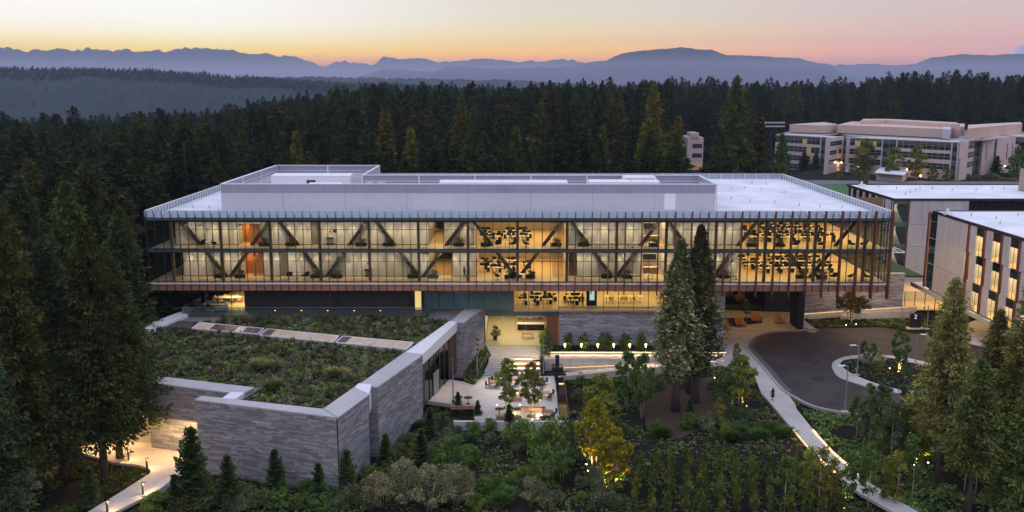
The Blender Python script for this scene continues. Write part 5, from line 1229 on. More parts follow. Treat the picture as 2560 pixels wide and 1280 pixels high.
q = P(1722, 985, z=-1.2); t = thing('columnar_conifer', 'slim trunk with short crown between the two dense columnar trees', 'tree'); v, f, c = column_crown(19, 2.0, 77, 6000, (.12, .12, .05), z0=.25); link('crown', npmesh('crown', v, f, m_need, c), t); link('trunk', trunk_mesh('trunk', 18, .3), t); t.location = q

# ---- broadleaf trees and shrubs
def leafy(h, r, seed, n, base, z0=.3, size=.13, clumps=26, cr=.3, zs=.5):
    """leaf quads gathered in clumps through an uneven crown"""
    g = np.random.default_rng(seed); t = g.random(clumps); a = g.random(clumps) * 2 * np.pi; prof = np.sin(np.pi * np.clip(t * .86 + .12, 0, 1)) ** .7
    cc = np.stack([np.cos(a) * r * prof * np.sqrt(g.random(clumps)), np.sin(a) * r * prof * np.sqrt(g.random(clumps)), h * (z0 + (1 - z0) * t)], 1)
    k = g.integers(0, clumps, n); dv = g.normal(0, 1, (n, 3)); dv /= np.linalg.norm(dv, axis=1)[:, None]; dv *= (g.random(n) ** .5)[:, None]
    crr = r * cr * g.uniform(.7, 1.5, clumps)[k][:, None]; p = cc[k] + dv * crr * np.array([[1, 1, zs * 1.6]])
    u = g.normal(0, 1, (n, 3)); u /= np.linalg.norm(u, axis=1)[:, None]; w = np.cross(u, g.normal(0, 1, (n, 3))); w /= np.linalg.norm(w, axis=1)[:, None]
    s = size * g.uniform(.6, 1.3, n)[:, None]; V = np.stack([p - u * s, p + w * s * .55, p + u * s, p - w * s * .55], 1).reshape(-1, 3); Fc = np.arange(4 * n).reshape(-1, 4)
    cl = np.array([base]) * (g.uniform(.7, 1.35, clumps)[k] * g.uniform(.7, 1.3, n))[:, None] * np.stack([g.uniform(.85, 1.2, n), np.ones(n), g.uniform(.7, 1.1, n)], 1)
    return V, Fc, np.clip(np.repeat(cl, 4, 0), .002, 1)
def stems(h, r, seed, k, rad, m, z1=.8):
    b = MB(); g = random.Random(seed)
    for i in range(k):
        a = 6.28 * i / k + g.random(); s = r * g.uniform(.25, .6) if k > 1 else 0.05
        b.tube([(math.cos(a) * .06 * k, math.sin(a) * .06 * k, -.3), (math.cos(a) * s * .35, math.sin(a) * s * .35, h * z1 * .4), (math.cos(a) * s, math.sin(a) * s, h * z1)], [rad, rad * .75, rad * .2], 6)
    for i in range(5 * k):
        a = g.random() * 6.28; z = h * g.uniform(.35, .75); L_ = r * g.uniform(.4, .9); b.tube([(0, 0, z), (math.cos(a) * L_, math.sin(a) * L_, z + L_ * .7)], [rad * .35, rad * .1], 4)
    return b.mesh('trunk', m, True)
def tree_proto(name, label, h, r, seed, n, base, m=None, k=1, rad=.06, cat='tree', **kw):
    t = thing(name, label, cat); v, f, c = leafy(h, r, seed, n, base, **kw); link('crown' if cat == 'tree' else 'foliage', npmesh('crown', v, f, m_leaf, c), t); link('trunk' if cat == 'tree' else 'stems', stems(h, r, seed, k, rad, m or m_birch), t); return Proto(t)
GY = (.22, .25, .055); GG = (.13, .205, .055); GB = (.12, .17, .09); GYY = (.27, .27, .025)
birch = [tree_proto('birch_tree', '', 7, 1.7, 20 + i, 5200, c, k=3, rad=.07, z0=.25, size=.14, clumps=64, cr=.22) for i, c in enumerate((GG, GY, GYY))]
sap = [tree_proto('sapling', '', 4.5, .7, 30 + i, 1100, c, k=1, rad=.04, z0=.22, size=.12, clumps=20, cr=.36, zs=.7) for i, c in enumerate((GG, GY, GB))]
pale = tree_proto('pale_shrub_tree', '', 4.0, 2.0, 41, 3400, (.27, .27, .16), k=4, rad=.04, z0=.2, size=.11, clumps=46, cr=.24)
mound = [tree_proto('shrub', '', 1.7, 1.3, 50 + i, 1500, c, m_bark, k=4, rad=.03, cat='shrub', z0=.12, size=.12, clumps=20, cr=.42) for i, c in enumerate((GG, GB, (.15, .24, .05), (.19, .21, .12)))]
rowsh = [tree_proto('hedge_shrub', '', 2.3, .40, 60 + i, 800, c, m_bark, k=3, rad=.03, cat='shrub', z0=.08, size=.11, clumps=16, cr=.5, zs=.7) for i, c in enumerate(((.17, .21, .05), (.11, .17, .05)))]
def tuft(n, h, r, seed, c0, c1, w=.03):
    g = np.random.default_rng(seed); a = g.random(n) * 2 * np.pi; rr = r * np.sqrt(g.random(n)); b = np.stack([np.cos(a) * rr * .3, np.sin(a) * rr * .3, np.zeros(n)], 1)
    hh = h * g.uniform(.6, 1.1, n) * (1 - .35 * rr / r); mid = b + np.stack([np.cos(a) * rr * .5, np.sin(a) * rr * .5, hh * .75], 1); tip = b + np.stack([np.cos(a) * rr * 1.1, np.sin(a) * rr * 1.1, hh], 1)
    sd = np.stack([-np.sin(a), np.cos(a), np.zeros(n)], 1) * w; V = np.stack([b - sd, b + sd, mid + sd, mid - sd, tip], 1).reshape(-1, 3)
    i = np.arange(n)[:, None] * 5; Fc = np.concatenate([i + [[0, 1, 2]], i + [[0, 2, 3]], i + [[3, 2, 4]]], 0); t = g.uniform(.7, 1.3, n)[:, None]
    C = np.stack([np.array([c0]) * t * .6, np.array([c0]) * t * .6, np.array([c0]) * t, np.array([c0]) * t, np.array([c1]) * t], 1).reshape(-1, 3); return V, Fc, C
def tuft_proto(name, *a): o = link(name, npmesh(name, *(lambda q: (q[0], q[1]))(tuft(*a)), m_cover, tuft(*a)[2])); o['category'] = 'grass clump'; return Proto(o)
gr_green = tuft_proto('grass_clump', 260, 1.0, 1.05, 1, (.07, .14, .03), (.12, .20, .05)); gr_tan = tuft_proto('flowering_grass', 260, 1.4, 1.1, 2, (.12, .17, .04), (.55, .38, .2)); gr_blue = tuft_proto('grass_clump', 200, .9, .9, 3, (.075, .12, .065), (.13, .17, .11))

def at(px, py):
    z = -1.5
    for _ in range(4): q = P(px, py, z=z); z = T(q.x, q.y)
    return Vector((q.x, q.y, z))
def put(pr, px, py, s=1.0, label=None, group=None, rz=None): q = at(px, py); return pr.put((q.x, q.y, q.z - .03), rnd.random() * 6.28 if rz is None else rz, s, label, group)
# uplit and plain birches in the garden (photo position of the foot, height in metres)
put(birch[2], 1487, 1176, (1.25, 1.25, 1.15), 'tallest yellow uplit birch in the garden below the plaza'); put(birch[2], 1534, 1219, (1.2, 1.2, .92), 'yellow uplit birch in front of the tallest yellow one, with many pale stems')
put(birch[1], 1500, 1092, (1.5, 1.5, 1.1), 'round green birch behind the yellow uplit birches'); put(birch[0], 1565, 1022, (1.0, 1.0, 1.1), 'left of two slim birches on the bark slope'); put(birch[0], 1605, 1045, (1.0, 1.0, 1.18), 'right of two slim birches on the bark slope, with two pale stems')
put(birch[1], 1851, 1018, (1.15, 1.15, .95), 'yellow green uplit birch beside the curving path'); put(birch[1], 1796, 1062, (.42, .42, .5), 'small yellow uplit tree below the bark slope')
put(birch[1], 1840, 905, (.4, .4, .4), 'small lit tree at the end of the lower path')
for px, py, k, s, lab in ((1268, 1033, 1, (.95, .95, 1.0), 'left of the two uplit trees standing in the plaza'), (1329, 1035, 1, (.95, .95, .95), 'right of the two uplit trees standing in the plaza')):
    q = P(px, py, z=ZP); birch[k].put((q.x, q.y, ZP), rnd.random() * 6, s, lab)
for i, (px, py) in enumerate(((1125, 1215), (1360, 1240), (1148, 1210), (1405, 1205))): put(birch[0], px, py, (.8, .8, .75), ('slim green birch among shrubs left of the garden middle', 'thin birch with one white stem at the lower middle of the garden', 'second slim birch close to the left one in the garden', 'green birch just left of the yellow uplit birches')[i])
put(mound[2], 1375, 1160, (2.1, 2.1, 2.6), 'large rounded green shrub in the middle of the garden'); put(mound[2], 1300, 1120, (1.7, 1.7, 1.8), 'bright green shrub just below the plaza wall')
put(mound[1], 1430, 1150, (1.9, 1.9, 2.4), 'feathery bluish shrub left of the yellow birches')
for i, (px, py, s) in enumerate(((60, 1275, .95), (1010, 1265, 1.15), (1075, 1275, 1.1), (950, 1270, .9), (1140, 1262, 1.0), (1330, 1262, .7))): put(pale, px, py, s, ('pale leaved shrub tree among dark conifers at the bottom left', 'second from the left of the pale leaved shrub trees at the bottom', 'third from the left of the pale leaved shrub trees at the bottom', 'leftmost pale leaved shrub tree beyond the pavilion corner', 'fourth and rightmost of the grouped pale leaved shrub trees', 'small lone pale leaved shrub tree at the bottom of the garden')[i])
# row of small trees against the stone wall, and the maple by the ramp
for i, px in enumerate((1422, 1461, 1505, 1520, 1560, 1602, 1648, 1365)):
    q = P(px, 889, Y=132.8); mound[0].put((q.x, 132.9 if px != 1365 else 131.2, .25 if px != 1365 else 0), i, (.72, .72, 1.35) if px != 1365 else (.9, .9, 2.0), 'small leafy tree in the row against the long stone wall' if px != 1365 else 'uplit small tree at the corner of the lobby landing', 'small trees along the stone wall' if px != 1365 else None)
q = P(2126, 808, z=0); mp = tree_proto('maple_tree', 'spreading uplit maple in front of the low white ramp walls', 5.0, 3.0, 71, 5200, (.12, .12, .03), m_bark, k=5, rad=.09, z0=.42, size=.15, clumps=60, cr=.2); mp.put(tuple(q))
# island planting
q = P(2248, 930, z=.15); birch[0].put((q.x, q.y, .15), 1, (.7, .7, .95), 'tall slim tree in the middle of the road island')
for i, (px, py) in enumerate(((2158, 912), (2195, 940), (2262, 950), (2180, 918))): q = P(px, py, z=.15); sap[i % 3].put((q.x, q.y, .15), i, (.9, .9, .8), 'leafy sapling clump in the round road island', 'saplings in the road island')
# young conifers in the foreground
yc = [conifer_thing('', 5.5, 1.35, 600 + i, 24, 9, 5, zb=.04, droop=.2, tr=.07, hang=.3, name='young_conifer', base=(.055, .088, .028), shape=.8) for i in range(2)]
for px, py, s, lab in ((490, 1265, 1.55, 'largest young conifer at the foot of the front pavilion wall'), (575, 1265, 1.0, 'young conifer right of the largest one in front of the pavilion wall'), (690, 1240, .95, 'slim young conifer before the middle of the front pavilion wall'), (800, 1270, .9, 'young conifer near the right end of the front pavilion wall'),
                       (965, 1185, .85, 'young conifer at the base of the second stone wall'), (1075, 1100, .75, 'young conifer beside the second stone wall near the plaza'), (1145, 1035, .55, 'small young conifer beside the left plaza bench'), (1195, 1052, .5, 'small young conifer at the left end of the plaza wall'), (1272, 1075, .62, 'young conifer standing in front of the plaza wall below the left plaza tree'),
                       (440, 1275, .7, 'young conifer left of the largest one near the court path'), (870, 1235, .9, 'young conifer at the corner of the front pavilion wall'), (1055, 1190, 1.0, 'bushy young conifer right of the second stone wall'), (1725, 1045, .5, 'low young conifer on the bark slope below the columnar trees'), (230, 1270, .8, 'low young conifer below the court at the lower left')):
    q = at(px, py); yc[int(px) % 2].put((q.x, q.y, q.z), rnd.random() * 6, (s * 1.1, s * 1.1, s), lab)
# slim young trees around the curving path and right grove
r = random.Random(21); n = 0
for px, py, k, s, lit in ((2025, 1275, 1, 1.5, 1), (2045, 1285, 1, 1.6, 1), (2075, 1278, 1, 1.3, 1), (2110, 1270, 0, 1.5, 0), (1960, 1280, 0, 1.4, 0), (2170, 1275, 0, 1.6, 0), (2215, 1265, 1, 1.2, 0), (2170, 1130, 2, 1.6, 0), (2200, 1160, 0, 1.9, 0), (2225, 1180, 2, 1.9, 0), (2140, 1100, 0, 1.4, 0), (2190, 1120, 2, 1.8, 0), (2240, 1130, 2, 1.9, 0), (2270, 1180, 0, 2.1, 0), (2165, 1090, 0, 1.6, 0), (2215, 1090, 0, 1.5, 0), (2255, 1110, 2, 1.6, 0), (2300, 1160, 1, 1.5, 0), (2290, 1120, 0, 1.7, 0), (2280, 1250, 0, 1.7, 0), (2240, 1275, 1, 1.4, 0), (2410, 1230, 0, 2.0, 0), (2440, 1240, 0, 2.1, 0), (2480, 1240, 0, 2.0, 0)):
    put(sap[k], px, py, (s * .95, s * .95, s * .9), *((('%s young aspen on the garden side of the lower path' % ('dark green', 'yellow green', 'blue green')[k], '%s aspens left of the lower path' % ('dark', 'yellow', 'blue')[k]) if px < 2130 else ('%s young aspen on the road side of the lower path' % ('dark green', 'yellow green', 'blue green')[k], '%s aspens right of the lower path' % ('dark', 'yellow', 'blue')[k])) if py > 1200 and px < 2300 else (('%s slim tree in the %s part of the thicket between path and road' % (('dark green', 'yellow green', 'blue green')[k], 'upper' if py < 1140 else 'lower'), '%s thicket trees, %s part' % (('dark', 'yellow', 'blue')[k], 'upper' if py < 1140 else 'lower')) if px < 2350 else ('slim pale stemmed tree among the right hand conifers', 'slim trees under the right conifers'))))
for px, py, lab in ((2292, 1165, 'yellow uplit tree left of the bare conifer trunk'), (2300, 1158, 'second yellow uplit tree left of the bare conifer trunk'), (2378, 1165, 'yellow uplit tree right of the bare conifer trunk')): put(birch[2], px, py, (.7, .7, .6), lab)
# rows of upright shrubs in the lower right garden
n = 0
for i in range(15):
    for j in range(8):
        px = 1600 + i * 39 + (j % 2) * 4 + r.uniform(-4, 4) + (i - 5) * j * .6; py = 1168 + j * 17 + r.uniform(-3, 3) + abs(i - 7) * 2
        edge_x = 1983 + (py - 1074) * .93 + 12
        if px > edge_x - 60 or (j < 1 and i > 6): continue
        zx = 'left' if i < 5 else ('middle' if i < 9 else 'path side'); zy = 'rear' if j < 3 else ('centre' if j < 6 else 'front')
        put(rowsh[(i + j) % 2], px, py, (.95, .95, r.uniform(.85, 1.2)), '%s green upright shrub in the %s rows, %s part, of the lower right garden' % (('yellowish', 'darker')[(i + j) % 2], zx, zy), '%s shrubs of the %s rows, %s part' % (('yellowish', 'darker')[(i + j) % 2], zx, zy)); n += 1
print('row shrubs', n)
# round grass clumps and shrubs through the garden
def zl(a, px, py):
    x = 'below the second stone wall' if px < 1120 else 'below the plaza wall' if px < 1440 else 'right of the yellow birches'
    z = 'far' if py < 1130 else ('middle' if py < 1200 else 'near')
    return '%s in the %s part of the garden %s' % (a, z, x), '%ss, %s part, %s' % (a, z, x)
for i in range(175):
    px, py = r.uniform(880, 2110), r.uniform(1065, 1275)
    if px > 1560 and py > 1095: continue
    if px > 1983 + (py - 1074) * .93 - 30: continue
    if px < 930 and py < 1200: continue
    k = r.random(); s = r.uniform(.6, 1.35)
    if k < .33: put(gr_green, px, py, s, *zl('round green grass clump', px, py))
    elif k < .5: put(gr_blue, px, py, s, *zl('blue green grass clump', px, py))
    else: kk = r.randrange(4); put(mound[kk], px, py, s * .75, *zl(('mid green', 'bluish dark', 'bright green', 'grey green')[kk] + ' low shrub', px, py))
for i in range(60):
    px, py = r.uniform(1430, 1900), r.uniform(945, 1060)
    if 1600 < px < 1790 and py > 975: continue
    if px > 1850 + (py - 945) * .7: continue
    put((mound[0], gr_blue, mound[1])[i % 3], px, py, r.uniform(.4, .8), 'low plant in the bed between water channel and curving path', 'low plants beside the water channel')
for i in range(60):
    px = r.uniform(380, 1060); py = r.uniform(1225, 1278) if px < 880 else r.uniform(1120, 1275)
    if px < 480 and py < 1240: continue
    put(mound[r.randrange(4)], px, py, r.uniform(.5, 1.0), *(('low shrub below the front pavilion wall, %s' % ('near its left end' if px < 560 else 'near its middle' if px < 720 else 'near its right end'), 'shrubs at the front pavilion wall, %s' % ('left' if px < 560 else 'middle' if px < 720 else 'right')) if px < 850 else ('low shrub at the foot of the second stone wall', 'shrubs at the second stone wall')))
for i in range(26):
    a = r.random() * 6.28; px, py = 1705 + math.cos(a) * 108 * r.uniform(.8, 1.15), 1022 + math.sin(a) * 62 * r.uniform(.8, 1.2)
    put((mound[0], mound[1], gr_green)[i % 3], px, py, r.uniform(.35, .7), 'low plant on the rim of the bark slope under the columnar trees', 'low plants round the bark slope')
for i, (px, py) in enumerate(((1850, 1085), (1900, 1095), (1965, 1090), (1930, 1080), (1830, 1100))): put(gr_green, px, py, 1.3, 'larger green grass clump beside the upper curving path', 'large grass clumps beside the path')
for i, (px, py, lab) in enumerate(((683, 975, 'flowering tan grass nearest the pavilion corner on the planted roof'), (648, 925, 'left flowering grass in the middle of the planted roof'), (682, 930, 'second flowering grass in the middle of the planted roof'), (840, 945, 'flowering grass near the right edge of the planted roof'))):
    q = P(px, py, z=ZV); gr_tan.put((q.x, q.y, ZV), i, (1.35, 1.35, 1.1), lab)
# trees and shrubs round the far office block
fbt = [(2158, 441, 1.5), (2185, 440, 1.25), (2232, 452, 1.3), (2290, 454, 1.35), (2135, 442, .7), (2215, 455, .6), (2160, 470, .7), (2100, 455, .5), (2330, 456, .7), (2365, 458, .7), (2540, 458, 1.3)]
for i, (px, py, s) in enumerate(fbt): q = P(px, py, z=3.0); birch[1 if i < 4 else i % 2].put((q.x, q.y, 2.0), i, (s * 1.7, s * 1.7, s * 1.5), 'leafy green tree on the lawn before the far office block', 'trees before the far office block')
for i, (px, py, ty) in enumerate(((2009, 432, 376), (2037, 434, 378), (1952, 446, 340), (2062, 430, 395), (2488, 444, 385), (2548, 446, 350), (2575, 446, 345))):
    q = P(px, py, z=3.0); h = P(px, ty, Y=q.y).z - 3; yc[i % 2].put((q.x, q.y, 2.5), i, (h / 4.2, h / 4.2, h / 5.5), 'dark pointed tree against the far office block', 'pointed trees at the far office block')
for i in range(70):
    px = r.uniform(1985, 2560); q = P(px, r.uniform(437, 447) if px < 2150 else r.uniform(449, 458), z=2); mound[r.randrange(4)].put((q.x, q.y, 1.6), i, r.uniform(.9, 1.9), 'low shrub in the planting between sports field and far office block', 'shrubs before the far office block')

# ---- ground cover: thousands of small plants as one mass each
def cover(name, pts, zf, seed, pal, smin=.12, smax=.35, leaves=7, parent=None, hz=.8):
    g = np.random.default_rng(seed); V = []; C = []; pts = np.array(pts); n = len(pts); pal = np.array(pal)
    c = pal[g.integers(0, len(pal), n)] * g.uniform(.6, 1.4, n)[:, None]; s = g.uniform(smin, smax, n)
    z = np.array([zf(x, y) for x, y in pts]); P0 = np.column_stack([pts, z]); P0 = np.repeat(P0, leaves, 0); S = np.repeat(s, leaves)[:, None]; Cc = np.repeat(c, leaves, 0) * g.uniform(.7, 1.3, n * leaves)[:, None]
    m = n * leaves; a = g.random(m) * 2 * np.pi; rr = g.random(m); d = np.stack([np.cos(a) * rr, np.sin(a) * rr, g.uniform(.15, 1, m) * hz], 1) * S; sd = np.stack([-np.sin(a), np.cos(a), g.uniform(-.5, .5, m)], 1) * S * .42
    ctr = P0 + d * .55; V = np.stack([ctr - sd, ctr + sd, P0 + d * 1.35], 1).reshape(-1, 3); Fc = np.arange(3 * m).reshape(-1, 3); C = np.repeat(Cc, 3, 0); C[2::3] *= 1.25
    o = link(name, npmesh(name, V, Fc, m_cover, np.clip(C, .002, 1)), parent); o['kind'] = 'stuff'; return o
def inside(p, poly):
    x, y = p; c = False; n = len(poly)
    for i in range(n):
        x0, y0 = poly[i]; x1, y1 = poly[(i + 1) % n]
        if (y0 > y) != (y1 > y) and x < (x1 - x0) * (y - y0) / (y1 - y0) + x0: c = not c
    return c
def scatter_in(poly, n, seed, holes=(), clump=0, cs=.25):
    g = random.Random(seed); xs = [p[0] for p in poly]; ys = [p[1] for p in poly]; out = []; tries = 0
    while len(out) < n and tries < n * 8:
        tries += 1; p = (g.uniform(min(xs), max(xs)), g.uniform(min(ys), max(ys)))
        if not inside(p, poly) or any(inside(p, h) for h in holes): continue
        if clump and noise.noise(Vector((p[0] * cs, p[1] * cs, seed))) < clump * g.uniform(-.6, .6): continue
        out.append(p)
    return out
roofholes = [[G(x, y, ZV) for x, y in q] for q in (((385, 823), (430, 800), (490, 806), (660, 822), (850, 838), (1034, 856), (1014, 876), (838, 860), (640, 842), (480, 826)), ((420, 803), (455, 791), (560, 791), (545, 808)), ((1068, 770), (1166, 769), (1126, 805), (1075, 802)), ((600, 1002), (658, 970), (640, 967), (590, 1001)))]
ri = inset(RPo, .45)
relief = lambda x, y: ZV - .08 + .28 * max(0, noise.noise(Vector((x * .35, y * .35, 1)))) 
cover('roof_planting', scatter_in(ri, 22000, 1, roofholes), relief, 1, [(.13, .16, .045), (.15, .19, .05), (.19, .15, .065), (.13, .135, .05), (.10, .20, .035), (.23, .22, .13)], .10, .34, 7, pav)
cover('roof_flowers', scatter_in(ri, 1500, 2, roofholes, clump=.5), lambda x, y: relief(x, y) + .3, 2, [(.5, .5, .46), (.3, .28, .22)], .05, .11, 3, pav)
cover('roof_shrubs', scatter_in(ri, 1500, 3, roofholes, clump=1.0, cs=.3), relief, 3, [(.24, .23, .17), (.11, .17, .045), (.17, .14, .07)], .28, .62, 12, pav, hz=1.2)
def Zt_(x, y): return T(x, y) - .03
garden = [G(x, y, -1.8) for x, y in ((860, 1218), (930, 1160), (1060, 1045), (1072, 1000), (1120, 1012), (1135, 1060), (1455, 1060), (1425, 945), (1420, 940), (1850, 930), (1885, 960), (1975, 1074), (2092, 1195), (2220, 1285), (2260, 1330), (300, 1330), (390, 1240), (480, 1190), (500, 1170), (845, 1217))]
PALG = [(.09, .16, .038), (.12, .20, .05), (.16, .19, .05), (.16, .17, .085), (.07, .12, .036), (.22, .25, .08)]
mulch = [[G(x, y, -1.2) for x, y in ((1610, 1060), (1600, 985), (1660, 955), (1790, 950), (1820, 1000), (1790, 1060), (1700, 1090))]]
cover('garden_planting', scatter_in(garden, 16000, 4, mulch, clump=.7), Zt_, 4, PALG, .10, .34, 7)
bed2 = [G(x, y, -.4) for x, y in ((1950, 985), (1972, 985), (2010, 1009), (2110, 1035), (2300, 1060), (2480, 1073), (2640, 1085), (2700, 1330), (2430, 1340), (2305, 1280), (2170, 1198), (2095, 1137), (2038, 1073), (1996, 1022))]
cover('road_bed_planting', scatter_in(bed2, 7000, 5, clump=.5), Zt_, 5, PALG, .12, .38, 7)
cover('island_planting', scatter_in(inset([G(x, y, .16) for x, y in isl_i], .3), 420, 6), lambda x, y: .14, 6, PALG + [(.11, .12, .05)], .12, .3, 7)
lg = [G(x, y, -1.9) for x, y in ((375, 1172), (330, 1168), (280, 1160), (180, 1140), (-60, 1120), (-60, 1330), (150, 1330), (215, 1282), (300, 1228), (360, 1190))]
cover('grove_planting', scatter_in(lg, 3600, 7, clump=.3), Zt_, 7, [(.07, .10, .022), (.05, .075, .02), (.12, .06, .02), (.055, .10, .025)], .12, .4, 7)
b3 = [G(x, y, -.2) for x, y in ((2012, 800), (2030, 818), (2060, 822), (2200, 817), (2300, 828), (2390, 850), (2395, 815), (2285, 797), (2100, 803))]
cover('drive_bed_planting', scatter_in(b3, 1500, 8), lambda x, y: -.12, 8, PALG + [(.11, .12, .06)], .14, .4, 7); struct('drive_bed', MB().prism(b3, -.3, -.1), m_soil)
b4 = [(P(1358, 885, Y=131.9).x, 131.9), (P(1812, 885, Y=131.9).x, 131.9), (P(1812, 885, Y=131.9).x, 135.2), (P(1358, 885, Y=131.9).x, 135.2)]
cover('wall_bed_planting', scatter_in(b4, 900, 9), lambda x, y: .28, 9, PALG + [(.14, .14, .08)], .12, .3, 7)
b5 = [G(x, y, -1) for x, y in ((1160, 948), (1163, 930), (1212, 868), (1230, 870), (1224, 900), (1203, 938), (1182, 956))]
cover('step_bed_planting', scatter_in(b5, 700, 10), lambda x, y: -1.3 + .9 * smooth(126, 133, y), 10, PALG + [(.14, .14, .08)], .15, .45, 8)
struct('step_bed', MB().prism(b5, -2.2, lambda x, y: -1.3 + .9 * smooth(126, 133, y)), m_soil)
b6 = [G(x, y, -1.3) for x, y in ((1425, 942), (1405, 938), (1830, 918), (1870, 935), (1600, 948))]
cover('path_bed_planting', scatter_in(b6, 900, 12), Zt_, 12, PALG, .15, .4, 7)
# bark mulch mound under the columnar trees, and stones
struct('bark_mulch', MB().prism(inset(mulch[0], .3), -2, lambda x, y: T(x, y) + .12), mat('bark_chips', (.052, .030, .016), .95, .55, 5, bump=.8))
m_rock = mat('boulder', (.33, .29, .25), .85, .25, 3, bump=.4, dirt=.2)
def boulder(px, py, z, s, label, group=None):
    q = P(px, py, z=z); bm = bmesh.new(); bmesh.ops.create_icosphere(bm, subdivisions=3, radius=1)
    for v in bm.verts: v.co *= 1 + .3 * noise.noise(v.co * 1.6 + Vector((px, py, 0))) + .08 * noise.noise(v.co * 5); v.co.x *= s[0]; v.co.y *= s[1]; v.co.z *= s[2]
    me = bpy.data.meshes.new('boulder'); bm.to_mesh(me); bm.free(); me.materials.append(m_rock); o = link('boulder', me); o.location = (q.x, q.y, z + s[2] * .4); tag(o, label, 'boulder', group)
boulder(2180, 905, .15, (1.9, 1.2, 1.1), 'large pale boulder lying in the round road island'); boulder(1776, 1045, -1.9, (.8, .6, .6), 'pale boulder beside the small yellow uplit tree'); boulder(1768, 1070, -2, (.6, .5, .4), 'smaller boulder below the small yellow uplit tree'); boulder(1795, 1018, -1.7, (1.0, .8, .5), 'flat boulder at the right foot of the bark slope')
# ================================================================== FURNITURE, LAMPS, PEOPLE
m_wht = mat('white_laminate', (.72, .70, .66), .5); m_chair = mat('chair_fabric', (.022, .026, .028), .8); m_scr = mat('monitor_black', (.012, .012, .014), .3)
m_yel = mat('yellow_shell', (.75, .42, .02), .45); m_adir = mat('amber_slats', (.55, .25, .04), .55, .1, 3); m_tbl = mat('table_wood', (.30, .17, .08), .5, .1, 3); m_sofa = mat('grey_upholstery', (.38, .36, .37), .9)
def proto(name, cat, parts):
    t = thing(name, '', cat)
    for pn, m, fn in parts: b = MB(); fn(b); b.build(pn, m, t)
    return Proto(t)
def legs4(w, d, h, r=.025, lean=0): return [('leg', (sx * w, sy * d), h, r, lean) for sx in (-1, 1) for sy in (-1, 1)]
def with_legs(parts, m, w, d, h, r=.03, lean=0.0):
    for sx in (-1, 1):
        for sy in (-1, 1): parts.append(('leg', m, lambda b, sx=sx, sy=sy: b.tube([(sx * (w + lean), sy * (d + lean), 0), (sx * w, sy * d, h)], r, 5)))
    return parts
desk = proto('office_desk', 'desk', with_legs([('desktop', m_wht, lambda b: b.box(-.8, .8, -.4, .4, .71, .76)), ('cabinet', m_chair, lambda b: b.box(.35, .75, -.3, .3, 0, .6))], m_steel, .75, .35, .71))
monitor = proto('monitor', 'monitor', [('screen', m_scr, lambda b: b.box(-.32, .32, -.02, .02, .14, .52)), ('stand', m_steel, lambda b: (b.box(-.1, .1, -.08, .08, 0, .02), b.box(-.02, .02, .02, .05, .02, .3)))])
ochair = proto('office_chair', 'chair', [('seat', m_chair, lambda b: b.box(-.25, .25, -.25, .25, .42, .5)), ('backrest', m_chair, lambda b: b.bar((0, .24, .5), (0, .34, 1.02), .08, .48)), ('column', m_steel, lambda b: b.tube([(0, 0, .06), (0, 0, .42)], .03, 6)), ('base', m_steel, lambda b: [b.bar((0, 0, .06), (.3 * math.cos(k * 1.257), .3 * math.sin(k * 1.257), .05), .04, .05) for k in range(5)])])
lounge = proto('lounge_chair', 'chair', [('shell', m_chair, lambda b: b.add([(-.38, -.32, .36), (.38, -.32, .36), (.34, .28, .42), (-.34, .28, .42), (-.42, .5, 1.15), (.42, .5, 1.15), (-.45, -.3, .62), (-.45, .42, .85), (.45, -.3, .62), (.45, .42, .85)], [(0, 1, 2, 3), (3, 2, 5, 4), (0, 3, 7, 6), (3, 4, 7), (1, 8, 9, 2), (2, 9, 5), (0, 6, 7, 3)])), ('cushion', m_chair, lambda b: b.box(-.3, .3, -.28, .26, .38, .5)), ('pedestal', m_steel, lambda b: (b.tube([(0, 0, .02), (0, 0, .38)], .03, 6), b.tube([(0, 0, 0), (0, 0, .03)], .28, 10)))])
stool = proto('stool', 'stool', [('seat', m_wht, lambda b: b.tube([(0, 0, .62), (0, 0, .7)], .2, 10)), ('pedestal', m_steel, lambda b: (b.tube([(0, 0, .02), (0, 0, .62)], .025, 6), b.tube([(0, 0, 0), (0, 0, .03)], .22, 10)))])
rtable = proto('round_table', 'table', [('tabletop', m_wht, lambda b: b.tube([(0, 0, .72), (0, 0, .76)], .45, 14)), ('pedestal', m_steel, lambda b: (b.tube([(0, 0, .02), (0, 0, .72)], .035, 6), b.tube([(0, 0, 0), (0, 0, .03)], .26, 10)))])
shell = proto('shell_chair', 'chair', with_legs([('shell', m_yel, lambda b: (b.box(-.23, .23, -.22, .22, .42, .48), b.bar((0, .22, .45), (0, .3, .86), .06, .46)))], m_steel, .12, .12, .42, .018, .1))
planter = thing('planter_box', '', 'planter'); MB().box(-.75, .75, -.3, .3, 0, .55).build('box', m_blk, planter); v, f, c = leafy(1.1, .75, 9, 420, (.22, .20, .03), z0=.45, size=.09, clumps=12, cr=.4); link('foliage', npmesh('foliage', v, f, m_leaf, c), planter); planter = Proto(planter)
r = random.Random(9)
def desks(x0, x1, ys, z, lab, grp, step=2.0, keep=.82):
    for j, y in enumerate(ys):
        x = x0 + 1.0 + (j % 2) * .5
        while x < x1 - .8:
            if r.random() < keep:
                xx = x + r.uniform(-.2, .2); y = ys[j] + r.uniform(-.35, .35); desk.put((xx, y, z), 0, 1, 'white desk ' + lab, 'desks ' + grp)
                for dx in (-.38, .36): monitor.put((xx + dx, y + .1, z + .76), r.uniform(-.3, .3), r.choice((.8, 1, 1.1)), 'monitor ' + lab, 'monitors ' + grp)
                ochair.put((xx + r.uniform(-.3, .3), y - .75 if r.random() < .6 else y + .8, z), r.uniform(0, 6), 1, 'dark office chair ' + lab, 'office chairs ' + grp)
            x += step
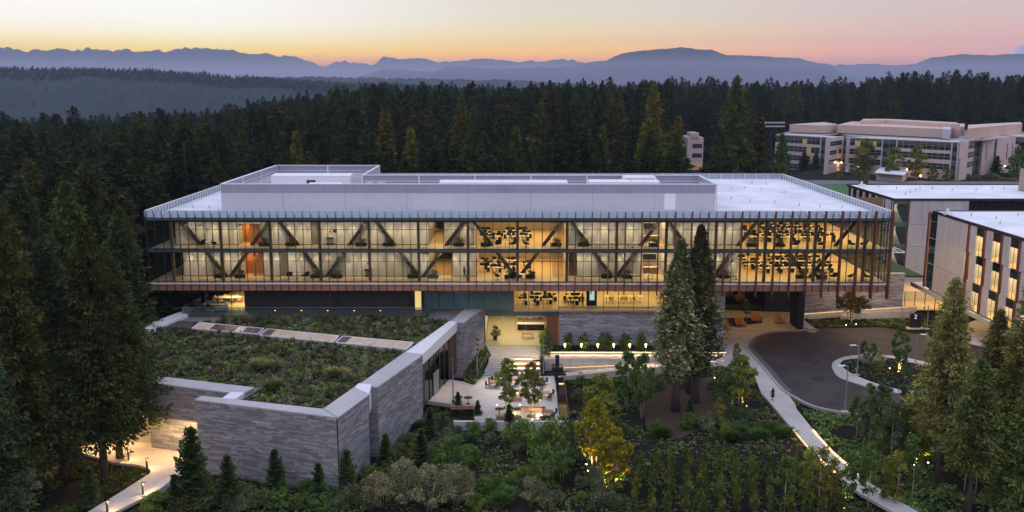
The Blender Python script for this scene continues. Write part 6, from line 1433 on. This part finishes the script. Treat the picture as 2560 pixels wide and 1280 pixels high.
for z, fl in ((FU, 'upper'), (FL, 'lower')):
    desks(wx(1193, 138), wx(1350, 140), (139.2, 141.8, 144.8), z, 'in the open office at the middle of the %s glass floor' % fl, 'in the middle office, %s floor' % fl)
    desks(wx(1862, 139), 50.5, (139, 141.4, 144.2, 146.8, 150, 153.4), z, 'in the open office at the right end of the %s glass floor' % fl, 'in the right hand office, %s floor' % fl)
desks(cw[6] + .3, gx(1455, 140), (138, 140.4, 143.2), ZT + .03, 'in the ground level office left of the tall screen', 'in the ground level office')
for k in range(15):
    for s in (-1, 1):
        if (k % 2 == 0) and 1 <= k + s * .1 <= 13.2: planter.put((KX[k] + (2.5 if s > 0 else -1.5), 134.55, FU), r.random() * .1, 1, 'black planter of yellow flowers below a leaning strut on the upper glass floor', 'planters on the upper glass floor')
        if (k % 2 == 1): planter.put((KX[k] + (1.9 if s > 0 else -1.2), 134.55, FL), 0, 1, 'black planter of yellow flowers below a leaning strut on the lower glass floor', 'planters on the lower glass floor')
def cor(px, z, Y=133.9): return (wx(px, Y), Y, z)
for i, (px, z) in enumerate(((504, FU), (535, FU), (1245, FU), (1282, FU), (1316, FU), (1990, FU), (2052, FU), (2130, FU), (720, FL), (760, FL), (1243, FL), (1284, FL), (1328, FL), (2050, FL), (2090, FL), (2132, FL), (2172, FL), (2160, FU))):
    lounge.put(cor(px, z), (1.0, -1.2, .3)[i % 3] + 3.1, 1.0, 'dark swivel lounge chair at the window of the %s glass floor' % ('upper' if z == FU else 'lower'), 'lounge chairs on the %s glass floor' % ('upper' if z == FU else 'lower'))
for px, z in ((519, FU), (1264, FU), (1494, FU), (1530, FU), (1583, FU), (1626, FU), (741, FL), (1263, FL), (1305, FL), (1582, FL), (1622, FL), (1846, FL), (2020, FU), (2070, FL)): rtable.put(cor(px, z), 0, 1, 'small round table at the window of the %s glass floor' % ('upper' if z == FU else 'lower'), 'round tables on the %s glass floor' % ('upper' if z == FU else 'lower'))
for px, z in ((1484, FU), (1506, FU), (1522, FU), (1540, FU), (1571, FU), (1595, FU), (1615, FU), (1636, FU), (1571, FL), (1594, FL), (1611, FL), (1633, FL)): stool.put(cor(px, z), 0, 1, 'white stool beside a round table on the %s glass floor' % ('upper' if z == FU else 'lower'), 'stools on the %s glass floor' % ('upper' if z == FU else 'lower'))
for z in (FU, FL):
    t = thing('kitchen_counter', 'timber fronted kitchen counter on the %s glass floor' % ('upper' if z == FU else 'lower'), 'counter', (wx(1622, 138), 138, z)); MB().box(-.7, 1.6, -.3, .3, 0, 1.0).build('front_panel', m_col, t); MB().box(-.75, 1.65, -.35, .35, 1.0, 1.05).build('worktop', m_wht, t)
    t = thing('kitchen_cabinet', 'orange kitchen cabinet behind the counter on the %s glass floor' % ('upper' if z == FU else 'lower'), 'cabinet', (wx(1616, 140.8), 140.8, z)); MB().box(-1.0, .9, -.3, .3, 0, .95).build('cabinet_body', m_orange, t); MB().box(-1.0, 1.6, .0, .3, 1.7, 2.5).build('wall_cupboard', m_blk, t)
for i, px in enumerate((1527, 1533, 1555, 1565, 1588)): shell.put((gx(px, 138.5), 138.5, ZT + .03), r.uniform(-.6, .6), 1.15, 'yellow shell chair at the white tables above the stone wall', 'yellow chairs above the stone wall')
for px in (1516, 1546, 1577, 1600): rtable.put((gx(px, 139.3), 139.3, ZT + .03), 0, 1.3, 'round white table behind the glass above the stone wall', 'white tables above the stone wall')
t = thing('meeting_table', 'yellow lit meeting table behind the glass right of the bookcases', 'table', (gx(1428, 140), 140, ZT + .03)); MB().box(-1.3, 1.3, -.7, .7, .7, .78).build('tabletop', m_yel, t)
for sx in (-1, 1): MB().box(sx * 1.0 - .05, sx * 1.0 + .05, -.5, .5, 0, .7).build('leg', m_steel, t)
for i in range(6): ochair.put((gx(1412 + i * 8, 140 + (1 if i % 2 else -1)), 140 + (1.1 if i % 2 else -1.1), ZT + .03), i, 1, 'dark chair round the yellow meeting table', 'chairs round the yellow meeting table')
# lounge on the terrace and table in the corner room
def sofa(x, y, rz, w, lab):
    t = thing('sofa', lab, 'sofa', (x, y, ZT), rz); MB().box(-w / 2, w / 2, -.4, .4, .15, .42).build('seat', m_sofa, t); MB().box(-w / 2, w / 2, .28, .42, .42, .8).build('backrest', m_sofa, t)
    for s in (-1, 1): MB().box(s * w / 2 - .08, s * w / 2 + .08, -.42, .42, .1, .62).build('armrest', m_sofa, t)
sofa(gx(538, 136), 136.2, 0, 3.4, 'long pale sofa on the terrace before the glazed corner room'); sofa(gx(556, 134), 133.6, math.pi, 1.6, 'short pale sofa with its back to the garden on the terrace')
for i, (px, y) in enumerate(((492, 133.2), (508, 132.4), (527, 133.0), (484, 134.6))): lounge.put((gx(px, y), y, ZT), i * 1.3, 1.15, 'dark low armchair on the terrace near the pale sofas', 'armchairs on the terrace')
t = thing('oval_table', 'long oval meeting table in the glazed corner room', 'table', (gx(572, 139.5), 139.5, ZT + .02)); b = MB(); b.tube([(0, 0, .7), (0, 0, .76)], 1, 20); o = b.build('tabletop', m_wht, t); o.scale = (2.1, .9, 1); MB().box(-.9, .9, -.2, .2, 0, .69).build('pedestal', m_col, t)
for i in range(8): shell.put((gx(572, 139.5) + 2.2 * math.cos(i * .785 + .4), 139.5 + 1.3 * math.sin(i * .785 + .4), ZT + .02), i * .785 - 1.1, 1, 'chair round the oval table in the corner room', 'chairs round the oval table')
for i in range(5):
    p = (gx(686 + i * 66, 133.2), 133.3); t = thing('floor_light', 'small floor light washing the dark terrace wall', 'lamp', (p[0], p[1], ZT), group='floor lights on the terrace'); MB().tube([(0, 0, 0), (0, 0, .12)], .12, 8).build('housing', m_blk, t); MB().tube([(0, 0, .12), (0, 0, .14)], .1, 8).build('lens', m_lamp, t)
# lobby
t = thing('long_table', 'wooden lobby table with chairs in front of the bar counter', 'table', (P(1319, 845, z=0).x, P(1319, 845, z=0).y, 0)); MB().box(-.9, .9, -.5, .5, .71, .77).build('tabletop', m_tbl, t)
for sx in (-1, 1):
    for sy in (-1, 1): MB().box(sx * .8 - .04, sx * .8 + .04, sy * .4 - .04, sy * .4 + .04, 0, .71).build('leg', m_tbl, t)
q = P(1238, 850, z=0); t = thing('potted_plant', 'tall potted plant behind the lobby glass near the left edge', 'plant', (q.x, q.y, 0)); MB().tube([(0, 0, 0), (0, 0, .8)], [.3, .4], 12).build('pot', m_blk, t); v, f, c = leafy(2.2, .75, 12, 700, (.12, .15, .04), z0=.3, size=.12, clumps=14, cr=.4); link('foliage', npmesh('foliage', v, f, m_leaf, c), t)
# ---- plaza furniture
wchair = proto('slat_chair', 'chair', with_legs([('seat', m_chair, lambda b: b.box(-.24, .24, -.24, .24, .42, .46)), ('backrest', m_chair, lambda b: [b.box(-.22 + i * .13, -.15 + i * .13, .2, .24, .46, .92) for i in range(4)] + [b.box(-.24, .24, .2, .25, .86, .93)])], m_chair, .2, .2, .42))
wtable = proto('square_table', 'table', with_legs([('tabletop', m_tbl, lambda b: b.box(-.55, .55, -.55, .55, .7, .75))], m_chair, .45, .45, .7))
dtable = proto('round_metal_table', 'table', [('tabletop', m_blk, lambda b: b.tube([(0, 0, .72), (0, 0, .75)], .5, 16)), ('pedestal', m_blk, lambda b: (b.tube([(0, 0, .02), (0, 0, .72)], .04, 6), b.tube([(0, 0, 0), (0, 0, .03)], .25, 10)))])
def z3(x, y): return 1000 + x / 3.2, 700 + y / 3.2
tl = ('leftmost wooden table on the plaza', 'wooden table nearest the foot of the steps', 'wooden table behind the left plaza tree', 'wooden table below the middle of the seating steps', 'wooden table behind the right plaza tree', 'wooden table nearest the water channel', 'wooden table in the front right corner of the plaza')
for i, (x, y) in enumerate(((750, 855), (800, 812), (905, 842), (1010, 815), (1115, 845), (1165, 945), (1185, 1100))):
    q = P(*z3(x, y), z=ZP); wtable.put(tuple(q), r.uniform(-.3, .3), 1.1, tl[i])
    for j, a in enumerate((0, 1.57, 3.14, 4.71)[:(4, 4, 3, 4, 3, 3, 3)[i]]): a += .5; wchair.put((q.x + math.sin(a) * .95, q.y - math.cos(a) * .95, ZP), a + math.pi, 1.08, 'dark slatted chair at a wooden plaza table', 'slatted chairs on the plaza')
for i, (x, y) in enumerate(((545, 990), (467, 985), (795, 1082), (935, 1082), (995, 892), (920, 935))): q = P(*z3(x, y), z=ZP); dtable.put(tuple(q), 0, 1.15, ('round black table at the left plaza bench, right of its pair', 'round black table at the left plaza bench, left of its pair', 'round black table left of the left plaza tree foot', 'round black table between the two plaza trees', 'round black table behind the plaza trees near the steps', 'round black table just behind the right plaza tree')[i])
def bench(x, y, w, lab): q = P(*z3(x, y), z=ZP); t = thing('bench', lab, 'bench', tuple(q)); [MB().box(-w / 2, w / 2, -.3 + k * .15, -.17 + k * .15, .38, .47).build('slat', m_benchw, t) for k in range(4)]; MB().box(-w / 2 + .1, w / 2 - .1, -.24, .24, 0, .38).build('base', m_benchw, t)
for a in ((495, 1030, 3.1, 'pinkish timber bench at the left edge of the plaza'), (865, 1112, 3.1, 'pinkish timber bench at the front edge of the plaza below the left tree'), (1055, 1045, 3.1, 'pinkish timber bench left of the front right plaza table'), (935, 965, 1.5, 'short timber bench behind the left plaza tree'), (990, 925, 1.3, 'short timber bench behind the right plaza tree')): bench(*a)
for x, y in ((866, 1022), (866, 1082), (1055, 1090)): q = P(*z3(x, y), z=ZP); struct('tree_pit', MB().box(q.x - .6, q.x + .6, q.y - .5, q.y + .5, ZP, ZP + .03), mat('rusty_grate', (.06, .03, .022), .8))
q = P(*z3(612, 1070), z=ZP); t = thing('litter_bin', 'dark cylindrical litter bin at the left plaza bench', 'bin', tuple(q)); MB().tube([(0, 0, 0), (0, 0, .95)], .28, 12).build('body', m_blk, t); MB().tube([(0, 0, .95), (0, 0, 1.02)], .3, 12).build('lid', m_steel, t)
def pole(px, py, ty, z, lab, heads=3):
    q = P(px, py, z=z); h = P(px, ty, Y=q.y).z - z; t = thing('light_pole', lab, 'lamp post', tuple(q)); MB().tube([(0, 0, 0), (0, 0, h)], [.1, .06], 8).build('pole', m_steel, t); MB().tube([(0, 0, 0), (0, 0, .25)], .2, 8).build('base', m_blk, t)
    for i in range(heads): MB().bar((0, 0, h - .3 - i * .7), (.25, -.25, h - .55 - i * .7), .14, .14).build('spotlight', m_blk, t)
    return q, h
pole(1133, 1005, 895, ZP, 'tall grey light pole at the left edge of the plaza'); pole(1193, 942, 842, ZP, 'tall light pole with several spotlights between stone block and steps', 4); pole(1359, 938, 838, ZP, 'tall light pole with spotlights right of the seating steps', 4)
for i, (x, y) in enumerate(((940, 905), (1120, 905), (775, 1000), (960, 1000), (866, 1055), (960, 1085), (1057, 1118), (955, 1030), (1120, 960))):
    q = P(*z3(x, y), z=ZP); t = thing('ground_light', 'tiny round light set in the plaza paving', 'lamp', (q.x, q.y, ZP), group='small lights in the plaza paving'); MB().tube([(0, 0, 0), (0, 0, .05)], .085, 8).build('lens', m_lamp, t)
point('plaza_tree_light', (P(1268, 1033, z=ZP).x + .8, P(1268, 1033, z=ZP).y - .5, ZP + .3), 170, (1, .72, .3)); point('plaza_tree_light', (P(1329, 1035, z=ZP).x + .8, P(1329, 1035, z=ZP).y - .5, ZP + .3), 170, (1, .72, .3))
for px in (1193, 1359): q = P(px, 940, z=ZP); spot('pole_spot', (q.x, q.y, 6.5), (P(1290, 960, z=ZP).x, P(1290, 970, z=ZP).y, ZP), 2200, 75, (1, .78, .55), r=.1)
spot('pole_spot', (P(1359, 940, z=ZP).x, P(1359, 940, z=ZP).y, 6.4), (P(1290, 890, z=0).x, 131.5, 0), 3800, 66, (1, .78, .5), r=.1)
# bollard lamps by the stone wall
def bollard(q, h, lab, grp, pw=14, style=0):
    t = thing('bollard_lamp', lab, 'bollard light', tuple(q), group=grp)
    if style == 0: MB().tube([(0, 0, 0), (0, 0, h * .55)], .05, 6).build('post', m_steel, t); MB().tube([(0, 0, h * .55), (0, 0, h)], [.06, .15], 8).build('lamp_shade', m_lamp, t)
    else: MB().box(-.08, .08, -.08, .08, 0, h).build('post', m_bronze, t); MB().box(-.08, .3, -.09, .09, h, h + .08).build('head', m_bronze, t); MB().box(.1, .28, -.07, .07, h - .02, h - .001).build('lens', m_lamp, t)
    d = bpy.data.lights.new('bulb', 'POINT'); d.energy = pw; d.color = WARM; d.shadow_soft_size = .08; o = link('bulb', None) if False else bpy.data.objects.new('bulb', d); COL.objects.link(o); o.parent = t; o.location = (.2 if style else 0, -.12 if style == 0 else 0, h * .9 if style == 0 else h - .1)
for px in (1412, 1453, 1494, 1534, 1574, 1614): q = P(px, 886, Y=132.3); bollard((q.x, 132.3, .3), 1.15, 'glowing cone lamp in the bed along the long stone wall', 'cone lamps along the stone wall', 60)
for px, py, lab in ((322, 1152, 'bollard light at the back of the court beside the leaning trunk'), (368, 1174, 'bollard light on the rounded mulch bed corner'), (358, 1237, 'bollard light at the right side of the court path'), (269, 1282, 'bollard light nearest the bottom edge of the picture')): q = P(px, py, z=-1.7); bollard(tuple(q), 1.25, lab, None, 150, 1)
for p_ in ((P(420, 1150, z=ZP)), (P(250, 1110, z=ZP)), (P(120, 1090, z=ZP))): area('soffit_light', (p_.x, p_.y + 1.5, 2.3), 5, 1.0, 430, (1, .60, .24), parent=pav)
for p_ in (P(440, 1122, z=ZP), P(390, 1117, z=ZP)): spot('wall_light', (p_.x, p_.y - 1.2, ZP - .2), (p_.x, p_.y, 4), 160, 95, (1, .55, .25), parent=pav)
MB().box(W0x[0] - 4, W0a[0] - .5, W0a[1] + 1.5, W0a[1] + 1.7, -1.6, 2.55).build('inner_wall', m_iwall, pav)
area('hall_light', (W0a[0] - 8, W0a[1] + .5, 2.4), 12, 1.5, 1800, (1, .6, .25), parent=pav)
# in-ground uplights
m_glow = mat('uplight_glow', (1, .8, .5), .5, emit='FFC070', es=22)
ul = [(1464, 1134), (1498, 1140), (1466, 1166), (1470, 1182), (1510, 1177), (1524, 1202), (1515, 1223), (1552, 1224), (1828, 1013), (1858, 1010), (1866, 1020), (1800, 1050), (1812, 1062), (1768, 1055), (1786, 949), (1794, 956), (2115, 816), (2140, 814), (2224, 925), (2246, 933), (2270, 1160), (2286, 1168), (2320, 1162), (2384, 1153), (2402, 1162), (2108, 1276), (2274, 1087), (1365, 886)]
targets = {0: (1487, 1176), 1: (1487, 1176), 4: (1534, 1219), 5: (1534, 1219), 6: (1534, 1219), 7: (1534, 1219), 2: (1487, 1176), 3: (1487, 1176), 8: (1851, 1018), 9: (1851, 1018), 10: (1851, 1018), 11: (1796, 1062), 12: (1796, 1062), 16: (2126, 808), 17: (2126, 808), 20: (2292, 1165), 21: (2300, 1158), 23: (2378, 1165), 24: (2378, 1165), 14: (1840, 905), 18: (2248, 930), 19: (2248, 930), 22: (2300, 1158), 25: (2110, 1270)}
for i, (px, py) in enumerate(ul):
    q = at(px, py)
    if i in (18, 19): q = P(px, py, z=.18)
    if i in (16, 17): q = P(px, py, z=-.05)
    t = thing('uplight', 'small warm spotlight set in the ground, one of those lighting the garden trees', 'spotlight', (q.x, q.y, q.z + .02), group='warm ground spotlights')
    MB().tube([(0, 0, 0), (0, 0, .22)], .11, 8).build('housing', m_blk, t); MB().tube([(0, 0, .22), (0, 0, .26)], .075, 8).build('lens', m_glow, t)
    tg = targets.get(i)
    if tg: w = at(*tg); w = Vector((w.x, w.y, q.z + (4.2 if i < 8 else 2.6)))
    else: w = Vector((q.x, q.y + .5, q.z + 2))
    d = bpy.data.lights.new('beam', 'SPOT'); d.energy = (1000 if i < 8 else (420 if i < 16 else 480)) if tg else 40; d.color = (1, .66, .22); d.spot_size = R(88); d.spot_blend = .9; d.shadow_soft_size = .06
    o = bpy.data.objects.new('beam', d); COL.objects.link(o); o.parent = t; o.location = (0, 0, .32); o.rotation_euler = (w - Vector((q.x, q.y, q.z + .3))).to_track_quat('-Z', 'Y').to_euler()
# light strips along the lower part of the curving path
for side, px in ((-1, [(1984, 1075), (2035, 1134), (2097, 1189)]), (1, [(2031, 1075), (2088, 1137), (2146, 1186)])):
    pts = [Vector((*G(x, y, .0), 0)) for x, y in densify(px, 4)]
    t = thing('path_light_strip', ('glowing strip along the garden side edge of the curving path', 'glowing strip along the road side edge of the curving path')[side > 0], 'light strip')
    for a, c in zip(pts, pts[1:]): MB().bar((a.x, a.y, .06), (c.x, c.y, .06), .05, .05).build('strip', m_lamp, t); MB().bar((a.x, a.y, .13), (c.x, c.y, .13), .06, .12).build('cap', m_steel, t)
    for a, c in zip(pts, pts[1:]): m_ = (a + c) / 2; n_ = Vector((-(c - a).y, (c - a).x, 0)).normalized() * (.12 * side); area('strip_light', (m_.x + n_.x, m_.y + n_.y, .2), (c - a).length, .05, 14, (1, .66, .32), rot=(R(25) * side * 0, 0, math.atan2((c - a).y, (c - a).x)), parent=t)
# street lamps round the drive
def street(px, py, ty, lab, left=True):
    q = P(px, py, z=.1); h = P(px, ty, Y=q.y).z - .1; t = thing('street_lamp', lab, 'street lamp', tuple(q)); MB().tube([(0, 0, 0), (0, 0, h)], [.1, .06], 8).build('pole', m_steel, t); MB().box(-.35, .35, -.35, .35, 0, .12).build('base', m_conc, t)
    s = -1 if left else 1; b = MB(); b.bar((0, 0, h), (1.1 * s, -.2, h + .05), .06, .12); b.build('arm', m_steel, t); MB().bar((.4 * s, -.1, h + .04), (1.3 * s, -.25, h + .06), .07, .42).build('head', m_white, t)
street(2142, 938, 863, 'street lamp at the left end of the round road island'); street(2112, 1030, 914, 'street lamp at the lower kerb of the drive'); street(2288, 908, 836, 'street lamp at the right side of the road island', False); street(2317, 823, 764, 'street lamp in the bed beside the raised wing')
# blade signs; the number 2 marker
t = thing('number_sign', 'black marker slab with a white number 2 by the drive', 'sign', tuple(P(2287, 822, z=0))); MB().box(-.9, .9, -.18, .18, 0, 2.6).build('slab', m_blk, t); MB().box(-1.5, 1.3, -.6, .5, 0, .22).build('plinth', m_conc, t)
fc = bpy.data.curves.new('numeral', 'FONT'); fc.body = '2'; fc.size = 1.0; fc.extrude = .02; fo = bpy.data.objects.new('tmp', fc); COL.objects.link(fo)
me = bpy.data.meshes.new_from_object(fo.evaluated_get(bpy.context.evaluated_depsgraph_get())); bpy.data.objects.remove(fo); me.materials.clear(); me.materials.append(mat('sign_white', (.8, .8, .8), .5, emit='FFFFFF', es=.35)); o = link('numeral', me, t); o.rotation_euler = (R(90), 0, 0); o.location = (-.35, -.21, 1.75)
for px, py, ty, lab in ((1859, 925, 890, 'tall narrow dark sign blade where path and lower walk meet'), (1848, 921, 904, 'short dark post beside the tall sign blade')): q = P(px, py, z=0); h = P(px, ty, Y=q.y).z; t = thing('sign_post', lab, 'sign', tuple(q)); MB().box(-.18, .18, -.08, .08, 0, h).build('blade', m_blk, t); MB().box(-.25, .25, -.2, .2, 0, .06).build('base', m_steel, t)
# rail of the lower walk
t = thing('walk_railing', 'thin metal railing along the lit lower walk right of the fountain', 'railing')
prev = None
for i in range(21):
    x = 6.2 + i * 1.24; z = ZP + smooth(5, 31, x) * 1.3; MB().tube([(x, 127.3, z), (x, 127.3, z + 1.0)], .025, 5).build('post', m_steel, t)
    if prev: MB().tube([prev, (x, 127.3, z + 1.0)], .025, 5).build('rail', m_steel, t)
    prev = (x, 127.3, z + 1.0)
MB().bar((6.5, 128.55, ZP + .25), (30, 128.55, -.0), .05, .05).build('light_strip', m_ledd, t); area('walk_light', (18, 128.2, -.1), 25, .08, 190, rot=(R(-20), R(3), 0), parent=t)
# amber chairs in the covered passage
adir = proto('slatted_armchair', 'chair', with_legs([('seat', m_adir, lambda b: b.box(-.4, .4, -.45, .4, .38, .46)), ('backrest', m_adir, lambda b: [b.bar((-.3 + k * .15, .35, .42), (-.32 + k * .16, .75, 1.25), .04, .12) for k in range(5)]), ('armrest', m_adir, lambda b: (b.box(-.5, -.38, -.45, .5, .6, .65), b.box(.38, .5, -.45, .5, .6, .65)))], m_adir, .38, .38, .4))
for i, (px, py) in enumerate(((1812, 812), (1818, 822), (1846, 816), (1857, 816), (1886, 807), (1895, 806), (1943, 808), (1952, 806), (1816, 745), (1826, 743), (1848, 757), (1854, 752))): q = P(px, py, z=0); adir.put(tuple(q), r.uniform(-.5, .8), 1.15, 'amber slatted armchair on the paving of the covered passage' if i < 8 else 'amber slatted armchair deep inside the covered passage', 'amber chairs near the drive' if i < 8 else 'amber chairs deep in the passage')
t = thing('raised_planter', 'long black planter with a small tree in the covered passage', 'planter'); q0 = P(1805, 806, z=.3); MB().prism([G(1803, 812, .5), G(1905, 800, .5), G(1905, 792, .5), G(1803, 796, .5)], 0, .5).build('wall', m_blk, t); q = P(1866, 798, z=.5); sap[0].put((q.x, q.y, .5), 1, (1.2, 1.2, .8), 'small tree growing from the black planter in the covered passage')
struct('passage_bed', MB().prism([G(1804, 774, .05), G(1990, 780, .05), (46, 163), (32, 163)], 0, .06), m_soil); cover('passage_planting', scatter_in([G(1806, 773, 0), G(1980, 778, 0), (45, 162), (33, 162)], 900, 31), lambda x, y: .05, 31, PALG, .15, .4, 6)
# sports ground lights, umbrellas and lamps by the far block
def stadium(px, py, ty, Y, n, lab):
    x = P(px, py, Y=Y).x; zt = P(px, ty, Y=Y).z; t = thing('floodlight_mast', lab, 'floodlight', (x, Y, 2)); h = zt - 2; MB().tube([(0, 0, 0), (0, 0, h)], [.3, .15], 8).build('mast', m_blk, t)
    for j in range(2):
        MB().box(-n * .45, n * .45, -.1, .1, h - .2 - j * 1.3, h - .05 - j * 1.3).build('crossbar', m_blk, t)
        for i in range(n): MB().box(-n * .45 + i * .9 + .1, -n * .45 + i * .9 + .75, -.55, -.1, h - .05 - j * 1.3, h + .45 - j * 1.3).build('lamp_head', m_screen, t)
stadium(1929, 340, 308, 330, 10, 'floodlight mast left of the far office block'); stadium(1197, 330, 308, 290, 3, 'floodlight mast above the forest behind the middle of the roof'); stadium(1566, 330, 302, 300, 4, 'floodlight mast left of the tall olive conifer')
m_umb = mat('umbrella_cloth', (.75, .73, .7), .8)
for i, (px, py, sz) in enumerate(((2083, 432, 1), (2099, 431, 1), (2092, 434, .7), (2118, 437, 1.2), (2132, 436, 1.0), (2075, 433, .6), (2145, 438, .5))):
    q = P(px, py, z=3); t = thing('parasol', 'white parasol on the cafe terrace of the far office block', 'parasol', (q.x, q.y, 2.2), group='parasols at the far office block'); MB().tube([(0, 0, 0), (0, 0, 2.6)], .05, 6).build('pole', m_steel, t); MB().tube([(0, 0, 2.1), (0, 0, 2.9)], [1.7 * sz, .08], 10).build('canopy', m_umb, t)
for i, (px, py, ty) in enumerate(((2066, 436, 411), (2101, 434, 407), (2145, 440, 418), (2091, 430, 389), (2300, 456, 440), (2330, 456, 449), (2266, 450, 424), (2338, 450, 430), (2510, 440, 416), (2528, 450, 434), (2020, 455, 400), (2278, 458, 408), (2394, 458, 400), (2110, 456, 412), (2160, 456, 402))):
    q = P(px, py, z=3); h = P(px, ty, Y=q.y).z - 2; lit = i < 10; t = thing('lamp_post', 'lit lamp post in front of the far office block' if lit else 'unlit black lamp post on the path before the far office block', 'lamp post', (q.x, q.y, 2), group='lit lamps at the far block' if lit else 'dark lamp posts at the far block')
    MB().tube([(0, 0, 0), (0, 0, h)], .1, 6).build('post', m_blk, t)
    if lit: MB().tube([(0, 0, h - .1), (0, 0, h + .35)], .38, 8).build('lantern', mat('lantern_glow', (1, .8, .5), .5, emit='FFC070', es=5), t); point('bulb', (0, -.8, h), 260, r=.3, parent=t)
    else: MB().box(-.5, .5, -.15, .15, h, h + .2).build('head', m_blk, t)
# ---- people
def person(label, loc, rz, stride=.35, h=1.75, top=(.02, .022, .03), legs=(.02, .02, .025), hair=(.02, .014, .01), long_hair=False, arm=.25, skirt=False):
    t = thing('person', label, 'person', loc, rz); me = bpy.data.meshes.new('body'); k = h / 1.75; s = stride
    J = {'pel': (0, 0, .95, .13), 'wst': (0, 0, 1.1, .115), 'chs': (0, 0, 1.35, .14), 'nek': (0, -.01, 1.5, .05), 'hed': (0, -.03, 1.6, .085), 'crn': (0, -.02, 1.7, .08),
         'hL': (-.09, 0, .9, .09), 'kL': (-.1, -s * .45, .5, .06), 'aL': (-.1, -s * .55, .09, .04), 'tL': (-.1, -s * .55 - .16, .04, .032), 'hR': (.09, 0, .9, .09), 'kR': (.1, s * .15, .5, .06), 'aR': (.1, s * .75, .13, .04), 'tR': (.1, s * .75 - .13, .04, .032),
         'sL': (-.18, 0, 1.42, .06), 'eL': (-.24, arm * .5, 1.15, .042), 'wL': (-.24, arm * .4 - .08, .92, .03), 'fL': (-.24, arm * .4 - .14, .83, .025), 'sR': (.18, 0, 1.42, .06), 'eR': (.24, -arm * .4, 1.15, .042), 'wR': (.23, -arm - .12, .95, .03), 'fR': (.23, -arm - .2, .88, .025)}
    E = [('pel', 'wst'), ('wst', 'chs'), ('chs', 'nek'), ('nek', 'hed'), ('hed', 'crn'), ('pel', 'hL'), ('hL', 'kL'), ('kL', 'aL'), ('aL', 'tL'), ('pel', 'hR'), ('hR', 'kR'), ('kR', 'aR'), ('aR', 'tR'), ('chs', 'sL'), ('sL', 'eL'), ('eL', 'wL'), ('wL', 'fL'), ('chs', 'sR'), ('sR', 'eR'), ('eR', 'wR'), ('wR', 'fR')]
    names = list(J); me.from_pydata([tuple(c * k for c in J[n][:3]) for n in names], [(names.index(a), names.index(b)) for a, b in E], []); o = bpy.data.objects.new('body', me); COL.objects.link(o)
    md = o.modifiers.new('skin', 'SKIN'); o.modifiers.new('sub', 'SUBSURF').levels = 1
    for i, n in enumerate(names): me.skin_vertices[0].data[i].radius = (J[n][3] * k,) * 2; me.skin_vertices[0].data[i].use_root = n == 'pel'
    m2 = bpy.data.meshes.new_from_object(o.evaluated_get(bpy.context.evaluated_depsgraph_get())); bpy.data.objects.remove(o)
    cols = []
    for v in m2.vertices:
        z = v.co.z / k; hand = z < 1.0 and abs(v.co.x) > .2 * k
        cols.append((.35, .2, .14) if (z > 1.5 or hand) else (top if z > .93 else (legs if z > .12 else (.02, .02, .02))))
    ca = m2.color_attributes.new('Col', 'FLOAT_COLOR', 'POINT'); ca.data.foreach_set('color', np.array([c + (1,) for c in cols], np.float32).ravel()); m2.materials.append(mat('figure', (.5, .5, .5), .8, attr=True)); m2.shade_smooth(); link('body', m2, t)
    b = MB(); b.tube([(0, .015, 1.56 if not long_hair else 1.28), (0, .02, 1.62), (0, .0, 1.74), (0, -.01, 1.79)], [.07 if not long_hair else .1, .098, .09, .03], 10); o = b.build('hair', mat('hair', hair, .7), t, True); o.scale = (k, k, k); o.location = (0, .02, 0)
    if skirt: b = MB(); b.tube([(0, .02, .5), (0, 0, 1.0), (0, 0, 1.12)], [.24, .17, .14], 12); b.build('coat', mat('dark_coat', (.015, .015, .018), .8), t, True)
q = P(1931, 1001, z=.006); person('person in long dark coat with long dark hair walking up the curving path', (q.x, q.y, .006), R(200), .3, 1.68, long_hair=True, skirt=True)
person('person in dark shirt and trousers walking along the lower glass corridor', (wx(1160, 134.2), 134.2, FL), R(75), .4, 1.8, top=(.05, .055, .07)); person('person in dark clothes standing beside the tall screen at ground level', (gx(1457, 136.3), 136.3, ZT + .03), R(20), .05, 1.8)
person('person in red clothing half hidden by young trees at the lower kerb', tuple(P(2256, 1062, z=-.3)), R(120), .2, 1.7, top=(.4, .02, .02), legs=(.2, .02, .02))
